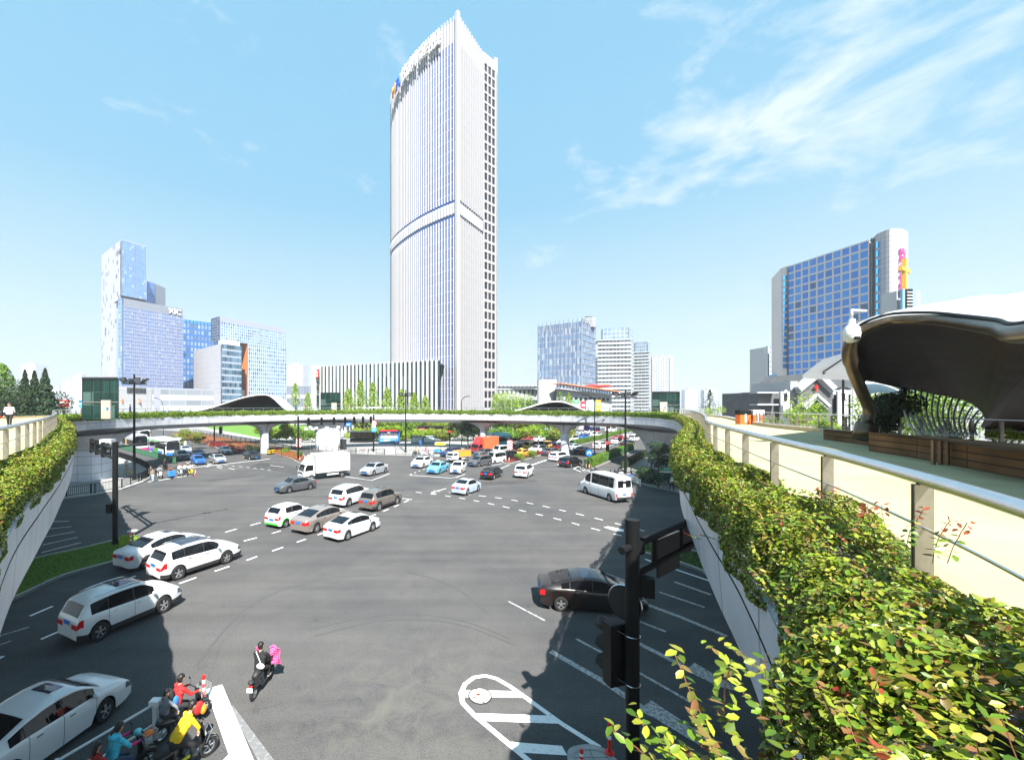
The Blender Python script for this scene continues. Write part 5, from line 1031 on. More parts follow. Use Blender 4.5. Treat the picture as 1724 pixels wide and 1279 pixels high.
GOLD = mat('gold_metal', (.78, .42, .06), .45, .2, var=.15, vs=6); mb = MB(); zc_ = zt(459, Yc); mb.box((0, 0, 0), (.60, .45, zt(436, Yc)-z1+.6), GOLD); mb.box((0, 0, zt(452, Yc)-(zt(436, Yc)+z1)/2), (3.4, .44, .52), GOLD); o = mb.build('cross', ct); o.location = (col(1528, Yc)[0], Yc+.4, (zt(436, Yc)+z1)/2-.1); o.rotation_euler = (0, 0, math.radians(28)); rel(ct)
# church
ch = bld('church', 'grey stone church with stepped white gable and red cross', col(1374, 75)); Yc = 78
def gable(mb, x0, xm, x1, ye, ya, Y, th, m, dep=.6, y0=None):
    a = Vector(Pt(x0, ye, Y)); p = Vector(Pt(xm, ya, Y)); c = Vector(Pt(x1, ye, Y)); zb_ = 0 if y0 is None else Pt(x0, y0, Y).z
    if th is None:
        mb.v += [(a.x, Y, zb_), (c.x, Y, zb_), tuple(c), tuple(p), tuple(a)]; n = len(mb.v); mb.face(range(n-5, n), m)
        for u_, v_ in ((a, p), (p, c)): mb.poly([u_, v_, v_+Vector((0, 12, 0)), u_+Vector((0, 12, 0))], m)
    else: mb.bar(a, p, dep, th, m); mb.bar(p, c, dep, th, m)
CS = tiles('church_stone', (.11, .113, .118), (.09, .093, .097), .9, .45, .02, .8, stain=.2); CW = mat('church_trim', (.36, .37, .41), .6, var=.05)
mb = MB(); gable(mb, 1343, 1374, 1401, 657, 627, Yc, None, CS); mb.build('gable_wall', ch)
mb = MB(); gable(mb, 1342, 1374, 1402, 655, 627, Yc-.4, 1.0, CW, 1.2); gable(mb, 1343, 1374, 1401, 661, 635, Yc-.3, .35, CW, .8); mb.build('gable_trim', ch)
mb = MB(); gable(mb, 1352, 1374, 1396, 684, 664, Yc-.5, .45, WP, .6); gable(mb, 1356, 1374, 1392, 688, 670, Yc-.35, .3, CW, .4); mb.build('door_gable', ch)
mb = MB(); gable(mb, 1366, 1378, 1394, 690, 674, Yc-.15, None, mat('church_glass', (.03, .05, .07), .1), y0=700); mb.build('door_glass', ch)
mb = MB(); p = Pt(1374, 653, Yc-.4); mb.box(p, (.24, .2, 1.25), M_RED); mb.box(p+Vector((0, -.02, .2)), (.80, .2, .22), M_RED); mb.build('red_cross', ch)
mb = MB()
for x0, x1, y, m_ in ((1331, 1343, 641, WP), (1402, 1435, 653, CW), (1311, 1331, 658, CS), (1276, 1311, 660, CS), (1403, 1432, 664, WP), (1436, 1480, 650, WP)): a = col(x0, Yc+1); c = col(x1, Yc+1); mb.prism([a, c, (c[0], c[1]+10), (a[0], a[1]+10)], 0, zt(y, Yc), m_)
a, c = col(1275, Yc-.5), col(1311, Yc-.5); mb.prism([a, c, (c[0], c[1]+2), (a[0], a[1]+2)], zt(682, Yc), zt(680, Yc), WP); mb.prism([a, c, (c[0], c[1]+2), (a[0], a[1]+2)], zt(662, Yc), zt(659.5, Yc), CW); mb.build('side_walls', ch)
for x in (1321, 1418):
    mb = MB(); p = Pt(x, 670, Yc-.2); mb.box(p+Vector((0, 0, -2)), (1.7 if x < 1400 else 2.0, .3, 6.5), WP); mb.box(p+Vector((0, -.2, .2)), (.45, .3, 1.3), M_BLACK); mb.bar(p+Vector((-.35, -.25, .9)), p+Vector((0, -.25, 1.5)), .1, .2, SG_W); mb.bar(p+Vector((.35, -.25, .9)), p+Vector((0, -.25, 1.5)), .1, .2, SG_W); mb.build('lantern_window', ch)
rel(ch)
t = bld('low_pavilion', 'small flat roofed grey pavilion left of the church', col(1262, 110)); mb = MB(); a, c = col(1252, 110), col(1276, 110); mb.prism([a, c, (c[0], c[1]+6), (a[0], a[1]+6)], zt(671, 110), zt(668, 110), WP)
for x in (1253, 1261, 1271): mb.box((*col(x, 110), zt(680, 110)), (.8, .8, 5), WP)
mb.prism([(a[0]+.6, a[1]+.8), (c[0], c[1]+.8), (c[0], c[1]+5), (a[0], a[1]+5)], 0, zt(671, 110), M_TGREEN); mb.build('pavilion_block', t); rel(t)
# green glass lifts
def lift(label, x0, x1, ytop, Y, depth, curved=False, door=.68):
    t = bld('glass_lift', label, col((x0+x1)/2, Y), cat='lift'); A, B_ = col(x0, Y), col(x1, Y); z1 = zt(ytop, Y); w = B_[0]-A[0]; n = 14 if curved else 1; q_ = 1+depth/Y; bk1 = (B_[0]*q_, Y*q_); bk0 = (A[0]*q_, Y*q_)
    front = [(A[0]+w*i/n, Y-(math.sin(PI*i/n)*1.2 if curved else 0)) for i in range(n+1)]; mb = MB()
    gm = facade_mat('lift_glass', (.002, .016, .012), (.010, .045, .035), (.02, .045, .038), fr=(.04, .05), rough=.05, metal=.3, dark=(.07, .13, .115), darkp=.18); s = 0
    for a, c in zip(front+[bk1, bk0], front[1:]+[bk1, bk0, A]):
        l = math.hypot(c[0]-a[0], c[1]-a[1]); mb.poly([(a[0], a[1], ZD), (c[0], c[1], ZD), (c[0], c[1], z1), (a[0], a[1], z1)], gm, [(s*.8, 0), ((s+l)*.8, 0), ((s+l)*.8, 3), (s*.8, 3)]); s += l
    mb.build('glass_wall', t); mb = MB(); rp = [(p[0], p[1]-.15) for p in front]+[bk1, bk0]; mb.prism(rp, z1, z1+.22, M_DARK, bottom=True); mb.build('roof', t)
    mb = MB()
    for z in (ZD+(z1-ZD)*.42, ): 
        for a, c in zip(front, front[1:]): mb.bar((a[0], a[1]-.04, z), (c[0], c[1]-.04, z), .08, .12, M_STEEL2)
    for k in (0, .25, .5, .75, 1): i = int(k*n); p = front[i] if n > 1 else (A[0]+w*k, Y); mb.box((p[0], p[1]-.02, (ZD+z1)/2), (.07, .07, z1-ZD), M_DARK)
    mb.build('frame', t); mb = MB(); dx = A[0]+w*door; dy = Y-(math.sin(PI*door)*1.2 if curved else 0)-.1; mb.box((dx, dy, ZD+1.1), (w*.26, .2, 2.2), mat('lift_door', (.48, .42, .34), .4, .3)); mb.build('lift_door', t)
    mb = MB(); mb.box((dx+w*.05, dy-.12, ZD+1.2), (.25, .04, .3), SG_B); mb.build('notice', t); rel(t)
lift('large dark green glass lift beside the orange strip, far left', 139, 199.5, 638, 49, 3.4)
lift('small dark green glass lift right of the bank sign', 540, 573.5, 662, 103, 3)
lift('dark green glass lift with rounded front, right of the tall floodlight pole', 1098, 1144, 661, 78, 3.5, True, .3)
# ================================================================ VEHICLES
def pmat(n, c, metal=0, r=.28): return mat('paint_'+n, c, r, metal, coat=.8)
PW = pmat('white', (.62, .63, .645)); PAINT = {
 'white': PW, 'silver': pmat('silver', (.48, .50, .53), .5), 'champagne': pmat('champagne', (.34, .29, .26), .5), 'taupe': pmat('taupe', (.22, .19, .165), .5), 'grey': pmat('grey', (.10, .105, .115), .4),
 'black': pmat('black', (.010, .010, .012)), 'brown': pmat('brown', (.009, .005, .004)), 'blue': pmat('blue', (.015, .10, .38)), 'navy': pmat('navy', (.012, .03, .11)), 'taxi_blue': pmat('taxi_blue', (.12, .42, .60)),
 'taxi_orange': pmat('taxi_orange', (.75, .33, .04)), 'yellow': pmat('yellow', (.72, .50, .05)), 'red': pmat('red', (.50, .02, .025)), 'maroon': pmat('maroon', (.15, .01, .03)), 'iceblue': pmat('iceblue', (.50, .58, .70), .3), 'cyan': pmat('cyan', (.03, .45, .62)), 'purple': pmat('purple', (.10, .08, .28))}
M_TYRE = mat('tyre', (.012, .012, .012), .85); M_RIM = mat('alloy', (.55, .56, .58), .3, .8); M_RIMD = mat('dark_alloy', (.10, .10, .11), .35, .7); M_HL = mat('headlamp', (.16, .18, .21), .08, .4); M_TL = mat('tail_lamp', (.55, .01, .012), .2); M_PLATE = mat('blue_plate', (.02, .16, .62), .4)
M_TRIM = mat('black_trim', (.02, .02, .021), .6); M_SEAM = mat('door_seam', (.015, .015, .016), .8); M_CHROME = mat('chrome', (.7, .7, .72), .15, 1)
def wheel(parent, x, y, r, w, side, rimm=M_RIM):
    t = MB(); t.lathe([(r*.62, -w/2), (r*.93, -w/2), (r, -w*.36), (r, w*.36), (r*.93, w/2), (r*.62, w/2), (r*.62, -w/2)], M_TYRE, n=22, axis='y')
    o = t.build('wheel', parent, smooth=True, sharp=35); o.location = (x, y, r)
    m = MB(); yy = side*w*.40; m.lathe([(r*.64, yy-.0), (r*.60, yy), (r*.57, yy-side*.03)], rimm, n=20, axis='y'); m.lathe([(.001, yy-side*.05), (r*.6, yy-side*.09)], M_TRIM, n=16, axis='y')
    for k in range(5):
        a = 2*PI*k/5+.3
        for da in (-.13, .13): m.bar((math.cos(a)*r*.08, yy-side*.01, math.sin(a)*r*.08), (math.cos(a+da)*r*.60, yy-side*.012, math.sin(a+da)*r*.60), .045, .03, rimm)
    m.lathe([(.001, yy), (r*.14, yy-side*.005), (r*.14, yy-side*.04)], rimm, n=10, axis='y'); m.build('rim', o); return o
def smoothprof(pts, xs, w=.05):
    X = [p[0] for p in pts]; Z = [p[1] for p in pts]; o = np.zeros(len(xs)); tot = 0
    for d in (-2, -1, 0, 1, 2): k = (3, 5, 6, 5, 3)[d+2]; o += k*np.interp(np.asarray(xs)+d*w/2, X, Z); tot += k
    return o/tot
def car(kind, spec):
    """body lofted along its length; windows, lamps and seams are pieces lifted off the same surface"""
    Lh, Wd_, WB, R, gc = spec['L']/2, spec['W'], spec['WB'], spec['R'], spec.get('gc', .2); top, belt, tum = spec['top'], spec['belt'], spec.get('tum', .78)
    xw = (-WB/2+spec.get('ox', 0), WB/2+spec.get('ox', 0)); xs = set(np.round(np.linspace(-Lh, Lh, 44), 3))
    for x0 in xw: xs |= {round(x0+(R+.06)*math.cos(a), 3) for a in np.linspace(0, PI, 13)}
    marks = [spec['ws'][0], spec['ws'][1], spec['rw'][0], spec['rw'][1]]+[v for s in spec['sw'] for v in s]+spec.get('marks', [])
    for v in marks+[w_ for s in spec.get('seams', []) for w_ in (s-.008, s+.008)]: xs.add(round(v, 3))
    for e in (.03, .08, .16, .3): xs |= {round(Lh-e, 3), round(-Lh+e, 3)}
    keep = set(round(v, 3) for v in marks)|set(round(w_, 3) for s in spec.get('seams', []) for w_ in (s-.008, s+.008)); xs = sorted(xs); o = [xs[0]]
    for v in xs[1:]:
        if v-o[-1] > .03 or v in keep: o.append(v)
        elif o[-1] not in keep: o[-1] = v
    xs = o; n = len(xs); zt_ = smoothprof(top, xs, spec.get('sm', .07)); zb_ = np.interp(xs, [p[0] for p in belt], [p[1] for p in belt]); roof = max(p[1] for p in top)
    rows = 13; V = np.zeros((n, rows, 2)); fr, rr_ = spec.get('fr', .16), spec.get('rr', .09); fl, rl = spec.get('fl', .9), spec.get('rl', .7)
    for i, x in enumerate(xs):
        sf = max(0, (x-(Lh-fl))/fl); sr = max(0, (-x-(Lh-rl))/rl); w = Wd_/2*(1-fr*sf**2.4-rr_*sr**2.4); z0 = gc+.07*max(sf, sr)**3; g = min(1, max(0, (zt_[i]-zb_[i])/(roof-zb_[i])))
        ze = zt_[i]-(.03+.035*g); wt = (w-.07)*(1-g)+w*tum*g; zbb = min(zb_[i], ze-.012); arch = z0; inn = z0
        for x0 in xw:
            d = abs(x-x0); ra = R+.055
            if d < ra: arch = max(arch, R+math.sqrt(max(0, ra*ra-d*d)))
        lo = max(z0+.20, arch+.02); sh = zbb-.05; md = max((sh+lo)/2, lo+.02); sh = max(sh, md+.02)
        V[i] = [(0, zt_[i]), (wt*.5, zt_[i]-.006), (wt*.86, zt_[i]-.02), (wt, ze), (wt+(w-.03-wt)*.08, ze-(ze-zbb)*.10), (w-.045, zbb+.012), (w-.02, zbb-.012), (w, sh), (w*1.0, md), (w*.992, lo), (w*.965, max(z0, arch)), (w-.24, max(z0, arch)+.0), (0, z0+.03)]
    B = MB(); paint = PW; lower = spec.get('lower', paint)
    for sgn in (1, -1):
        b = len(B.v)
        for i in range(n):
            for j in range(rows): B.v.append((xs[i], V[i, j, 0]*sgn, V[i, j, 1]))
        for i in range(n-1):
            for j in range(rows-1):
                q = (b+i*rows+j, b+(i+1)*rows+j, b+(i+1)*rows+j+1, b+i*rows+j+1); B.face(q[::-1] if sgn > 0 else q, M_TRIM if j >= 10 else (lower if j == 9 else paint))
    for i, s in ((0, 1), (n-1, -1)):
        for j in range(rows-1):
            a, c = i*rows+j, n*rows+i*rows+j; q = (a, a+1, c+1, c); B.face(q[::-1] if s > 0 else q, M_TRIM if j >= 10 else paint)
    t = empty(kind); body = B.build('body', t, smooth=True, sharp=38)
    body.data.validate()
    def lift(name, x0, x1, j0, j1, m, d=.008, sides=(1, -1), par=t, cap=None, grow=0):
        mb = MB()
        for sgn in sides:
            for i in range(n-1):
                if xs[i] < x0-1e-4 or xs[i+1] > x1+1e-4: continue
                for j in range(j0, j1):
                    qs = []
                    for (a, c) in ((i, j), (i+1, j), (i+1, j+1), (i, j+1)):
                        y, z = V[a, c]; nx_ = 0
                        if j < 3: dz, dy = d, 0; nx_ = d*.6*(1 if x0 > 0 else -1) if name != 'sunroof' else 0
                        else: dy, dz = d, d*.3 if j < 5 else 0
                        qs.append((xs[a]+nx_, (y+dy)*sgn, z+dz))
                    mb.poly(qs[::-1] if sgn > 0 else qs, m)
            if cap is not None:
                i = n-1 if cap > 0 else 0
                qs = [(xs[i]+cap*d, V[i, j, 0]*sgn*(1 if k < 2 else spec.get('cw', .45)), V[i, j, 1]) for k, j in enumerate((j0, j1, j1, j0))]; mb.poly(qs if (sgn > 0) == (cap > 0) else qs[::-1], m)
        if mb.f: return mb.build(name, par)
    lift('windscreen', spec['ws'][0], spec['ws'][1], 0, 2, M_GLASS, .010)
    lift('rear_window', spec['rw'][0], spec['rw'][1], 0, 2, M_GLASS, .010)
    for (a, c) in spec['sw']:
        for s in (1, -1): lift('side_window', a, c, 4, 5, M_GLASS, .008, (s,))
    for q0_, q1_ in zip(spec['sw'], spec['sw'][1:]):
        if q1_[0]-q0_[1] < .2: lift('pillar_trim', q0_[1], q1_[0], 4, 5, M_TRIM, .006)
    if spec.get('sun'): lift('sunroof', spec['sun'][0], spec['sun'][1], 0, 1 if not spec.get('wide') else 2, mat('roof_glass', (.015, .02, .035), .05, spec=.8), .008)
    hj = spec.get('hj', (6, 8)); 
    for s in (1, -1):
        lift('headlight', Lh-spec.get('hl', .42), Lh+.01, *hj, M_HL, .008, (s,), cap=1); lift('taillight', -Lh-.01, -Lh+spec.get('tlh', .24), *spec.get('tj', (7, 8)), M_TL, .008, (s,), cap=-1)
    mb = MB()
    for s in (1, -1):
        for sx in spec.get('seams', []):
            for i in range(n-1):
                if abs((xs[i]+xs[i+1])/2-sx) < .006:
                    for j in range(5, 10): mb.poly([(xs[a], (V[a, c, 0]+.003)*s, V[a, c, 1]) for (a, c) in ((i, j), (i+1, j), (i+1, j+1), (i, j+1))][::(-1 if s > 0 else 1)], M_SEAM)
    if mb.f: mb.build('door_seams', t)
    mb = MB(); zc = np.interp(Lh-.1, xs, zt_)
    mb.box((Lh+.004, 0, spec.get('gz', .55)), (.02, Wd_*.42, spec.get('gh', .16)), M_TRIM); mb.box((Lh+.0, 0, gc+.16), (.03, Wd_*.62, .10), M_TRIM); mb.build('grille', t)
    mb = MB(); mb.box((Lh+.022, 0, .42+(gc-.2)), (.012, .44, .14), M_PLATE); mb.build('number_plate', t); mb = MB(); mb.box((-Lh-.014, 0, spec.get('pz', .72)), (.02, .44, .14), M_PLATE); mb.build('number_plate', t)
    for s in (1, -1):
        mx = spec['ws'][1]-spec.get('mo', .38); zm = np.interp(mx, xs, zb_)+.07; wy = Wd_/2
        mb = MB(); mb.ell((mx, s*(wy+.10), zm), (.07, .11, .075), paint, 10, 6); mb.box((mx, s*(wy+.0), zm-.04), (.05, .12, .03), M_TRIM); mb.build('mirror', t, smooth=True)
        for sx in spec.get('handles', []): mb = MB(); mb.box((sx, s*(np.interp(sx, xs, V[:, 7, 0])+.012), np.interp(sx, xs, zb_)-.10), (.17, .025, .03), spec.get('hm', M_CHROME)); mb.build('door_handle', t)
        for x0 in xw: wheel(t, x0, s*(Wd_/2-.115), R, .215, s, spec.get('rim', M_RIM))
    mb = MB(); mb.box((0, 0, gc+.22), (Lh*1.6, Wd_*.66, .16), M_TRIM); mb.build('underbody', t)
    if spec.get('rails'):
        for s in (1, -1):
            mb = MB(); pts_ = [(x, s*(np.interp(x, xs, V[:, 2, 0])), np.interp(x, xs, zt_)+.035) for x in np.linspace(spec['rails'][0], spec['rails'][1], 7)]; mb.tube(pts_, .018, spec.get('railm', M_CHROME), n=6); mb.build('roof_rail', t, smooth=True)
    if spec.get('rackfn'): spec['rackfn'](t)
    return t
def rack(col_):
    def f(t): mb = MB(); mb.box((-.05, 0, 1.54), (.22, .42, .12), mat('taxi_lamp', col_, .4)); mb.build('roof_sign', t)
    return f
SED = dict(ox=-.07, rr=.15, rl=.8, L=4.72, W=1.82, WB=2.72, R=.325, top=[(-2.36, .84), (-2.31, .98), (-2.2, 1.045), (-1.7, 1.09), (-.95, 1.37), (-.6, 1.445), (-.05, 1.47), (.35, 1.44), (.62, 1.36), (1.22, 1.02), (1.7, .95), (2.15, .82), (2.30, .70), (2.36, .58)], belt=[(-2.36, .95), (-1.2, .99), (.9, .93), (1.3, .90), (2.36, .72)],
  ws=(.55, 1.16), rw=(-1.62, -.86), sw=[(-1.20, -.97), (-.94, -.06), (-.01, .84)], seams=[-.98, -.03, 1.0], handles=[-.72, .22], sun=(-.1, .45), pz=.78)
FST = dict(SED, L=4.86, W=1.86, WB=2.80, top=[(-2.43, .88), (-2.38, 1.02), (-2.25, 1.08), (-1.95, 1.12), (-1.0, 1.37), (-.5, 1.45), (0, 1.47), (.4, 1.43), (.68, 1.35), (1.32, 1.02), (1.8, .94), (2.2, .80), (2.37, .68), (2.43, .55)], ws=(.6, 1.27), rw=(-1.9, -.95), sw=[(-1.45, -1.08), (-1.05, -.06), (-.01, .98)], rim=M_RIM)
SUV = dict(ox=-.09, rr=.17, L=4.66, W=1.88, WB=2.81, R=.365, gc=.24, top=[(-2.33, .90), (-2.28, 1.08), (-2.2, 1.16), (-1.98, 1.50), (-1.75, 1.60), (-1.0, 1.67), (-.2, 1.68), (.3, 1.64), (.58, 1.55), (1.18, 1.14), (1.7, 1.07), (2.1, .95), (2.27, .80), (2.33, .62)], belt=[(-2.33, 1.08), (-1.6, 1.10), (.9, 1.02), (1.3, 1.0), (2.33, .82)],
  ws=(.52, 1.14), rw=(-2.24, -1.98), sw=[(-1.82, -1.17), (-1.13, -.09), (-.03, .86)], seams=[-1.15, -.06, .98], handles=[-.9, .1], sun=(-.7, .45), wide=1, tum=.76, rl=.7, lower=M_TRIM, rails=(-1.6, .3), pz=.88, tlh=.3, gz=.66)
HAT = dict(L=3.70, W=1.64, WB=2.35, R=.29, gc=.18, top=[(-1.85, .80), (-1.80, 1.0), (-1.70, 1.10), (-1.45, 1.36), (-1.2, 1.44), (-.6, 1.49), (0, 1.48), (.3, 1.42), (.95, 1.0), (1.35, .93), (1.65, .80), (1.8, .66), (1.85, .5)], belt=[(-1.85, 1.0), (-.9, .98), (.7, .92), (1.85, .72)], ws=(.34, .92), rw=(-1.74, -1.42), sw=[(-1.12, -.62), (-.45, .52)], seams=[-.5, .7], handles=[-.2], rl=.5, fl=.8, pz=.62, sm=.05)
MPV = dict(SUV, L=4.55, W=1.76, WB=2.70, R=.33, gc=.2, lower=PW, sun=None, rails=None, top=[(-2.27, .85), (-2.24, 1.1), (-2.1, 1.5), (-1.9, 1.62), (-1, 1.68), (0, 1.67), (.45, 1.58), (1.35, 1.08), (1.8, .98), (2.1, .85), (2.22, .7), (2.27, .55)], ws=(.55, 1.3), rw=(-2.2, -2.08), sw=[(-1.9, -1.2), (-1.1, -.1), (-.02, .9)])
MIN = dict(L=3.85, W=1.58, WB=2.55, R=.29, gc=.2, tum=.86, fr=.10, fl=.4, rl=.3, top=[(-1.92, 1.0), (-1.90, 1.70), (-1.82, 1.84), (-1.2, 1.90), (.8, 1.89), (1.15, 1.82), (1.55, 1.10), (1.72, 1.0), (1.88, .86), (1.92, .6)], belt=[(-1.92, 1.08), (1.92, .98)], ws=(1.13, 1.53), rw=(-1.92, -1.9), sw=[(-1.75, -1.0), (-.92, -.05), (.04, 1.1)], seams=[0.0, -.98, 1.16], handles=[.2, -.3], mo=.3, pz=.7, gz=.6, hl=.2, tlh=.06, sm=.03)
VAN = dict(cw=.84, L=5.70, W=1.97, WB=3.57, R=.34, gc=.24, ox=-.1, tum=.84, fr=.14, fl=.6, rl=.25, rr=.04, top=[(-2.85, 1.4), (-2.84, 2.15), (-2.76, 2.28), (-2.2, 2.34), (.7, 2.36), (1.25, 2.24), (1.55, 2.06), (2.12, 1.28), (2.55, 1.10), (2.78, .95), (2.85, .7)], belt=[(-2.85, 1.26), (1.7, 1.26), (2.1, 1.16), (2.85, .95)], ws=(1.55, 2.1), rw=(-2.85, -2.84), sw=[(-2.45, -1.80), (-1.68, -.48), (-.36, .72), (.92, 1.76)], seams=[.85, -.42], handles=[.98], hm=M_TRIM, mo=.45, pz=.75, gz=.7, hl=.3, tj=(8, 9), tlh=.06, sm=.05)
PROTO = {}
def rear_panes(t, y, z, w, h, x):
    for s in (1, -1): mb = MB(); mb.box((x, s*y, z), (.02, w, h), M_GLASS); mb.build('rear_window', t)
def proto(k):
    if k in PROTO: return PROTO[k]
    sp_ = {'sedan': SED, 'fastback': FST, 'suv': SUV, 'hatch': HAT, 'mpv': MPV, 'minivan': MIN, 'van': VAN, 'taxi': dict(SED, sun=None, rackfn=rack((.8, .75, .3))), 'blackroof': dict(SUV, L=4.78, W=1.93, WB=2.82, sun=(-1.2, .5)), 'plainsuv': dict(SUV, sun=None, lower=PW), 'limo': dict(FST, sun=(-.6, .5), wide=1, rim=M_RIM)}[k]
    t = car({'sedan': 'sedan_car', 'fastback': 'sedan_car', 'limo': 'sedan_car', 'hatch': 'hatchback_car', 'mpv': 'mpv_car', 'minivan': 'minivan', 'van': 'passenger_van', 'taxi': 'taxi_car'}.get(k, 'suv_car'), sp_)
    if k == 'van': rear_panes(t, .46, 1.68, .62, .62, -2.86)
    if k == 'minivan': rear_panes(t, .36, 1.42, .66, .45, -1.93)
    if k == 'van':
        mb = MB(); mb.box((-2.9, 0, .45), (.14, 1.8, .16), M_TRIM); mb.build('bumper', t)
    PROTO[k] = [t, False]; return PROTO[k]
def spot(p, heading, k, paint, label, group, scale=1, z=0, trim=None):
    pr_ = proto(k); t = pr_[0] if not pr_[1] else copy_tree(pr_[0]); first = not pr_[1]; pr_[1] = True
    if first: pr_.append([(q, [s.material for s in q.material_slots]) for q in tree_objs(t) if q.type == 'MESH'])
    t.location = (p.x, p.y, z); t.rotation_euler = (0, 0, heading); t.scale = (scale,)*3
    cat = {'van': 'van', 'minivan': 'van', 'taxi': 'taxi'}.get(k, 'car'); tag(t, label, cat, group)
    for q in tree_objs(t):
        if q.type == 'MESH':
            for sl in q.material_slots:
                base = sl.material if sl.link == 'DATA' else None
            for i, sl in enumerate(q.material_slots):
                if q.data.materials[i] == PW: sl.link = 'OBJECT'; sl.material = PAINT[paint]
    return t
WBS = {'sedan': 2.72, 'fastback': 2.8, 'suv': 2.81, 'hatch': 2.35, 'mpv': 2.7, 'minivan': 2.55, 'van': 3.57, 'taxi': 2.72, 'blackroof': 2.82, 'plainsuv': 2.81, 'limo': 2.8}
WID = {'sedan': .8, 'fastback': .82, 'suv': .83, 'hatch': .71, 'mpv': .77, 'minivan': .68, 'van': .87, 'taxi': .8, 'blackroof': .85, 'plainsuv': .83, 'limo': .82}
def byw(r, f, k, paint, label, group='cars crossing the junction'):       # placed by the near-side wheel contacts
    a, c = G(*r), G(*f); d = (c-a); sx_ = min(1.06, max(.74, d.length/WBS[k]*.97)); s = max(.96, min(1.04, sx_)); d.normalize(); nn = Vector((-d.y, d.x, 0)); m_ = (a+c)/2
    if nn.dot(m_) < 0: nn = -nn
    p = m_+nn*WID[k]*s+d*(.08*sx_ if k not in ('hatch', 'van', 'minivan') else 0); t = spot(p, math.atan2(d.y, d.x), k, paint, label, group, s); t.scale = (sx_, s, max(s, 1.0)*1.09); return t
A1 = 'cars crossing the junction'; A2 = 'cars waiting on the northeast road'; A3 = 'cars leaving on the northeast road'; A4 = 'vehicles waiting on the northwest road'
byw((8, 1335), (176, 1213), 'fastback', 'white', 'white sedan with square sunroof in the bottom left corner')
byw((166, 1078.5), (276, 1030.5), 'suv', 'white', 'white SUV with long glass roof in shade beside the grass island')
byw((298.5, 976), (381.6, 948), 'blackroof', 'white', 'white SUV with dark panoramic roof at the edge of the shadow')
byw((245, 957), (325, 930), 'sedan', 'white', 'white sedan squeezed between the island nose and a white SUV')
ph = byw((474, 889.5), (524, 873), 'hatch', 'white', 'small white hatchback with green lower trim')
for s in (1, -1):
    mb = MB(); mb.box((0, s*.80, .27), (1.6, .03, .10), mat('lime_trim', (.03, .55, .02), .4)); mb.box((-1.87, s*.35, .32), (.03, .7, .10), mat('lime_trim', 0)); mb.build('green_trim', ph)
    for x0 in (-1.175, 1.175):
        mb = MB(); mb.tube([(x0+.37*math.cos(a), s*.815, .29+.37*math.sin(a)) for a in np.linspace(0, PI, 9)], .025, mat('lime_trim', 0), n=5); mb.build('green_trim', ph)
byw((531.4, 896.6), (577, 880), 'fastback', 'champagne', 'champagne brown sedan between the small hatchback and a white sedan')
byw((584, 909.5), (627.2, 893.6), 'fastback', 'white', 'white sedan with red cushion behind its rear window, nearest of three abreast')
byw((583.6, 854), (620, 841), 'plainsuv', 'white', 'white SUV with tall upright red tail lamps')
byw((637.2, 860.1), (668, 848.8), 'suv', 'taupe', 'taupe SUV with glass roof ahead of the white SUV')
byw((522.6, 823.8), (486.4, 830), 'sedan', 'grey', 'dark grey sedan driving left below the box truck')
byw((648.8, 795.5), (628.8, 800.6), 'sedan', 'silver', 'silver sedan alone right of the white box truck')
byw((725.8, 783), (712, 787.6), 'sedan', 'white', 'white sedan left of the light blue taxi')
byw((752.3, 792.7), (740, 797.5), 'taxi', 'taxi_blue', 'light blue and white taxi at the head of the queue')
byw((784, 792.7), (775.8, 798.4), 'hatch', 'white', 'white hatchback right of the light blue taxi')
byw((831, 807.3), (843, 802), 'fastback', 'black', 'black coupe seen from behind crossing toward the queue')
byw((888, 804.8), (896.8, 800), 'plainsuv', 'white', 'white compact SUV seen from behind, right of the black coupe')
byw((786.4, 833.3), (804.7, 826.8), 'sedan', 'iceblue', 'ice blue sedan alone in the middle of the junction')
byw((1026.5, 843.7), (984.7, 830.5), 'van', 'white', 'long white passenger van turning left on the right side')
byw((942.5, 1028), (1051, 1036), 'limo', 'brown', 'dark brown sedan half in shade behind the near signal pole')
HNE = math.atan2(59, 63); HQ = HNE+PI
def byc(x, y, hd, k, paint, label, group, s=1): p = G(x, y); return spot(p, hd, k, paint, label, group, s)
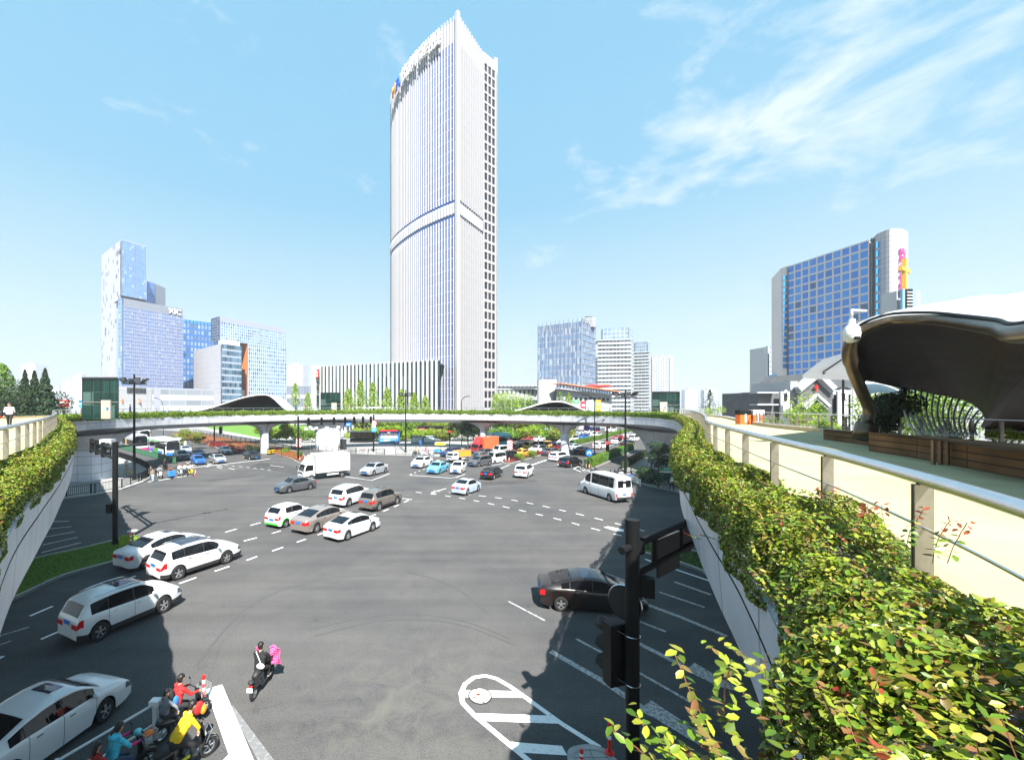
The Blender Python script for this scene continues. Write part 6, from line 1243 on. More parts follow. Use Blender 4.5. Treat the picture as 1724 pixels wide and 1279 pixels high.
for (x, y, k, c, lab) in ((808, 783.5, 'mpv', 'grey', 'dark grey MPV at the front of the queue beside the white minivan'), (835, 778.5, 'minivan', 'white', 'white minivan between the dark MPV and the striped marker'), (853, 774, 'suv', 'black', 'black SUV hidden behind the striped marker post'), (760, 767.5, 'suv', 'navy', 'dark navy SUV behind the small pickup with the orange load'), (815, 767, 'sedan', 'grey', 'grey green sedan directly below the orange box truck'),
    (843, 765, 'minivan', 'white', 'second white minivan right of the orange box truck'), (866, 758, 'sedan', 'black', 'black sedan behind the second white minivan'), (878, 768, 'taxi', 'taxi_orange', 'orange taxi beside the red flower bed'), (882, 751, 'suv', 'maroon', 'maroon SUV at the end of the bus'), (893, 757, 'minivan', 'yellow', 'yellow minivan above the orange taxi'),
    (905, 762, 'suv', 'white', 'white patrol car right of the yellow minivan'), (917, 756, 'minivan', 'taxi_orange', 'white and orange ambulance by the flower bed end'), (923, 752, 'sedan', 'blue', 'blue sedan left of the slim right pier'), (906, 743, 'sedan', 'white', 'white sedan nearest the far dull red hedge'), (924, 740, 'suv', 'white', 'white SUV behind the white sedan by the far hedge'), (940, 741, 'sedan', 'grey', 'grey sedan just left of the slim right pier'), (888, 744, 'sedan', 'red', 'red car in the far lane behind the bus'),
    (950, 747, 'sedan', 'white', 'white sedan just right of the slim right pier'), (964, 743, 'minivan', 'white', 'white minivan behind the red signal mast'), (967, 736, 'sedan', 'iceblue', 'pale blue sedan far back in the queue'), (978, 731, 'sedan', 'silver', 'silver sedan far back near the round blue sign'), (991, 731, 'suv', 'white', 'white SUV far back under the round blue sign'), (981, 739, 'sedan', 'blue', 'blue sedan beside the long clipped hedge'), (1003, 736, 'suv', 'white', 'white SUV beside the long clipped hedge'), (1028, 727, 'van', 'white', 'white van far back under the blue direction sign'), (1001, 729, 'sedan', 'red', 'small red car far back in the queue')):
    byc(x, y, HQ, k, c, lab, A2)
for (x, y, k, c, lab) in ((961, 784.5, 'suv', 'black', 'black SUV seen from behind by the hatched road nose'), (942, 775, 'plainsuv', 'white', 'white SUV seen from behind, next to the black SUV'), (928, 766, 'sedan', 'grey', 'grey sedan leaving along the red flower bed'), (965, 757, 'sedan', 'iceblue', 'pale silver sedan in the shade of the skywalk'), (981, 763, 'sedan', 'brown', 'dark brown sedan in the shade of the skywalk'), (1011, 755, 'plainsuv', 'white', 'white SUV left of the red pedestrian signal'), (1040, 747, 'sedan', 'white', 'white sedan in front of the red car'), (1042, 741, 'sedan', 'red', 'bright red car behind the thin round sign'), (1068, 742, 'minivan', 'white', 'white minivan leaving, right of the floodlight pole'), (1079, 735, 'sedan', 'white', 'white sedan leaving farthest right'), (1058, 736, 'sedan', 'white', 'white car half hidden by the floodlight pole'), (1057, 750, 'sedan', 'black', 'black car left of the green hedge end')):
    byc(x, y, HNE, k, c, lab, A3)
HNW = math.atan2(-35, 33)
for (x, y, k, c, lab) in ((305, 773, 'suv', 'grey', 'grey SUV in front of the green and white bus'), (333, 780.5, 'hatch', 'blue', 'bright blue hatchback on the stop line'), (333, 769, 'sedan', 'navy', 'dark blue sedan behind the blue hatchback'), (366, 778, 'sedan', 'silver', 'silver sedan on the northwest stop line'), (379, 763, 'hatch', 'white', 'white small car beside the red clipped balls'), (424, 772, 'sedan', 'black', 'black sedan by the slim left pier'), (311, 762, 'sedan', 'iceblue', 'pale blue car beside the bus front')):
    byc(x, y, HNW, k, c, lab, A4)
# ---- lorries and buses
def tyres(t, xs_, W_, R, rim=M_RIM):
    for x in xs_:
        for s in (1, -1): wheel(t, x, s*(W_/2-.13), R, .24, s, rim)
def lorry(label, p, hd, cabc, boxc, L_, W_, Hb, s=1, small=False):
    t = empty('box_truck'); tag(t, label, 'truck'); cl = 1.55
    C_ = pmat(cabc[0], cabc[1]); mb = MB(); x1 = L_/2; x0 = x1-cl; zc = 2.15 if not small else 1.75; w = W_/2*.94
    prof = [(x0, .55), (x1-.02, .55), (x1, .9), (x1-.03, 1.15), (x1-.38, zc-.12), (x1-.55, zc), (x0, zc)]
    b = len(mb.v)
    for sy in (1, -1):
        for (x, z) in prof: mb.v.append((x, sy*w*(1 if z < 1.3 else .94), z))
    n = len(prof); mb.face(list(range(n))[::-1], C_); mb.face(range(n, 2*n), C_)
    for i in range(n): j = (i+1) % n; mb.face((i, j, n+j, n+i), C_)
    mb.build('cab', t, bevel=.05)
    mb = MB(); a, c = prof[3], prof[4]; d = Vector((.012, 0, .008)); mb.poly([Vector((a[0]-.03, -w*.86, a[1]+.05))+d, Vector((a[0]-.03, w*.86, a[1]+.05))+d, Vector((c[0]+.03, w*.80, c[1]-.06))+d, Vector((c[0]+.03, -w*.80, c[1]-.06))+d], M_GLASS); mb.build('windscreen', t)
    for sy in (1, -1):
        mb = MB(); mb.poly([(x0+.25, sy*(w*.97+.014), 1.25), (x1-.2, sy*(w*.975+.014), 1.22), (x1-.46, sy*(w*.94+.014), zc-.2), (x0+.25, sy*(w*.94+.014), zc-.2)][::sy], M_GLASS); mb.build('side_window', t)
        mb = MB(); mb.box((x1+.01, sy*w*.72, .82), (.05, .3, .18), M_HL); mb.build('headlight', t)
        mb = MB(); mb.box((x1+.05, sy*(w+.16), 1.55), (.06, .12, .35), M_TRIM); mb.bar((x1-.1, sy*w, 1.6), (x1+.04, sy*(w+.16), 1.65), .03, .03, M_TRIM); mb.build('mirror', t)
        mb = MB(); mb.box((-L_*.12, sy*(W_/2-.1), .62), (L_*.26, .04, .06), SG_W); mb.box((-L_*.12, sy*(W_/2-.1), .48), (L_*.26, .04, .05), SG_W); mb.build('side_guard', t)
    mb = MB(); mb.box((x1+.02, 0, 1.02), (.03, w*1.3, .14), M_TRIM); mb.box((x1+.03, 0, .6), (.06, w*1.7, .22), C_); mb.build('grille', t)
    mb = MB(); mb.box((x1+.065, 0, .58), (.012, .44, .14), M_PLATE); mb.build('number_plate', t)
    mb = MB(); mb.box((-.3, 0, .72), (L_-.8, W_*.5, .22), M_DARK); mb.build('chassis', t)
    B_ = pmat(boxc[0], boxc[1]); bl = L_-cl-.12; bx = -L_/2+bl/2; mb = MB(); mb.box((bx, 0, .85+Hb/2), (bl, W_, Hb), B_); mb.build('cargo_box', t, bevel=.03)
    mb = MB()
    for i in range(7):
        for sy in (1, -1): mb.box((bx-bl/2+bl*(i+.5)/7, sy*(W_/2+.008), .85+Hb/2), (.03, .02, Hb-.1), B_)
    for z in (.87, .84+Hb): 
        for sy in (1, -1): mb.box((bx, sy*(W_/2+.012), z), (bl, .03, .07), mat('alu_trim', (.5, .5, .52), .4, .5))
    mb.box((-L_/2-.01, 0, .85+Hb/2), (.02, .03, Hb-.1), M_DARK); mb.build('box_ribs', t)
    if not small:
        mb = MB(); mb.v += [(x1-.45, -w*.8, zc+.01), (x1-.45, w*.8, zc+.01), (x0+.1, w*.85, zc+.01), (x0+.1, -w*.85, zc+.01), (x0+.25, w*.75, .85+Hb-.1), (x0+.25, -w*.75, .85+Hb-.1)]; [mb.face(q, C_) for q in ((0, 1, 4, 5), (1, 2, 4), (3, 0, 5), (2, 3, 5, 4))]; mb.build('roof_fairing', t)
    tyres(t, (x1-1.05, -L_/2+1.15), W_, .38 if not small else .3); t.location = (p.x, p.y, 0); t.rotation_euler = (0, 0, hd); t.scale = (s,)*3; return t
a, c = G(565.3, 804), G(531, 808); d = (c-a).normalized(); nn = Vector((d.y, -d.x, 0)); nn = nn if nn.dot(a) > 0 else -nn
pt_ = (a+c)/2+nn*.95-d*.2
lorry('white box truck with long cargo body driving left', pt_, math.atan2(d.y, d.x), ('truck_white', (.66, .66, .64)), ('truck_white', (.66, .66, .64)), 6.3, 2.1, 2.35, 1.04)
p = G(816, 762); lorry('red cab truck with an orange red cargo box in the queue', p, HQ, ('truck_red', (.55, .03, .03)), ('box_orange', (.72, .13, .045)), 6.4, 2.3, 2.5)
p = G(772, 776.5); lorry('small white pickup truck with an orange load', p, HQ, ('truck_white', 0), ('load_orange', (.75, .30, .03)), 4.6, 1.7, 1.05, small=True)
def bus(label, p, hd, base, stripes, roofc, L_=11.5, W_=2.5, H_=3.15, pod=True, s=1):
    t = empty('city_bus'); tag(t, label, 'bus'); Bm = pmat(base[0], base[1]); x1 = L_/2
    mb = MB(); prof = [(-x1, .35), (x1, .35), (x1+.08, .8), (x1+.02, 1.2), (x1-.22, H_-.25), (x1-.5, H_), (-x1+.15, H_), (-x1, H_-.2)]; w = W_/2
    for sy in (1, -1):
        for (x, z) in prof: mb.v.append((x, sy*w*(1 if z < H_-.3 else .95), z))
    n = len(prof); mb.face(list(range(n))[::-1], Bm); mb.face(range(n, 2*n), Bm)
    for i in range(n): j = (i+1) % n; mb.face((i, j, n+j, n+i), Bm)
    mb.build('body', t, bevel=.08); mb = MB(); mb.box((x1+.005, 0, .45), (.16, W_*.98, .5), pmat(stripes[0][0], stripes[0][1])); mb.build('front_bumper', t)
    mb = MB(); mb.poly([(x1+.045, -w*.92, 1.15), (x1+.045, w*.92, 1.15), (x1-.18, w*.90, H_-.45), (x1-.18, -w*.90, H_-.45)], M_GLASS); mb.build('windscreen', t)
    mb = MB(); mb.box((x1-.2, 0, H_-.28), (.10, W_*.7, .22), M_BLACK); mb.build('route_display', t)
    for sy in (1, -1):
        for i in range(6):
            wx = -x1+.5+i*(L_-1.4)/6; mb = MB(); mb.box((wx+(L_-1.4)/12, sy*(w+.006), 1.85), ((L_-1.4)/6-.08, .02, 1.05), M_GLASS); mb.build('side_window', t)
        mb = MB(); mb.box((x1-.75, sy*(w+.008), 1.45), (.9, .02, 2.0), M_GLASS); mb.build('door', t)
        for k, (nm, cc, xa, xb, za, zb_) in enumerate(stripes): mb = MB(); mb.box(((xa+xb)/2*L_, sy*(w+.010), (za+zb_)/2), (abs(xb-xa)*L_, .02, zb_-za), pmat(nm, cc)); mb.build('livery_panel', t)
        mb = MB(); mb.box((x1+.1, sy*w*.75, .72), (.04, .35, .16), M_HL); mb.build('headlight', t); mb = MB(); mb.tube([(x1-.1, sy*w*.9, H_-.3), (x1+.35, sy*w*1.08, H_-.35), (x1+.38, sy*w*1.1, H_-.8)], .03, M_TRIM, n=6); mb.box((x1+.38, sy*w*1.1, H_-.95), (.1, .18, .38), M_TRIM); mb.build('mirror', t)
    if pod:
        mb = MB()
        for (xa, l, h) in ((-.6, L_*.38, .28), (L_*.28, L_*.16, .22)): mb.prism([(xa-l/2, -w*.7), (xa+l/2, -w*.7), (xa+l/2, w*.7), (xa-l/2, w*.7)], H_-.02, H_+h, pmat(roofc[0], roofc[1]))
        mb.build('roof_unit', t, bevel=.08)
    tyres(t, (x1-2.5, -x1+3.0), W_, .48); t.location = (p.x, p.y, 0); t.rotation_euler = (0, 0, hd); t.scale = (s,)*3; return t
fr_, bk_ = G(293, 768), G(250, 757); d = (fr_-bk_).normalized(); h_ = math.atan2(d.y, d.x)
bus('white city bus with green and blue livery in the bus lane', fr_-d*6.2, h_, ('bus_white', (.78, .80, .80)), [('bus_blue', (.03, .18, .62), -.5, -.2, .4, 1.2), ('bus_green', (.03, .50, .06), -.2, .05, .4, 1.25), ('bus_blue', (.03, .18, .62), .05, .3, .4, .8), ('bus_green', (.03, .5, .06), -.35, .4, 2.55, 2.75)], ('bus_white', 0))
p = fr_-d*19.5+Vector((-2.2, -.6, 0)); bus('silver coach with yellow and magenta livery behind the green bus', p, h_, ('coach_silver', (.50, .52, .58)), [('coach_pink', (.62, .03, .18), -.5, .5, .35, .95), ('coach_yellow', (.75, .50, .03), -.15, -.05, .95, 2.4), ('coach_violet', (.16, .10, .42), -.45, -.2, .95, 1.35)], ('coach_silver', 0), H_=3.5, pod=False)
p = G(832, 752.5); bus('bright cyan city bus with roof pods behind the orange truck', p, HQ+.12, ('bus_cyan', (.03, .55, .72)), [('bus_blue', 0, -.5, -.46, .4, 2.6)], ('bus_cyan_roof', (.06, .60, .68)), L_=10.5)
p = G(236, 741); bus('green and white bus far back under the left skywalk', p, h_, ('bus_white', 0), [('bus_green', 0, -.5, .5, .6, 1.1)], ('bus_white', 0), L_=10)
# ================================================================ CANOPIES ON THE DECK
M_COPPER = mat('weathered_metal_tube', (.115, .085, .055), .30, .75, var=.3, vs=2.5)
def grid(mb, rows_, m, uv=1.0, flip=False):
    for i in range(len(rows_)-1):
        for j in range(len(rows_[i])-1):
            q = [rows_[i][j], rows_[i][j+1], rows_[i+1][j+1], rows_[i+1][j]]; u = [(j*uv, i*uv), ((j+1)*uv, i*uv), ((j+1)*uv, (i+1)*uv), (j*uv, (i+1)*uv)]
            mb.poly(q[::-1] if flip else q, m, u[::-1] if flip else u)
cp = empty('canopy_pavilion', (18, 15, ZD)); tag(cp, 'large curved canopy with thick metal rim and dark timber underside on the right', 'canopy')
rim = [(1457, 735, 16.0), (1460, 712, 16.2), (1463, 688, 16.2), (1449, 655, 16.0), (1436, 622, 15.8), (1430, 593, 15.6), (1437, 570, 15.4), (1457, 554, 15.1), (1485, 543.5, 14.8), (1513, 538.5, 14.5), (1569, 538, 13.6), (1625, 544.5, 12.2), (1681, 553, 10.6), (1724, 561.5, 9.2)]
front = catmull([Pt(*q) for q in rim]+[Vector((11.4, 6.6, 11.3)), Vector((10.2, 4.0, 11.0)), Vector((10.2, 1.6, 10.2)), Vector((11.6, -.6, 8.6))], 5, False); R_rim = [.30 if i < 12 else .25 for i in range(len(front))]
mb = MB(); rads = []
for i, p in enumerate(front): f = i/len(front); rads.append(.36 if f < .05 else (.17+.10*f if f < .25 else .20+.04*math.sin(f*9)))
mb.tube(front, rads, M_COPPER, n=16); mb.build('rim_tube', cp, smooth=True)
rear = [(1459, 690, 17.4), (1457, 668, 17.6), (1457, 650, 18.0), (1458, 641, 18.6), (1470, 643, 19.5), (1490, 647.5, 20.2), (1521, 654, 21), (1545, 658, 21.3), (1569, 663, 21.5), (1600, 669, 21.5), (1625, 675, 21.3), (1640, 683, 21), (1652, 694, 20.6), (1659, 708, 20.2), (1662, 722, 19.8)]
rear_ = catmull([Pt(*q) for q in rear]+[Vector((26.5, 17, 8.9)), Vector((26, 12, 8.6)), Vector((24, 7, 8.5)), Vector((19, 1, 8.4))], 5, False); n_ = len(front); rows_ = []
for i in range(n_):
    a, c = front[i], rear_[i]; r = []
    for j in range(9):
        t = j/8; p = a.lerp(c, t); p.z += math.sin(PI*t)*(.5 if i > 20 else .1); r.append(p)
    rows_.append(r)
mb = MB(); grid(mb, rows_, M_DARKWOOD, .8); mb.build('timber_soffit', cp, smooth=True)
# side wall of the shell closing down on the right and the white outer skin
mb = MB()
mb.poly([Pt(1658, 712, 19.7), Vector((*col(1658, 19.7), ZD)), Vector((27, 15, ZD)), Vector((27, 15, 9.4))], M_DARKWOOD, [(0, 2), (0, 0), (8, 0), (8, 4)]); mb.build('timber_wall', cp)
mb = MB(); skin = []; crest = catmull([Pt(1440, 552, 16.5), Pt(1484, 534, 17), Pt(1560, 519, 17.5), Pt(1600, 512, 17), Pt(1650, 503.5, 16), Pt(1724, 498, 14.5), Vector((19, 10, 13.6)), Vector((17, 5, 13)), Vector((15, 0, 11))], 9, False)
for i in range(24, n_):
    a = front[i]; f = (i-24)/(n_-24); c_ = crest[int(f*(len(crest)-1))]; r = []
    for j in range(7): t = j/6; p = a.lerp(c_, t)+Vector((0, 0, .14+math.sin(t*PI)*.10)); r.append(p)
    r += [c_+Vector((1.5, 1.5, .0)), c_+Vector((5, 5, -1.2))]; skin.append(r)
mb.v = []; grid(mb, skin, mat('canopy_white', (.50, .50, .50), .35)); mb.build('white_skin', cp, smooth=True)
mb = MB(); mb.tube([r[0]+Vector((0, .05, .10)) for r in skin], .05, M_BLACK, n=6); mb.tube([r[5]+Vector((0, 0, .03)) for r in skin[:1]]+[skin[12][5], skin[14][2]] if False else [skin[9][1]+Vector((0, 0, .03)), skin[11][3]+Vector((0, 0, .03)), skin[10][5]+Vector((0, 0, .03))], .02, M_COPPER, n=5); mb.build('gutter', cp)
for k in range(14):
    xt = 1520+k*10.6; xb_ = 1545+k*7.6; yt = 655+max(0, (k-3))*2.5+max(0, k-9)*4.5; yb = 734-max(0, k-12)*2
    if yb-yt < 8: continue
    mb = MB(); pts_ = [Pt(xt+(xb_-xt)*t+(-9*math.sin(PI*t)), yt+(yb-yt)*t, 20.6-t*5.0) for t in np.linspace(0, 1, 9)]; mb.tube(pts_, .038, mat('grille_rib', (.70, .70, .70), .35), n=6); mb.build('grille_rib', cp, smooth=True)
mb = MB(); mb.tube([Pt(1521, 655, 20.8), Pt(1517, 672, 20.4), Pt(1507, 690, 20), Pt(1494, 700, 19.6)], .16, M_COPPER, n=8); mb.build('rear_strut', cp, smooth=True)
for c in cp.children: c.location = c.location-Vector(cp.location)
# smaller white awning behind
aw = empty('white_awning', (21, 24, ZD)); tag(aw, 'white fabric awning on thin rods seen behind the big canopy rim', 'awning'); mb = MB()
g1 = [[Pt(1440, 640, 24), Pt(1470, 643, 24), Pt(1500, 650, 24), Pt(1521, 660, 24)], [Pt(1459, 664, 21.8), Pt(1475, 661, 21.8), Pt(1500, 661, 21.8), Pt(1521, 665, 21.8)]]; grid(mb, g1, mat('awning_white', (.55, .55, .52), .6)); mb.build('awning_sheet', aw)
mb = MB()
for k in range(5): mb.tube([Pt(1474+k*10, 662, 22), Pt(1478+k*7, 690, 21.6)], .03, M_BLACK, n=5)
for k in range(7): mb.tube([Pt(1470+k*5, 702, 21), Pt(1478+k*5, 690, 21.4)], .03, SG_W, n=5)
mb.build('rods', aw)
for c in aw.children: c.location = c.location-Vector(aw.location)
# tents behind the canopy
tn = empty('tent_roof', (30, 38, 0)); tag(tn, 'white tensile roof rising behind the church and canopy', 'tent'); mb = MB()
for k, (dy, dz) in enumerate(((0, 0), (2, 13), (4, 26))):
    a, b2, c, d = Pt(1384, 627+dz*.2, 52+dy), Pt(1424, 600+dz*.9, 50+dy), Pt(1560, 560+dz, 46+dy), Pt(1560, 640, 50+dy); mb.poly([a, b2, c, d], mat('tent_white', (.78, .78, .8), .5)); mb.poly([a+Vector((0, 3, -.2)), d+Vector((0, 3, 0)), c+Vector((0, 3, 0)), b2+Vector((0, 3, 0))], mat('tent_white', 0)); mb.bar(a+Vector((0, -.1, 0)), b2+Vector((0, -.1, 0)), .15, .15, M_DARK)
mb.build('tent_sheets', tn)
for c in tn.children: c.location = c.location-Vector(tn.location)
# dome camera
dc = empty('dome_camera', tuple(Pt(1434, 565, 15.2))); tag(dc, 'white dome surveillance camera hanging from the canopy rim', 'camera'); W_ = mat('camera_white', (.62, .62, .60), .35)
mb = MB(); mb.tube([(.62, .1, .93), (0, 0, .93), (0, 0, .62)], .045, W_, n=8); mb.build('bracket', dc, smooth=True)
mb = MB(); mb.lathe([(.01, .62), (.10, .60), (.11, .42), (.22, .30), (.24, .14), (.25, .10), (.25, 0)], W_, n=24); mb.build('housing', dc, smooth=True, sharp=40); mb = MB(); mb.lathe([(.235, .02), (.24, -.04), (.20, -.17), (.12, -.25), (.01, -.27)], W_, n=24); mb.box((-.02, -.19, -.12), (.17, .1, .11), M_BLACK); mb.build('dome', dc, smooth=True, sharp=40)
# timber benches and planters
def bench(label, pts, h, cat='bench', posts=()):
    P_ = [G(x, y, ZD) for x, y in pts]; t = empty('timber_planter', tuple(P_[0])); tag(t, label, cat); mb = MB(); s = 0; nn = Vector((0, 0, h))
    for a, c in zip(P_, P_[1:]):
        l = (c-a).length; mb.poly([a, c, c+nn, a+nn], M_WOOD, [(s, 0), (s+l, 0), (s+l, h), (s, h)]); s += l
    tp = [p+nn for p in P_]; back = [p+nn+Vector((.6, 2.0, 0)) for p in P_]
    for i in range(len(tp)-1): mb.poly([tp[i], tp[i+1], back[i+1], back[i]], M_WOOD, [(i, 0), (i+1, 0), (i+1, 1), (i, 1)])
    mb.poly([P_[0], tp[0], back[0], back[0]-nn], M_WOOD, [(0, 0), (0, h), (2, h), (2, 0)]); mb.build('planks', t)
    mb = MB()
    for a, c in zip(tp, tp[1:]): mb.bar(a+Vector((0, -.03, .02)), c+Vector((0, -.03, .02)), .1, .06, mat('timber_cap', (.13, .065, .03), .5))
    mb.build('cap_rail', t)
    for x, y, w in posts:
        p = G(x, y, ZD); mb = MB()
        for k in range(6): mb.box((p.x-w/2+w*k/5, p.y-.06-k*.01, ZD+h/2), (.07, .06, h), mat('timber_batten', (.22, .12, .06), .5))
        mb.build('batten_panel', t)
    for c in t.children: c.location = c.location-Vector(t.location)
    return t
bench('long timber bench planter under the dark canopy', [(1544, 771), (1600, 782), (1662, 794), (1724, 806), (1850, 838)], .66, posts=((1595, 781.5, .9),))
bench('low timber planter at the foot of the canopy rim', [(1436, 746), (1460, 750), (1500, 755), (1543, 760), (1560, 764)], .5, 'planter')
lab_ = ['climbing shrub behind the curved white grille ribs', 'dark leafy bush in the planter below the awning', 'bright shrub beyond the grille', 'bright shrub behind the awning rods']
for i, (x, Y, h, c, lf) in enumerate(((1600, 24, 5.0, 2.6, 'green'), (1492, 19.5, 2.0, 1.5, 'dark'), (1560, 27, 5, 2.4, 'young'), (1490, 27, 4.6, 2.0, 'young'))):
    p = col(x, Y); T(lf, 'garden_bush', p[0], p[1], h, c, 'bush' if i == 1 else 'round', lab_[i], z0=ZD-2 if i != 1 else ZD, trunk=.2, n=3500, ls=.14, cat='bush')
# far canopies
def arch(label, x0, xa, x1, ya, Y, d=7, skew=0):
    t = empty('arched_canopy', (*col(xa, Y), ZD)); tag(t, label, 'canopy'); a, c = col(x0, Y), col(x1, Y); za = zt(ya, Y); pf = []
    for i in range(25):
        u = i/24; x = a[0]+(c[0]-a[0])*u; v = (x-(col(xa, Y)[0]))/((c[0]-col(xa, Y)[0]) if x > col(xa, Y)[0] else (col(xa, Y)[0]-a[0])); z = ZD+.1+(za-ZD-.1)*(math.cos(v*PI)/2+.5); pf.append(Vector((x, Y, z)))
    mb = MB(); grid(mb, [[p, p+Vector((skew, d, -.3))] for p in pf], mat('canopy_white', 0)); mb.build('roof_shell', t, smooth=True)
    mb = MB(); mb.tube([p+Vector((0, -.05, -.05)) for p in pf], .17, mat('canopy_edge', (.50, .50, .50), .5), n=6); mb.build('roof_edge', t, smooth=True)
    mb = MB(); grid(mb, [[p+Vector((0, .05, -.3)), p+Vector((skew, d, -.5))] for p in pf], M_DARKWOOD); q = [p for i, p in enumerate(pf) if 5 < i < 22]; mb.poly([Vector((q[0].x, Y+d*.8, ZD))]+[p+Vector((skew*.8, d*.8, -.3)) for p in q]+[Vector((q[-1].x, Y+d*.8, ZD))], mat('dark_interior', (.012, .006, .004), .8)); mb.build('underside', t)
    for c_ in t.children: c_.location = c_.location-Vector(t.location)
arch('white arched canopy over dark interior, left part of the distant span', 312, 447, 492, 664, 97, 7)
arch('white arched canopy over dark interior, right of the tall tower', 845, 938, 1002, 675.5, 90, 6)
# ================================================================ POLES, LAMPS, SIGNALS
PB = M_BLACK
def pole_thing(name, label, cat, base, group=None): t = empty(name, (base[0], base[1], 0)); tag(t, label, cat, group); return t
def flood_pole(x, y, ytop, yl, label, n=6):
    b = G(x, y); t = pole_thing('floodlight_pole', label, 'floodlight pole', b); zt_ = zt(ytop, b.y); zl = zt(yl, b.y); mb = MB(); mb.tube([(0, 0, 0), (0, 0, zt_)], [.18, .10], PB, n=10); mb.lathe([(.32, 0), (.32, .12), (.2, .3)], PB, n=12); mb.build('pole', t, smooth=True, sharp=40)
    mb = MB(); R_ = 1.35; mb.tube([(R_*math.cos(2*PI*i/16), R_*math.sin(2*PI*i/16), zl-.35) for i in range(16)], .05, PB, n=6, closed=True)
    for i in range(4): a = PI*i/2+.4; mb.bar((0, 0, zl-.35), (R_*math.cos(a), R_*math.sin(a), zl-.35), .06, .06, PB)
    mb.build('lamp_ring', t)
    for i in range(n):
        a = 2*PI*i/n+.3; c = Vector((math.cos(a)*R_, math.sin(a)*R_, zl+.05)); M = Matrix.Rotation(a, 3, 'Z') @ Matrix.Rotation(.75, 3, 'Y'); mb = MB(); mb.box(c, (.16, .72, .62), PB, M=M); mb.box(c+M @ Vector((.09, 0, 0)), (.02, .6, .5), mat('lamp_glass', (.55, .57, .6), .15, .4), M=M); mb.build('floodlight', t)
    return t
flood_pole(226, 809, 630, 641, 'tall black floodlight pole behind the west pavement fence')
flood_pole(683, 762, 656, 664, 'slender floodlight pole between the two kiosks', 5)
flood_pole(1053, 806, 657, 664, 'tall black floodlight pole on the east corner')
def curve_lamp(x, y, pts_, label, r=.09, arms=()):
    b = G(x, y); t = pole_thing('street_lamp', label, 'street lamp', b); loc = [Vector((0, 0, 0))]+[Vector(((px-PX)/F*b.y-b.x, 0, zt(py, b.y))) for px, py in pts_]; mb = MB(); mb.tube([loc[0], loc[1]]+catmull(loc[1:], 5, False)[1:], r, PB, n=8); mb.build('pole', t, smooth=True)
    for arm in arms: q = [Vector(((px-PX)/F*b.y-b.x, 0, zt(py, b.y))) for px, py in arm]; mb = MB(); mb.tube(catmull(q, 4, False), r*.6, PB, n=6); mb.build('side_arm', t, smooth=True); loc.append(q[-1])
    for q in loc[-1-len(arms):]: s = 1 if q.x > 0 else -1; mb = MB(); mb.ell(q+Vector((s*.3, 0, .02)), (.55, .16, .09), PB); mb.build('lamp_head', t, smooth=True)
curve_lamp(777, 753, [(777, 690), (777, 676), (780, 670), (786, 667)], 'curved single street lamp in front of the tower base', arms=[[(777, 702), (774, 700), (767, 697.5)]])
curve_lamp(1001, 775, [(1001, 690), (1000.5, 674), (994, 667), (985, 665)], 'curved street lamp with lower arm at the hedge strip', arms=[[(1001, 712), (1006, 709), (1017, 706.5)]])
curve_lamp(275, 740, [(275, 692), (274, 680), (270, 673), (263, 670)], 'thin curved lamp before the white podium wall', .06)
curve_lamp(1059, 742, [(1059, 700), (1059, 672), (1056, 666), (1050, 663)], 'thin lamp pole behind the east floodlight pole', .07)
def signal_head(t, c, d, n=3, lit=0, s=1.0, horiz=False, arrow=False):
    """a box of n lamps facing direction d"""
    rz = math.atan2(d[1], d[0])+PI/2; g_ = MB(); w, h = .36*s, .36*s*n+.06
    if horiz: w, h = h, w
    g_.box(c, (w, .22*s, h), PB, rz=rz); ca, sa = math.cos(rz), math.sin(rz)
    for k in range(n):
        o = (k-(n-1)/2)*.36*s; off_ = Vector((o*ca, o*sa, 0)) if horiz else Vector((0, 0, -o)); p = Vector(c)+off_+Vector((sa, -ca, 0))*.12*s
        vis = []
        for a in np.linspace(-.2, PI+.2, 7): vis.append(p+Vector((ca, sa, 0))*math.cos(a)*.15*s+Vector((0, 0, math.sin(a)*.15*s)))
        for a_, b_ in zip(vis, vis[1:]): f = Vector((sa, -ca, 0))*.26*s; g_.poly([a_, b_, b_+f, a_+f], PB)
    o_ = g_.build('signal_head', t)
    for k in range(n):
        o = (k-(n-1)/2)*.36*s; off_ = Vector((o*ca, o*sa, 0)) if horiz else Vector((0, 0, -o)); p = Vector(c)+off_+Vector((sa, -ca, 0))*.125*s
        on = (lit == 'r' and k == 0) or (lit == 'g' and k == n-1); mm_ = mat('red_signal_light', (1, .03, .02), .4, emit=2.2) if on and lit == 'r' else (mat('green_signal_light', (.02, .9, .45), .4, emit=1.5) if on else mat('lamp_off', (.03, .03, .03), .3))
        q = MB(); q.lathe([(.001, 0), (.13*s, 0), (.13*s, .02)], mm_, n=12, axis='y'); q = q.build('signal_lens', o_); q.location = p; q.rotation_euler = (0, 0, rz+PI)
    return o_
def pole_only(t, b, z, r=.15, cap=True):
    mb = MB(); mb.tube([(0, 0, 0), (0, 0, z)], r, PB, n=16); mb.lathe([(r*1.8, 0), (r*1.8, .05), (r*1.1, .35)], PB, n=16); mb.build('pole', t, smooth=True, sharp=40)
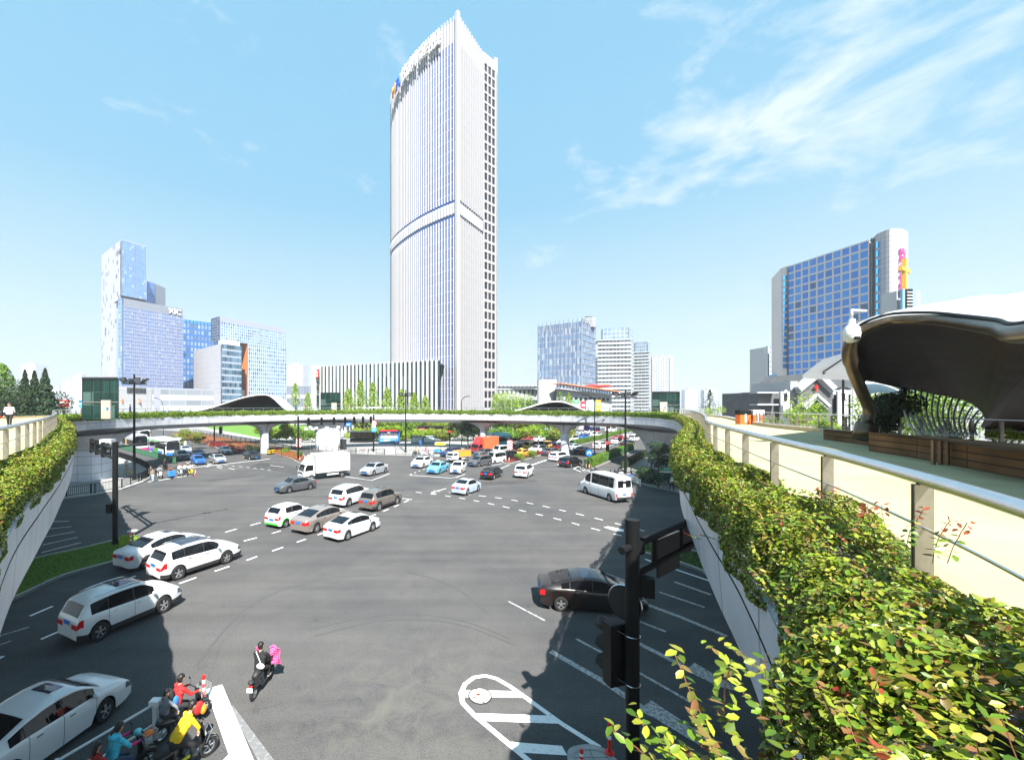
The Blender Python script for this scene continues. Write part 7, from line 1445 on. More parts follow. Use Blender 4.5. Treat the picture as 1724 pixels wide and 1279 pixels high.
# left mast
b = G(194, 919); t = pole_thing('signal_mast', 'thick black signal mast standing on the southwest grass island', 'signal mast', b); pole_only(t, b, 7.25, .17)
a = Vector((-7.0, 6.3, 0)); mb = MB()
mb.tube([(0, 0, 6.75), a+Vector((0, 0, 6.75))], .09, PB, n=8); mb.tube([(0, 0, 6.05), a+Vector((0, 0, 6.05))], .09, PB, n=8)
for k in range(1, 7): mb.bar(a*(k/6)+Vector((0, 0, 6.05)), a*(k/6)+Vector((0, 0, 6.75)), .07, .07, PB)
mb.build('truss_arm', t, smooth=False)
for k in (.45, .72, .97): signal_head(t, tuple(a*k+Vector((0, 0, 6.4))), (.68, .73), 3, 0)
mb = MB(); mb.box(a*.5+Vector((.3, .2, 7.0)), (.9, .5, .35), mat('box_grey', (.45, .45, .46), .5)); mb.build('detector_box', t)
e = Vector((3.6, 4.6, 0)); mb = MB(); mb.tube([(0, 0, 6.9), e*.5+Vector((0, 0, 7.05)), e+Vector((0, 0, 7.1))], [.07, .05, .04], PB, n=8); mb.build('camera_arm', t, smooth=True)
mb = MB(); mb.box(e*.68+Vector((0, 0, 7.22)), (.3, .2, .14), SG_W); mb.box(e+Vector((0, 0, 7.2)), (.25, .2, .14), PB); mb.lathe([(.01, 0), (.09, .04), (.07, .28), (.02, .32)], SG_W, c=tuple(e*.76+Vector((0, 0, 6.68))), n=12); mb.build('traffic_camera', t)
mb = MB(); mb.box((-.32, -.1, 2.65), (.28, .3, .62), PB); mb.build('push_box', t)
# near mast on the right
b = Vector((4.38, 9.45, 0)); t = pole_thing('signal_mast', 'near black signal mast rising in front of the dark brown sedan', 'signal mast', b); zt_n = zt(874, 9.45); pole_only(t, b, zt_n, .155)
u_ = Vector((.80, .60, 0)); mb = MB(); mb.tube([u_*-.45+Vector((0, 0, zt_n-.62)), u_*6.5+Vector((0, 0, zt_n-.42))], .085, PB, n=12)
mb.tube([u_*.1+Vector((0, 0, zt_n-1.28)), u_*6.5+Vector((0, 0, zt_n-1.05))], .085, PB, n=12); mb.lathe([(.2, -.15), (.2, .15)], PB, c=(.1, .05, zt_n-.6), n=12)
for k in (1.0, 2.4, 3.8, 5.2): mb.bar(u_*k+Vector((0, 0, zt_n-1.2)), u_*k+Vector((0, 0, zt_n-.55)), .1, .06, PB)
mb.build('truss_arm', t)
mb = MB(); ang = math.atan2(.6, .8)
mb.box(u_*1.75+Vector((0, 0, zt_n-1.15)), (1.15, .05, .95), M_DARK, rz=ang); mb.box(u_*1.75+Vector((0, 0, zt_n-.67)), (1.15, .06, .015), M_STEEL, rz=ang); mb.build('direction_board', t)
mb = MB(); mb.lathe([(.001, 0), (.42, 0), (.42, .03), (.001, .03)], M_DARK, n=28, axis='y'); mb.lathe([(.42, -.005), (.435, .015), (.42, .035)], M_STEEL, n=28, axis='y'); o = mb.build('round_sign', t); o.location = u_*2.9+Vector((0, 0, zt_n-.95)); o.rotation_euler = (0, 0, ang)
mb = MB(); mb.lathe([(.001, 0), (.40, 0), (.40, .03), (.001, .03)], M_DARK, n=28, axis='y'); mb.lathe([(.40, -.005), (.415, .015), (.40, .035)], M_STEEL, n=28, axis='y'); o = mb.build('round_sign', t); o.location = (-.10, .17, zt_n-1.98); o.rotation_euler = (0, 0, -.9)
signal_head(t, (-.30, .22, zt_n-3.15), (-.3, 1), 3, 0, 1.25); signal_head(t, (.33, .05, zt_n-1.55), (.4, 1), 1, 0, 1.0)
mb = MB()
for z in (zt_n-2.62, zt_n-3.72): mb.tube([(.163*math.cos(x), .163*math.sin(x), z) for x in np.linspace(0, 2*PI, 17)[:-1]], .010, M_STEEL, n=5, closed=True); mb.tube([(-.15, -.03, z), (-.32, .1, z+.06)], .010, M_STEEL, n=5)
mb.build('steel_band', t)
# gantry with seven heads
p0, p1 = G(502, 774.5), G(629, 761.5); t = pole_thing('signal_gantry', 'signal gantry carrying a row of black heads before the white skywalk', 'signal gantry', p0); d = p1-p0; z0 = zt(703, p0.y)
for q, nm in ((Vector((0, 0, 0)), 0), (d, 1)): mb = MB(); mb.tube([q, q+Vector((0, 0, z0+.3))], .16, PB, n=12); mb.build('pole', t, smooth=True, sharp=40)
mb = MB(); mb.bar(Vector((-.8, 0, z0-.5)), d*1.03+Vector((0, 0, z0-.5)), .12, .14, PB); mb.bar(Vector((0, 0, z0-1.35)), d+Vector((0, 0, z0-1.35)), .12, .12, PB)
for k in range(8): mb.bar(d*(k/7)+Vector((0, 0, z0-1.35)), d*(k/7)+Vector((0, 0, z0-.5)), .08, .08, PB)
mb.build('beam', t)
for k, x in enumerate((518, 538, 558, 577, 593, 609, 624)): f = (x-502)/127; f = f*p0.y/(p0.y*f+p1.y*(1-f)) if 0 else f*1.0; signal_head(t, tuple(d*(f)+Vector((0, -.25, z0-.75))), (.35, -1), 3, 0, 1.25)
mb = MB(); mb.bar(d*.07+Vector((0, -.3, z0+.55)), d*.25+Vector((0, -.3, z0+.55)), .5, .12, PB); mb.build('visor_board', t)
def plate(t, nm, p, w, h, m, rz=0, th=.04): mb = MB(); mb.box((0, 0, 0), (w, th, h), m); o = mb.build(nm, t); o.location = p; o.rotation_euler = (0, 0, rz); return o
BLUE = mat('sign_blue', 0); plate(t, 'blue_sign', d*.62+Vector((0, -.3, z0-1.55)), 1.5, .75, BLUE); plate(t, 'sign_stroke', d*.62+Vector((0, -.33, z0-1.55)), 1.0, .12, SG_W)
for f in (.10, .22, .35, .5): plate(t, 'lane_plate', d*f+Vector((0, -.3, z0-2.0)), .62, .4, SG_W); plate(t, 'lane_arrow', d*f+Vector((0, -.33, z0-2.0)), .08, .26, PB)
def disc(t, nm, p, r, m, rz=0): mb = MB(); mb.lathe([(.001, 0), (r, 0), (r, .03)], m, n=22, axis='y'); o = mb.build(nm, t); o.location = p; o.rotation_euler = (0, 0, rz); return o
pr_ = d+Vector((.1, -.3, 0)); disc(t, 'round_sign', pr_+Vector((0, 0, zt(713, 84))), .62, M_RED); disc(t, 'sign_face', pr_+Vector((0, -.03, zt(713, 84))), .48, SG_W); plate(t, 'sign_mark', pr_+Vector((0, -.06, zt(713, 84))), .4, .18, PB); plate(t, 'sign_plate', pr_+Vector((0, 0, zt(719, 84))), .8, .35, SG_W); disc(t, 'round_sign', pr_+Vector((0, 0, zt(724, 84))), .55, mat('pale_blue_sign', (.05, .35, .7), .4)); plate(t, 'sign_mark', pr_+Vector((0, -.03, zt(724, 84))), .4, .12, SG_W)
signal_head(t, tuple(pr_+Vector((0, 0, zt(734, 84)))), (0, -1), 3, 0, 1.3)
# striped marker boards
def marker(x, y, yc, label, w=.75, h=1.5, shaft_top=None):
    b = G(x, y); t = pole_thing('marker_board', label, 'marker board', b); zc = zt(yc, b.y); mb = MB(); mb.tube([(0, 0, 0), (0, 0, zc+h/2)], .06, PB, n=8); mb.build('post', t)
    o = plate(t, 'board', (0, -.1, zc), w, h, SG_W); mb = MB()
    for k in range(-3, 4):
        z = k*.5; q = [(-w/2, z-.12+.3), (w/2, z-.12-.3), (w/2, z+.12-.3), (-w/2, z+.12+.3)]; q = [(x_, max(-h/2, min(h/2, z_))) for x_, z_ in q]; mb.poly([(x_, -.13, z_+zc) for x_, z_ in q], M_RED)
    mb.build('red_stripes', t)
marker(858, 777, 749, 'red and white striped marker board on the red flower bed', .9, 1.7); b_ = marker(503, 774, 745, 'red and white striped marker board on the gantry pole', .9, 1.6)
# bollards
def bollard(x, y, label, group=None, h=.78, r=.05, z=0): 
    b = G(x, y); t = pole_thing('traffic_bollard', label, 'bollard', b, group); mb = MB(); mb.lathe([(.13, z), (.13, z+.03), (.09, z+.06), (r, z+.07)], M_RED, n=14); mb.build('base', t)
    mb = MB(); zz = z+.07; n = 7; st = (h-.07)/n
    for k in range(n): mb.lathe([(r, zz+k*st), (r, zz+(k+1)*st)], M_RED if k % 2 == 0 or k < 2 else SG_W, n=14)
    mb.lathe([(r, z+h), (r*.5, z+h+.02), (.001, z+h+.02)], M_RED, n=14); mb.build('post', t, smooth=True, sharp=40); return t
bollard(343, 1185, 'red and white bollard beside the front scooter wheel', h=.95); bollard(1026, 1277, 'red and white bollard on the south island', h=.85, z=.16); bollard(979, 1310, 'red capped bollard just below the south island edge', z=.16, h=.6); bollard(220, 925, 'red and white bollard on the southwest grass island tip', z=.16, h=.95)
bollard(851, 779, 'red and white bollard on the island nose, left of the pair', 'bollards on island noses', .9, .07, .16); bollard(857, 780, 'red and white bollard on the island nose, right of the pair', 'bollards on island noses', .9, .07, .16); bollard(987, 790, 'red and white bollard by the hatched nose, left of the pair', 'bollards on island noses', .9, .07); bollard(992, 791, 'red and white bollard by the hatched nose, right of the pair', 'bollards on island noses', .9, .07)
bollard(505, 777, 'red and white bollard at the foot of the gantry pole', 'bollards on island noses', .9, .07); bollard(513, 776, 'red and white bollard at the small island tip', 'bollards on island noses', .9, .07); bollard(329, 801, 'plain red bollard beside the waiting riders', h=.9, r=.06); bollard(1091, 811, 'red and white bollard among the parked scooters'); bollard(1104, 817, 'red and white bollard on the pale kerb end')
# striped barrels on the pier foot
for x, y, lb in ((453, 765, 'yellow and black striped barrier drum, left of two by the slim pier'), (460, 764, 'yellow and black striped barrier drum, right of two by the slim pier')):
    b = G(x, y); t = pole_thing('barrier_drum', lb, 'drum', b); mb = MB()
    for k in range(5): mb.lathe([(.42, .1+k*.2), (.42, .3+k*.2)], mat('hazard_yellow', (.7, .42, .02), .5) if k % 2 else PB, n=14)
    mb.lathe([(.42, 1.1), (.001, 1.1)], PB, n=14); mb.build('drum', t)
# orange white water barrier on the deck
b = G(1266, 714, ZD); t = empty('road_barrier', tuple(b)); tag(t, 'orange and white barrier block standing on the right deck', 'barrier'); OW = mat('barrier_orange', (.75, .13, .02), .5)
for k, (x, m_) in enumerate(((-.75, PB), (.35, SG_W))): mb = MB(); mb.prism([(x-.45, -.3), (x+.45, -.3), (x+.45, .3), (x-.45, .3)], 0, 1.15, OW if k == 0 else OW); mb.box((x, 0, 1.0), (.94, .64, .4), m_); mb.box((x, -.31, .5), (.16, .04, .7), SG_W); mb.build('barrier_block', t, bevel=.05)
# road-side signals, signs on the right
def sgn_pole(x, y, ytop, label, name='signal_mast', cat='signal mast', r=.12): b = G(x, y); t = pole_thing(name, label, cat, b); mb = MB(); mb.tube([(0, 0, 0), (0, 0, zt(ytop, b.y))], r, PB, n=10); mb.build('pole', t, smooth=True, sharp=40); return t, b
def rp(b, x, y): return Vector(((x-PX)/F*b.y-b.x, -.2, zt(y, b.y)))
t, b = sgn_pole(956, 752, 712, 'far signal mast with green countdown above red lamps', r=.16); mb = MB(); mb.bar(rp(b, 936, 714), rp(b, 972, 714), .12, .12, PB); mb.build('arm', t)
for x, lit in ((942, 'r'), (947, 'r'), (951, 0), (962, 0), (967, 0)): signal_head(t, tuple(rp(b, x, 719)), (0, -1), 1, 'r' if lit else 0, 1.4)
mb = MB(); mb.box(rp(b, 956, 714), (2.6, .15, .55), PB); mb.build('display_box', t); mb = MB()
for k in range(7): mb.box(rp(b, 947+k*3, 714)+Vector((0, -.12, 0)), (.28, .03, .35), mat('green_signal_light', (.02, .9, .45), .4, emit=1.5))
mb.build('green_display', t)
t, b = sgn_pole(1022, 768, 713, 'black signal post with red pedestrian lamp right of the white SUV', r=.17); signal_head(t, tuple(rp(b, 1022, 751)), (-.2, -1), 3, 0, 1.5); disc(t, 'red_light', rp(b, 1020, 745)+Vector((0, -.4, 0)), .26, mat('red_signal_light', 0), 0)
mb = MB(); mb.bar(rp(b, 1022, 716), rp(b, 985, 716), .1, .1, PB); mb.build('arm', t)
disc(t, 'round_sign', rp(b, 987.5, 720), .62, M_RED); disc(t, 'sign_face', rp(b, 987.5, 720)+Vector((0, -.04, 0)), .48, BLUE); o = plate(t, 'sign_bar', rp(b, 987.5, 720)+Vector((0, -.08, 0)), .9, .1, M_RED); o.rotation_euler = (0, .8, 0)
plate(t, 'blue_sign', rp(b, 996.5, 721.5), .85, .75, BLUE); plate(t, 'sign_stroke', rp(b, 996.5, 721.5)+Vector((0, -.04, 0)), .3, .35, SG_W); plate(t, 'blue_sign', rp(b, 1005.5, 721.5), .85, .75, BLUE); plate(t, 'sign_stroke', rp(b, 1005.5, 721)+Vector((0, -.04, 0)), .14, .55, SG_W)
t, b = sgn_pole(1044, 757, 718, 'thin post with round black backed sign before the red car', 'road_sign', 'road sign', .07); disc(t, 'sign_back', rp(b, 1043, 739), .5, PB)
t, b = sgn_pole(991, 787, 758, 'round blue arrow sign on a thin post at the hedge end', 'road_sign', 'road sign', .05); disc(t, 'sign_disc', rp(b, 991, 762), .52, BLUE)
for dx, rz_ in ((-.15, .6), (.15, -.6)): o = plate(t, 'sign_arrow', rp(b, 991, 762)+Vector((dx, -.05, .05)), .1, .45, SG_W); o.rotation_euler = (0, rz_, 0)
t, b = sgn_pole(350, 749, 714, 'dark signal post in the northwest flower bed', r=.16); signal_head(t, tuple(rp(b, 361, 724)), (.2, 1), 3, 0, 1.6)
for c in t.children: c.location.x += 0
t.location.x += 1.6
t, b = sgn_pole(757, 766, 727, 'small pedestrian signal with red lamp before the dark trees', r=.09); signal_head(t, tuple(rp(b, 757, 728)), (0, -1), 2, 'r', 1.2)
t, b = sgn_pole(1126, 815, 793, 'green street name sign with white letters on the east corner', 'street_sign', 'street sign', .05); plate(t, 'sign_board', rp(b, 1120, 789), 1.9, .45, mat('sign_green', (.02, .28, .14), .4), -.1); plate(t, 'sign_foot', rp(b, 1120, 793.5), 1.9, .12, SG_W, -.1); text('武林', .34, mat('sign_mint', (.3, .75, .6), .5), rp(b, 1120, 789)+Vector((0, -.05, 0)), PI/2, -.1, 'sign_letters', t, .01)
# ---- fences
def fence(label, pts, z0, h, m, step=.14, post=2.0, rails=(.12, .95), name='metal_fence', solid=None, px=True, bars=True, bw=.025):
    P_ = [G(*p) for p in pts] if px else [Vector(p) for p in pts]; t = empty(name, (P_[0].x, P_[0].y, z0)); tag(t, label, 'fence'); o0 = Vector((P_[0].x, P_[0].y, 0)); mb = MB(); pm_ = []
    for a, c in zip(P_, P_[1:]):
        a_, c_ = a-o0, c-o0; l = (c-a).length; d_ = (c_-a_)/max(l, 1e-6)
        for r_ in rails: mb.bar(a_+Vector((0, 0, h*r_)), c_+Vector((0, 0, h*r_)), .04, .05, m)
        if solid: mb.bar(a_+Vector((0, 0, h*.5)), c_+Vector((0, 0, h*.5)), .012, h*.78, solid)
        if bars:
            for k in range(int(l/step)+1): p = a_+d_*(k*step); mb.box((p.x, p.y, h*(rails[0]+rails[-1])/2), (bw, bw, h*(rails[-1]-rails[0])), m)
        for k in range(int(l/post)+1): pm_.append(a_+d_*(k*post))
    pm_.append(P_[-1]-o0); mb.build('bars_and_rails', t)
    for p in pm_[:100]: mb = MB(); mb.box((p.x, p.y, h/2), (.08, .08, h), m); mb.build('post', t)
    return t
fence('black railing round the west pavement under the big left pier', [(112, 838), (160, 832), (205, 823), (238, 811), (252, 802), (251, 793), (236, 784), (215, 776), (190, 768)], .13, 1.1, M_BLACK, .16)
fence('green mesh fence along the bus lane on the northwest road', [(296, 781), (270, 774), (235, 764), (200, 754), (150, 741)], 0, 1.1, mat('fence_green', (.03, .13, .07), .6), .3, solid=mat('fence_mesh', (.045, .15, .08), .7))
fence('grey railing on the plaza kerb around the central pier', [(524, 757), (560, 762), (600, 764.5)], .13, 1.1, M_BLACK, .2, 3)
fence('grey railing on the plaza kerb before the kiosks', [(633, 765), (648, 766)], .13, 1.1, M_BLACK, .2); fence('grey railing section between the kiosks and riders', [(666, 766), (700, 767), (731, 768)], .13, 1.1, M_DARK, .2)
fence('dark railing along the far pavement under the slim left pier', [(325, 729), (390, 741), (450, 751), (520, 759)], .1, 1.3, M_BLACK, .8, 3.4, (.5, .95))
fence('black railing along the east pavement behind the pruned pine', [(1052, 790), (1072, 777), (1095, 763), (1112, 752)], .1, 1.2, M_BLACK, .2)
fence('silver and black railing by the parked scooters on the east corner', [(1054, 803), (1062, 806), (1078, 810)], .13, 1.1, M_DARK, .22)
fence('low white barrier in front of the east corner scooters', [(1046, 806), (1060, 810.5), (1078, 818)], 0, .8, SG_W, .42, 4, (.25, .6, .95), bw=.06)
# white lane guard rail near the riders
g0, g1_ = G(95, 1345), G(262, 1237); fence('white steel lane guard rail beside the waiting scooters', [tuple(g0), tuple(g1_)], 0, 1.0, mat('guard_white', (.70, .71, .72), .4), 1.3, 5, (.35, .95), px=False, bw=.05)
mb = MB(); p = Vector((g1_.x, g1_.y, 0)); t = empty('guard_rail_end', tuple(p)); tag(t, 'white block end of the lane guard rail', 'barrier'); mb.box((0, 0, .98), (.28, .22, .16), SG_W); mb.box((0, 0, .45), (.12, .12, .9), SG_W); mb.box((.05, -.05, .05), (.5, .5, .1), mat('box_grey', 0)); mb.build('end_block', t)
# hedge strip mesh fences
fence('green wire fence round the hedge strip by the bollards', [(986, 791), (1036, 771.5), (1066, 759)], .1, 1.25, mat('fence_green', 0), .5, 3, (.1, .98)); fence('white picket edging along the northeast pavement', [(900, 735), (960, 723)], .1, 1.2, SG_W, .7, 4, (.4, .9))
fence('low white wall blocks along the far plaza', [(455, 737), (530, 741)], .1, 1.3, SG_W, .35, 2, (.1, .9), bw=.25)
# ---- kiosks and shelter
def kiosk(label, x0, x1, ytop, yb, kind):
    a, c = G(x0, yb), G(x1, yb); t = empty('kiosk', ((a.x+c.x)/2, a.y, .13)); tag(t, label, 'kiosk'); w = c.x-a.x; h = zt(ytop, a.y)-.13; d_ = 2.2
    if kind == 'blue':
        mb = MB(); mb.box((0, d_/2, h*.45), (w, d_, h*.9), SG_B); mb.build('cabin', t); mb = MB(); mb.prism([(-w*.5, -.5), (w*.5, -.5), (w*.5, d_), (-w*.5, d_)], h*.88, h*.94, mat('navy_roof', (.01, .015, .06), .5), bottom=True); mb.box((0, -.3, h*.98), (w*.86, .2, h*.10), mat('led_red', (.7, .01, .02), .5)); mb.build('roof', t)
        plate(t, 'fascia_board', (0, -.52, h*.82), w*.9, h*.1, mat('navy_roof', 0)); text('书报亭', h*.085, SG_W, (0, -.56, h*.82), PI/2, 0, 'sign_letters', t, .01); plate(t, 'shutter', (0, -.06, h*.56), w*.82, h*.38, mat('shutter_white', (.68, .68, .66), .5)); plate(t, 'advert_panel', (0, -.08, h*.19), w*.86, h*.28, mat('advert_blue', (.12, .42, .75), .4)); plate(t, 'advert_panel', (-w*.1, -.12, h*.2), w*.3, h*.18, SG_W)
        for k in (-.28, -.05, .2): plate(t, 'poster_mark', (w*k, -.1, h*.66), .3, .25, PB)
        plate(t, 'counter', (0, -.12, h*.39), w*.86, .12, mat('beige_wall', 0))
    else:
        mb = MB(); mb.prism([(-w*.53, .1), (w*.53, .1), (w*.53, d_*.6), (-w*.53, d_*.6)], h*.86, h*.98, mat('slate_roof', (.03, .04, .05), .6), bottom=True); mb.box((0, .6, h*.45), (w, .5, h*.72), mat('pale_blue_frame', (.10, .22, .50), .5)); mb.build('board_frame', t)
        for s in (-1, 1): plate(t, 'notice_glass', (s*w*.25, .28, h*.48), w*.42, h*.55, mat('notice_white', (.66, .70, .67), .3)); plate(t, 'green_edge', (s*w*.25, .26, h*.78), w*.44, h*.07, mat('sign_teal', (.02, .42, .30), .4)); plate(t, 'green_edge', (s*w*.25, .26, h*.16), w*.44, h*.06, mat('sign_teal', 0)); plate(t, 'letter_row', (s*w*.27, .07, h*.92), w*.3, h*.05, SG_W)
        plate(t, 'emblem', (0, .07, h*.92), .3, .3, mat('hazard_yellow', 0))
    return t
kiosk('blue newspaper kiosk with red light band and white shutter', 638, 672, 724, 747, 'blue'); kiosk('double notice board kiosk with teal edges and slate roof', 692, 732, 733, 748, 'board')
t = empty('brown_hut', tuple(G(722, 740))); tag(t, 'brown timber hut with pink panels behind the notice boards', 'hut'); mb = MB(); mb.box((0, 3, 1.9), (11, 3, 3.4), mat('brown_wall', (.10, .045, .03), .7)); mb.prism([(-5.8, 1), (5.8, 1), (5.8, 5), (-5.8, 5)], 3.6, 3.8, M_DARK); mb.box((-3.5, 1.45, 3.0), (4.5, .1, .9), mat('pink_panel', (.5, .16, .14), .6)); mb.build('hut', t)
t = empty('bus_shelter', tuple(G(607, 746))); tag(t, 'dark framed shelter with slatted back left of the blue kiosk', 'shelter'); mb = MB(); mb.box((0, .3, 3.0), (6.6, 2.6, .22), mat('slate_roof', (.22, .25, .30), .5)); mb.build('roof', t); mb = MB(); mb.box((0, 1.3, 2.05), (5.8, .1, 1.4), mat('slat_brown', (.14, .10, .07), .7)); mb.box((0, 1.3, .75), (5.8, .1, 1.1), mat('dark_glass_green', (.02, .04, .035), .2)); mb.build('back_panel', t); mb = MB()
for x in (-2.9, -1.5, 0, 1.5, 2.9): mb.box((x, 1.2, 1.5), (.1, .1, 3), M_DARK)
mb.box((0, .6, .5), (4, .45, .08), M_DARK); mb.build('frame', t)
# billboards and blue signs at the far left
t = empty('billboard', tuple(Vector((*col(107, 110), 0)))); tag(t, 'red billboard with white letters beyond the left walkway', 'billboard'); mb = MB(); mb.box((0, 0, zt(679, 110)), (2.9, .2, 1.9), M_RED); mb.box((0, .1, zt(679, 110)/2), (.3, .3, zt(679, 110)), PB); mb.build('board', t); plate(t, 'letter_row', (0, -.15, zt(677, 110)), 2.2, .35, SG_W)
t = empty('road_sign', tuple(Vector((*col(136, 105), 0)))); tag(t, 'stack of blue direction signs left of the dark glass lift', 'road sign'); mb = MB(); mb.box((0, .1, 5.5), (.15, .15, 11), PB); mb.build('post', t); plate(t, 'blue_sign', (0, 0, zt(677, 105)), 1.1, 1.0, BLUE); plate(t, 'blue_sign', (0, 0, zt(683, 105)), 1.1, .9, mat('pale_blue_sign', 0)); plate(t, 'sign_stroke', (0, -.05, zt(679.5, 105)), .9, .25, SG_W)
# solar garden lamp by the church and lamp boxes
t = empty('garden_lamp', (*col(1419.5, 38), 0)); tag(t, 'black lamp post with two tilted panels before the church', 'lamp post'); mb = MB(); mb.tube([(0, 0, 0), (0, 0, zt(639, 38))], .09, PB, n=8); mb.build('pole', t)
for s in (-1, 1): mb = MB(); mb.box((s*.33, 0, zt(654, 38)), (.5, .45, .08), M_DARK, M=Matrix.Rotation(s*.35, 3, 'Y')); mb.build('panel', t)
# ================================================================ PEOPLE AND SCOOTERS
def cmat(n, c, r=.8): return mat('cloth_'+n, c, r, var=.25, vs=9, bump=1.0, bs=11)
SKIN = mat('skin', (.50, .28, .19), .55); HAIR = mat('hair', (.012, .009, .008), .5); SHOE = mat('shoe', (.03, .03, .03), .6)
def capsule(mb, a, b_, ra, rb, n=12):
    a, b_ = Vector(a), Vector(b_); d = b_-a
    if d.length < 1e-5: d = Vector((0, 0, 1e-4)); b_ = a+d
    u = d.normalized(); P_, R_ = [], []
    for k in range(4): t = PI/2*k/4; P_.append(a-u*ra*math.cos(t)); R_.append(max(ra*math.sin(t), 1e-4))
    P_.append(a); R_.append(ra); P_.append(b_); R_.append(rb)
    for k in range(1, 5): t = PI/2*k/4; P_.append(b_+u*rb*math.sin(t)); R_.append(max(rb*math.cos(t), 1e-4))
    mb.tube(P_, R_, SKIN, n=n)
def figure(label, J, cloth, vox=.011, hair='short', parent_loc=(0, 0, 0), rz=0, s=1.0, group=None, fingers=True, extras=None):
    """J: joints in metres, the person looks along +x; cloth: tops, legs, shoes, plus options"""
    top, leg, shoe = cloth['top'], cloth['leg'], cloth.get('shoe', SHOE); caps = []
    def c(a, b_, ra, rb, m): caps.append((Vector(a), Vector(b_), ra, rb, m))
    V_ = lambda k: Vector(J[k]); pel, che, nek, hd = V_('pelvis'), V_('chest'), V_('neck'), V_('head'); side = Vector((0, 1, 0)); fw = Vector(J.get('look', (1, 0, 0))).normalized(); sd = Vector((-fw.y, fw.x, 0)).normalized(); up = (hd-nek).normalized()
    c(pel-Vector((0, 0, .03))+side*.05, pel-Vector((0, 0, .03))-side*.05, .13, .13, leg)
    for k in (-1, 1): c(pel.lerp(che, .25)+side*.07*k, che+side*.085*k, .11, .105, top); c(che+side*.07*k, nek+side*.05*k-up*.07, .105, .075, top)
    c(pel.lerp(che, .2), che, .125, .12, top); c(che+side*.13, che-side*.13+Vector((0, 0, .0)), .085, .085, top); c(nek-up*.06, nek+up*.06, .052, .048, SKIN)
    c(hd-up*.01, hd+up*.045-fw*.015, .088, .092, SKIN); c(hd-up*.075+fw*.03, hd+fw*.015, .052, .070, SKIN); c(hd+fw*.092-up*.005, hd+fw*.105-up*.022, .011, .014, SKIN)
    for k in (-1, 1): c(hd+sd*.088*k-up*.01, hd+sd*.094*k+up*.02, .016, .016, SKIN)
    for k, L_ in ((1, 'l'), (-1, 'r')):
        sh, el, wr = V_('sh_'+L_), V_('el_'+L_), V_('wr_'+L_); c(sh, el, .062, .047, top); c(el, wr, .047, .034, cloth.get('sleeve', top)); hv = (wr-el).normalized(); hv = (hv+Vector(J.get('grip', (0, 0, -.35)))).normalized(); pal = wr+hv*.055; c(wr, pal, .030, .034, cloth.get('glove', SKIN))
        if fingers:
            lat = hv.cross(Vector((0, 0, 1))); lat = lat.normalized() if lat.length > .1 else side; dn = hv.cross(lat).normalized(); dn = dn if dn.z < 0 else -dn
            for f in range(4):
                b0 = pal+hv*.025+lat*(f-1.5)*.019; l1 = (.032, .038, .035, .026)[f]; m1 = b0+hv*l1+dn*.012; c(b0, m1, .0095, .009, cloth.get('glove', SKIN)); c(m1, m1+hv*l1*.3+dn*l1*.8, .009, .0085, cloth.get('glove', SKIN))
            t0 = wr+hv*.02+lat*.030*(-k); t1 = t0+hv*.03+lat*.022*(-k)+dn*.01; c(t0, t1, .011, .0105, cloth.get('glove', SKIN)); c(t1, t1+hv*.022+dn*.018, .0105, .009, cloth.get('glove', SKIN))
        hp, kn, an, to = V_('hp_'+L_), V_('kn_'+L_), V_('an_'+L_), V_('to_'+L_); c(hp, kn, .088, .062, leg); c(kn, an, .060, .042, leg); c(an-Vector((0, 0, .02)), to, .044, .036, shoe)
    mb = MB()
    for (a, b_, ra, rb, m) in caps: capsule(mb, a, b_, ra, rb, 8 if ra < .02 else 12)
    tmp = mb.build('tmp'); md = tmp.modifiers.new('r', 'REMESH'); md.mode = 'VOXEL'; md.voxel_size = vox; sm = tmp.modifiers.new('s', 'SMOOTH'); sm.factor = .5; sm.iterations = 2
    dg = bpy.context.evaluated_depsgraph_get(); me = bpy.data.meshes.new_from_object(tmp.evaluated_get(dg)); bpy.data.objects.remove(tmp)
    me.materials.clear(); ms = []
    for cc in caps:
        if cc[4] not in ms: ms.append(cc[4]); me.materials.append(cc[4])
    n = len(me.polygons); ce = np.zeros(n*3, dtype=np.float32); me.polygons.foreach_get('center', ce); ce = ce.reshape(-1, 3); best = np.full(n, 1e9); idx = np.zeros(n, dtype=np.int32)
    for (a, b_, ra, rb, m) in caps:
        a_ = np.array(a); d_ = np.array(b_-a); l2 = max(1e-9, (d_*d_).sum()); t = np.clip(((ce-a_) @ d_)/l2, 0, 1); dist = np.linalg.norm(ce-(a_+t[:, None]*d_), axis=1)-(ra+(rb-ra)*t); k = dist < best; best[k] = dist[k]; idx[k] = ms.index(m)
    me.polygons.foreach_set('material_index', idx); me.polygons.foreach_set('use_smooth', np.ones(n, dtype=bool)); me.update()
    o = bpy.data.objects.new('person', me); C.objects.link(o); tag(o, label, 'person', group); o.location = parent_loc; o.rotation_euler = (0, 0, rz); o.scale = (s, s, s)
    hm = cloth.get('hair', HAIR); mb = MB(); mb.ell(hd+up*.045-fw*.022, (.104, .102, .100), hm, 14, 9); mb.ell(hd-fw*.055-up*.005, (.066, .088, .095), hm, 12, 8)
    if hair == 'long': mb.ell(hd-fw*.065-up*.10, (.055, .085, .14), hm, 12, 8)
    if hair == 'bun': mb.ell(hd-fw*.11+up*.06, (.05, .05, .05), hm, 10, 6)
    if hair == 'pony': mb.tube([hd-fw*.10+up*.03, hd-fw*.17-up*.05, hd-fw*.15-up*.20], [.035, .035, .01], hm, n=8)
    mb.build('helmet' if hair == 'helmet' else 'hair', o, smooth=True)
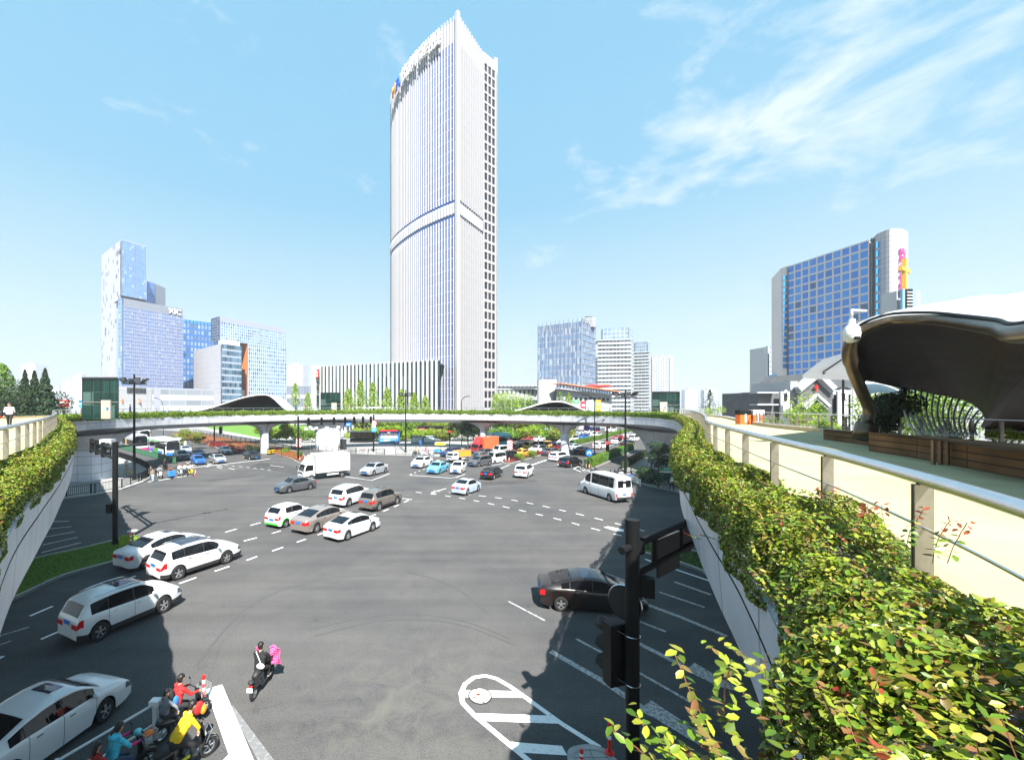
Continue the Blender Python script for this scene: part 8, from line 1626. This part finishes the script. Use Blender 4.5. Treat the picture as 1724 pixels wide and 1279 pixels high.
    if vox < .02:
        for k in (-1, 1): mb = MB(); mb.ell(hd+fw*.082+sd*.032*k+up*.012, (.010, .011, .007), HAIR, 8, 5); mb.build('eye', o, smooth=True)
        mb = MB(); mb.ell(hd+fw*.083-up*.050, (.008, .022, .006), mat('lips', (.35, .08, .07), .5), 8, 5); mb.build('mouth', o, smooth=True)
    return o
def ride(lean=.12, seat=.76, knee=.62, reach=.52, hands=1.0, look=(1, 0, 0), feet=False, dx=0):
    x = -.22+dx; z = seat+.10; J = dict(pelvis=(x, 0, z), chest=(x+lean, 0, z+.33), neck=(x+lean*1.35, 0, z+.53), head=(x+lean*1.5+.02, 0, z+.68), look=look)
    for k, L_ in ((1, 'l'), (-1, 'r')):
        J['sh_'+L_] = (x+lean*1.25, .185*k, z+.44); J['el_'+L_] = (x+lean+.20, .27*k, z+.20); J['wr_'+L_] = (x+reach, .27*k, hands); J['hp_'+L_] = (x+.02, .10*k, z-.02); J['kn_'+L_] = (x+.42, .14*k, knee); J['an_'+L_] = (x+.36, .13*k, .36); J['to_'+L_] = (x+.48, .14*k, .33)
    if feet: J['kn_l'] = (x+.34, .26, .50); J['an_l'] = (x+.26, .34, .09); J['to_l'] = (x+.38, .36, .05)
    return J
def walkpose(a=.18, arms=.12, look=(1, 0, 0)):
    J = dict(pelvis=(0, 0, .95), chest=(.01, 0, 1.25), neck=(.02, 0, 1.47), head=(.035, 0, 1.62), look=look)
    for k, L_ in ((1, 'l'), (-1, 'r')): J['sh_'+L_] = (.01, .18*k, 1.39); J['el_'+L_] = (-arms*k*.6, .23*k, 1.12); J['wr_'+L_] = (arms*-k+.06, .22*k, .88); J['hp_'+L_] = (0, .09*k, .92); J['kn_'+L_] = (a*k*.6+.04, .09*k, .50); J['an_'+L_] = (a*k, .09*k, .10); J['to_'+L_] = (a*k+.13, .10*k, .05)
    return J
def scooter(label, p, rz, body, seatc=None, basket=False, s=1.0, group=None, box=None, lamp=True):
    t = empty('electric_scooter', tuple(p), rz); tag(t, label, 'scooter', group); t.scale = (s,)*3; B_ = pmat(*body) if isinstance(body, tuple) else body
    for x in (-.62, .62):
        m = MB(); R = .235; m.lathe([(R*.66, -.045), (R*.93, -.05), (R, -.02), (R, .02), (R*.93, .05), (R*.66, .045), (R*.66, -.045)], M_TYRE, n=20, axis='y'); o = m.build('wheel', t, smooth=True, sharp=40); o.location = (x, 0, R)
        m = MB(); m.lathe([(R*.70, -.025), (R*.62, -.025), (R*.62, .025), (R*.70, .025)], M_RIM, n=18, axis='y')
        for k in range(5): a = 2*PI*k/5; m.bar((0, 0, 0), (math.cos(a)*R*.66, 0, math.sin(a)*R*.66), .03, .03, M_RIM)
        m.lathe([(.03, -.05), (.03, .05)], M_RIM, n=8, axis='y'); m.build('rim', o)
    m = MB(); m.prism([(-.30, -.14), (.30, -.14), (.34, .14), (-.30, .14)][:0] or [(-.32, -.13), (.34, -.12), (.34, .12), (-.32, .13)], .27, .34, B_, bottom=True); m.tube([(-.75, 0, .60), (-.55, 0, .52), (-.25, 0, .42)], [.07, .13, .12], B_, n=10); m.tube([(-.30, 0, .34), (-.22, 0, .68)], [.13, .12], B_, n=10); m.tube([(-.72, 0, .62), (-.3, 0, .66), (-.15, 0, .64)], [.09, .13, .10], B_, n=10); m.build('rear_body', t, smooth=True, sharp=50)
    m = MB(); m.v = []; sec = [(.34, .13, .30), (.42, .17, .45), (.44, .18, .65), (.40, .14, .84), (.37, .08, .93)]; 
    for (x, w, z) in sec: m.v += [(x+.03, -w, z), (x+.10, -w*.5, z), (x+.12, 0, z), (x+.10, w*.5, z), (x+.03, w, z)]
    for i in range(4):
        for j in range(4): m.face((i*5+j, i*5+j+1, i*5+j+6, i*5+j+5), B_)
    m.build('front_shield', t, smooth=True)
    m = MB(); m.tube([(.62, .07, .235), (.52, .05, .62), (.42, 0, .95)], .022, M_DARK, n=6); m.tube([(.62, -.07, .235), (.52, -.05, .62), (.42, 0, .95)], .022, M_DARK, n=6); m.tube([(.44, 0, .5), (.38, 0, 1.02)], .03, M_DARK, n=8); m.build('fork', t)
    m = MB(); m.tube([(.44, 0, .40), (.62, 0, .50), (.80, 0, .42)], [.03, .06, .03], B_, n=8); m.tube([(-.45, 0, .48), (-.65, 0, .50), (-.85, 0, .36)], [.04, .07, .04], B_, n=8); m.build('mudguard', t, smooth=True)
    m = MB(); m.tube([(.26, -.34, 1.02), (.34, -.18, 1.05), (.38, 0, 1.0), (.34, .18, 1.05), (.26, .34, 1.02)], .016, M_DARK, n=6); m.build('handlebar', t, smooth=True)
    for k in (-1, 1): m = MB(); m.tube([(.34, .20*k, 1.04), (.36, .26*k, 1.20)], .006, M_DARK, n=4); m.ell((.36, .28*k, 1.23), (.012, .06, .04), M_DARK); m.build('mirror', t, smooth=True)
    m = MB(); m.tube([(-.62, 0, .76), (-.35, 0, .78), (-.08, 0, .74)], [.09, .13, .09], seatc or M_TRIM, n=10); m.build('seat', t, smooth=True)
    m = MB(); m.ell((.50, 0, .80), (.05, .075, .06), M_HL); m.build('headlamp', t, smooth=True); m = MB(); m.ell((-.84, 0, .60), (.03, .08, .035), M_TL); m.build('tail_lamp', t, smooth=True)
    if basket:
        m = MB(); Wt = mat('basket_wire', (.55, .55, .55), .4, .5)
        for z in np.linspace(.70, .95, 5): w = .13+.04*(z-.7)/.25; m.tube([(.50, -w, z), (.80, -w, z), (.80, w, z), (.50, w, z)], .006, Wt, n=4, closed=True)
        for y in np.linspace(-.15, .15, 6): m.tube([(.51, y, .95), (.52, y*.8, .70), (.79, y*.8, .70), (.80, y, .95)], .005, Wt, n=4)
        m.build('basket', t)
    if box: m = MB(); m.box((-.72, 0, 1.0), (.38, .40, .36), box); m.build('top_box', t, bevel=.03)
    if lamp: m = MB(); m.tube([(-.2, .16, .30), (-.28, .22, .02)], .012, M_DARK, n=5); m.build('stand', t)
    return t
HD = math.atan2(2.34, 1.30); dv = Vector((math.cos(HD), math.sin(HD), 0)); lv = Vector((-dv.y, dv.x, 0))
pr = Vector((-7.80, 12.65, 0)); RD = cmat('red', (.50, .02, .02)); DK = cmat('charcoal', (.03, .032, .036)); JN = cmat('denim', (.04, .06, .11))
scooter('dark scooter with white basket nearest the red and white bollard', pr, HD, ('scooter_dark', (.02, .03, .04)), basket=True)
figure('person in a red coat riding the scooter nearest the bollard', ride(.10, hands=1.04, look=(1, .2, 0)), dict(top=RD, leg=DK), hair='bun', parent_loc=tuple(pr), rz=HD)
figure('child passenger in a grey hooded top with blue straps behind the red coat', ride(.04, .78, .66, .30, .92, look=(.8, -.6, 0), dx=-.40), dict(top=cmat('grey_hood', (.20, .22, .26)), leg=DK), hair='short', parent_loc=tuple(pr), rz=HD, s=.86)
def blob(name, label, cat, parts_, p, rz, s=1.0):
    t = empty(name, tuple(p), rz); tag(t, label, cat); t.scale = (s,)*3
    for (nm, c_, r_, m_) in parts_: m = MB(); m.ell(c_, r_, m_, 14, 9); m.build(nm, t, smooth=True)
    return t
blob('backpack', 'dark backpack worn by the rider in the red coat', 'backpack', [('pack', (-.36, .02, 1.20), (.10, .14, .20), cmat('black', (.012, .012, .014))), ('pocket', (-.46, .02, 1.12), (.04, .10, .10), DK)], pr, HD)
blob('shopping_bag', 'red and orange shopping bag hanging beside the front scooter', 'bag', [('bag', (.30, -.30, .52), (.16, .07, .20), RD), ('orange_flap', (.42, -.34, .42), (.10, .06, .15), cmat('orange', (.75, .28, .02)))], pr, HD)
blob('child_backpack', 'blue backpack on the child in the grey hooded top', 'backpack', [('pack', (-.30, -.16, 1.05), (.09, .05, .16), cmat('sky_blue', (.03, .18, .50)))], pr, HD)
py_ = Vector((-6.88, 11.12, 0)); YE = cmat('yellow', (.80, .47, .01))
scooter('black scooter with yellow stripe and chrome guard, bottom of the waiting group', py_, HD-.12, ('scooter_black', (.008, .008, .010)), s=1.08)
m = MB(); 
for k in (-1, 1): m.tube([(.50, .14*k, .45), (.66, .12*k, .72), (.62, 0, .86)], .012, M_CHROME, n=5); m.tube([(-.4, .17*k, .40), (-.85, .17*k, .66)], .012, M_CHROME, n=5)
m.box((-.1, -.15, .40), (.55, .02, .07), mat('yellow_decal', (.7, .65, .03), .4)); m.build('guard_rails', bpy.data.objects.get('electric_scooter.001'))
figure('person in a yellow jacket bending over the black scooter', ride(.30, .78, .64, .50, 1.02, look=(1, .1, -.3), feet=True), dict(top=YE, leg=cmat('black', 0)), hair='short', parent_loc=tuple(py_), rz=HD-.12, s=1.05)
pc = Vector((-8.22, 10.72, 0)); CY = cmat('cyan', (.06, .46, .62)); MA = cmat('magenta', (.55, .02, .14)); NV = cmat('navy', (.012, .03, .16))
scooter('dark scooter with orange filled basket behind the guard rail', pc, HD, ('scooter_dark', 0), basket=True, s=1.02)
blob('fruit_load', 'orange load in the scooter basket beside the guard rail', 'load', [('load', (.65, 0, .90), (.14, .13, .07), mat('fruit_orange', (.7, .16, .02), .6)), ('bag', (.42, .05, 1.08), (.10, .10, .09), cmat('aqua', (.15, .55, .65)))], pc, HD)
figure('person in a cyan padded jacket with dark blue mitts', ride(.12, hands=1.05), dict(top=CY, sleeve=MA, leg=JN, glove=NV), hair='pony', parent_loc=tuple(pc), rz=HD)
blob('hood', 'cyan hood lying on the padded jacket', 'hood', [('hood', (-.16, 0, 1.37), (.11, .14, .10), CY)], pc, HD)
figure('child passenger with a red school bag at the bottom left', ride(.04, .78, .66, .30, .92, dx=-.42), dict(top=cmat('dark_red', (.28, .015, .015)), leg=DK), hair='long', parent_loc=tuple(pc), rz=HD, s=.88)
blob('school_bag', 'red school bag with pale piping at the bottom left', 'bag', [('pack', (-.72, 0, 1.02), (.10, .15, .18), RD), ('piping', (-.68, 0, 1.10), (.09, .155, .03), SG_W)], pc, HD)
pw_ = Vector((-6.15, 14.45, 0)); hw = math.radians(86); PK = mat('pink_cape', (.72, .10, .28), .6, var=.45, vs=14)
scooter('small black scooter ridden alone across the junction', pw_, hw, ('scooter_black', 0), s=.95)
m = MB(); m.ell((-.82, 0, .72), (.09, .10, .08), M_TRIM); m.box((-.90, 0, .50), (.02, .2, .14), SG_W); m.build('rear_pouch', bpy.data.objects.get('electric_scooter.003'))
figure('person in black with a pink patterned riding cape seen from behind', ride(.06, .74, .60, .50, 1.0), dict(top=cmat('black', 0), leg=cmat('black', 0), shoe=mat('pale_shoe', (.5, .45, .4), .6)), hair='bun', parent_loc=tuple(pw_), rz=hw)
cape = empty('riding_cape', tuple(pw_), hw); tag(cape, 'pink patterned riding cape spread in front of the lone rider', 'cape')
for k, w in ((-1, .30), (1, .16)):
    rows_ = []
    for i in range(8):
        v = i/7; r = []
        for j in range(7): u = j/6; r.append(Vector((.10+.18*math.sin(u*2.4)+.05*math.sin(v*9+u*6), k*(.20+w*u+.05*v), 1.36-.10*u-.62*v+.03*math.sin(u*7))))
        rows_.append(r)
    m = MB(); grid(m, rows_, PK); o = m.build('cape_side', cape, smooth=True); md = o.modifiers.new('solid', 'SOLIDIFY'); md.thickness = .012
blob('shoulder_bag', 'white shoulder bag on the back of the lone rider', 'bag', [('bag', (-.38, -.12, .98), (.05, .14, .10), SG_W)], pw_, hw)
m = MB(); m.tube([(-.33, -.10, 1.05), (-.28, .02, 1.25), (-.20, .13, 1.36)], .012, SG_W, n=5); m.build('strap', bpy.data.objects['shoulder_bag'])
# ---- smaller figures
WH = cmat('white', (.62, .62, .62)); BL = cmat('blue', (.03, .12, .42)); BR = cmat('brown', (.16, .06, .03)); OR = cmat('orange', 0); KH = cmat('khaki', (.18, .15, .09)); RS = cmat('rose', (.5, .08, .15)); GY = cmat('grey', (.25, .25, .26))
def rider(x, y, hd, top, leg, body, lab, slab, hair='short', cloth2=None, s=1.0, box=None, grp='riders waiting at the far stop lines', z=0):
    p = G(x, y, z); p.z = z; scooter(slab, p, hd, body, s=s, box=box, group='scooters waiting at the far stop lines'); d_ = dict(top=top, leg=leg)
    if cloth2: d_.update(cloth2)
    figure(lab, ride(.08, hands=1.03, feet=True), d_, vox=.024, hair=hair, parent_loc=tuple(p), rz=hd, s=s, fingers=False, group=grp)
HN = HNW+.15
rider(268.5, 804.5, HN, GY, DK, ('scooter_white', (.6, .6, .6)), 'rider in grey and white on the white scooter, second from the fence', 'white scooter with lime box, second from the fence')
rider(278, 790, HN, cmat('black', 0), cmat('black', 0), ('scooter_black', 0), 'rider in black in the shade behind the waiting group', 'black scooter in the shade behind the waiting group', box=M_BLACK)
rider(286.5, 804.5, HN, BR, DK, ('scooter_green', (.05, .40, .05)), 'brown haired rider behind a blue wind cape', 'green scooter with blue wind cape', 'long')
rider(303, 801, HN, WH, DK, ('scooter_silver', (.4, .42, .45)), 'rider in white with a bright red helmet', 'silver scooter under the red helmeted rider', 'helmet', dict(hair=mat('helmet_red', (.65, .02, .03), .3)))
rider(312, 800, HN, WH, JN, ('scooter_black', 0), 'rider in white between the red helmet and the yellow scooter', 'black scooter between the red helmet and the yellow scooter')
rider(321, 800, HN, WH, cmat('black', 0), ('scooter_yellow', (.65, .50, .03)), 'rider in a white shirt on a yellow scooter next to the red bollard', 'yellow scooter next to the plain red bollard')
t = empty('wind_cape', tuple(G(287.3, 805.5)), HN); tag(t, 'bright blue wind cape on the front of the green scooter', 'cape'); m = MB(); grid(m, [[Vector((.45+.08*math.cos(u*PI), (u-.5)*1.0, .35+v*.75)) for u in np.linspace(0, 1, 7)] for v in np.linspace(0, 1, 5)], mat('cape_blue', (.02, .22, .75), .5)); o = m.build('cape', t, smooth=True); md = o.modifiers.new('solid', 'SOLIDIFY'); md.thickness = .02
def walker(x, y, rz, top, leg, lab, z=0, hair='short', s=1.0, a=.18, vox=.022, c2=None):
    p = G(x, y, z); d_ = dict(top=top, leg=leg); d_.update(c2 or {}); return figure(lab, walkpose(a), d_, vox=vox, hair=hair, parent_loc=(p.x, p.y, z), rz=rz, s=s, fingers=vox < .015)
walker(257, 811, -1.2, KH, mat('cloth_pale_blue', (.35, .50, .70), .8), 'pedestrian in khaki top and pale trousers by the fence corner', .0); walker(254, 806, -1.2, DK, JN, 'pedestrian in dark clothes behind the khaki one', .0)
walker(213, 792, -.9, WH, OR, 'person in white with an orange bag inside the fence', .13)
walker(16, 722, -1.0, WH, cmat('black', 0), 'person in a white printed shirt with black bag on the left walkway', ZD, s=1.02, vox=.014, c2=dict(sleeve=cmat('black', 0)))
blob('shoulder_bag', 'black and red shoulder bag of the person on the left walkway', 'bag', [('bag', (.05, -.36, 1.05), (.16, .10, .24), cmat('black', 0)), ('red_part', (.10, -.42, .82), (.10, .06, .08), RD)], G(16, 722, ZD), -1.0)
walker(708, 752, -1.5, BL, BL, 'person in a blue dress before the notice boards', .13, 'long'); walker(520, 763, 1.0, DK, DK, 'person beside the door of the central pier', .13) if False else None
walker(571, 759, 2.5, KH, DK, 'pedestrian in khaki beside the central pier door', .13)
walker(1120, 822, 1.9, BL, GY, 'pedestrian in a bright blue shirt below the green street sign', .13); walker(1131, 825, 1.7, WH, cmat('black', 0), 'pedestrian in a white shirt at the edge of the right fascia', .13)
i_ = min(range(NE), key=lambda i: abs(E[i].x/E[i].y-(219-PX)/F)+(0 if 100 < i < 200 else 9)); 
for (x, Y, top, leg, lab) in ((219, 60.5, NV, DK, 'person in dark blue on the distant walkway beside the floodlight pole'), (499, 98, BL, JN, 'person in blue on the distant walkway right of the left canopy'), (514, 100, RD, DK, 'person in red on the distant walkway below the bank sign')):
    p = Vector((*col(x, Y), ZD)); figure(lab, walkpose(), dict(top=top, leg=leg), vox=.03, parent_loc=tuple(p), rz=.3, fingers=False)
rider(701, 766.5, .3, OR, DK, ('scooter_dark', 0), 'rider in an orange top at the far plaza kerb', 'dark scooter with orange clad rider at the plaza kerb', z=.13); rider(718, 767, .5, RS, GY, ('scooter_white', 0), 'rider in rose at the far plaza kerb', 'white scooter at the far plaza kerb', 'long', z=.13)
rider(667, 751, 2.8, WH, DK, ('scooter_blue', (.02, .08, .3)), 'rider in white in front of the blue kiosk', 'dark blue scooter in front of the blue kiosk', z=.13)
t = empty('cargo_tricycle', tuple(G(741, 765)), -.4); tag(t, 'cargo tricycle with yellow umbrella at the far plaza kerb', 'tricycle'); m = MB(); m.box((-.5, 0, .75), (1.3, .9, .5), mat('tricycle_blue', (.05, .3, .6), .5)); m.build('cargo_box', t); m = MB(); m.lathe([(.01, 2.5), (.7, 2.3), (1.2, 2.0), (1.18, 1.98), (.01, 2.3)], YE, n=10); m.tube([(0, 0, .8), (0, 0, 2.4)], .03, M_DARK, n=6); m.build('umbrella', t)
for x, y in ((-.6, .5), (-.6, -.5), (.8, 0)): m = MB(); m.lathe([(.2, -.03), (.33, -.03), (.33, .03), (.2, .03)], M_TYRE, n=14, axis='y'); o = m.build('wheel', t); o.location = (x, y, .33)
m = MB(); m.tube([(0, 0, .6), (.8, 0, .4), (.6, 0, 1.1)], .03, M_DARK, n=6); m.build('frame', t)
for i, (x, y, hd, b_, lb) in enumerate(((1033, 803, 2.2, ('scooter_black', 0), 'black scooter parked left of the east floodlight pole'), (1040, 802, 2.3, ('scooter_white', 0), 'white scooter parked beside the east floodlight pole'), (1046, 800, 2.2, ('scooter_dark', 0), 'dark scooter parked behind the white one'), (1085, 812, 2.9, ('scooter_black', 0), 'black scooter with grey hood on the east corner'), (1096, 815, 2.7, ('scooter_silver', 0), 'silver scooter in the shade on the east corner'))):
    p = G(x, y); scooter(lb, p, hd, b_, group='scooters parked on the east corner', basket=i == 1)
rider(1061, 809, 2.6, cmat('black', 0), BL, ('scooter_white', 0), 'rider in black at the foot of the east floodlight pole', 'white scooter at the foot of the east floodlight pole', z=.13)
# bicycles
def bicycle(p, rz, col_, lab, grp): 
    t = empty('bicycle', tuple(p), rz); tag(t, lab, 'bicycle', grp); B_ = pmat(*col_)
    for x in (-.52, .52): m = MB(); m.tube([(x+.33*math.cos(a), 0, .34+.33*math.sin(a)) for a in np.linspace(0, 2*PI, 19)[:-1]], .02, M_TYRE, n=5, closed=True); m.build('wheel', t)
    m = MB(); [m.tube(q, .018, B_, n=5) for q in ([(-.52, 0, .34), (-.15, 0, .34), (-.25, 0, .85), (-.52, 0, .34)], [(-.15, 0, .34), (.38, 0, .78), (-.22, 0, .75)], [(.52, 0, .34), (.36, 0, .98)])]; m.build('frame', t)
    m = MB(); m.ell((-.26, 0, .9), (.13, .07, .03), M_TRIM); m.build('saddle', t); m = MB(); m.tube([(.3, -.28, 1.02), (.38, 0, 1.0), (.3, .28, 1.02)], .015, M_DARK, n=5); m.build('handlebar', t)
for k, x in enumerate((586, 592, 599, 606, 613, 620)): p = G(x, 763.5+(k % 2)*.6); p.z = .13; bicycle(p, 1.2+.2*(k % 3), (('bike_red', (.5, .03, .05)) if k == 4 else ('bike_grey', (.08, .08, .09))), ['dark bicycle nearest the central pier', 'dark bicycle, second from the pier', 'dark bicycle, third from the pier', 'dark bicycle, fourth from the pier', 'red framed bicycle in the rack by the kerb', 'dark bicycle at the gantry pole end'][k], 'bicycles parked by the plaza kerb')
for k, x in enumerate((212, 217, 222)): p = G(x, 803+k*.8); p.z = .13; bicycle(p, 1.9, ('bike_yellow', (.6, .4, .02)), ['yellow bicycle nearest the big left pier', 'yellow bicycle between two others behind the fence', 'yellow bicycle nearest the floodlight pole'][k], 'shared bicycles behind the west fence')
# ================================================================ HAZE
hz = MB(); hz.box((0, 1900, 92), (5200, 4300, 186.2), mat('tmp_none', (1, 1, 1))); ho = hz.build('haze'); ho['kind'] = 'stuff'
hm_ = bpy.data.materials.new('haze_air'); hm_.use_nodes = True; ht = hm_.node_tree; ht.nodes.clear(); ho_ = ht.nodes.new('ShaderNodeOutputMaterial'); pv = ht.nodes.new('ShaderNodeVolumePrincipled'); pv.inputs['Color'].default_value = (.93, .96, 1, 1); pv.inputs['Density'].default_value = .00035; pv.inputs['Anisotropy'].default_value = .2
ht.links.new(pv.outputs[0], ho_.inputs['Volume']); ho.data.materials.clear(); ho.data.materials.append(hm_); ho.location.z = 0
S.cycles.volume_bounces = 0; S.cycles.volume_step_rate = 10; S.cycles.volume_max_steps = 8
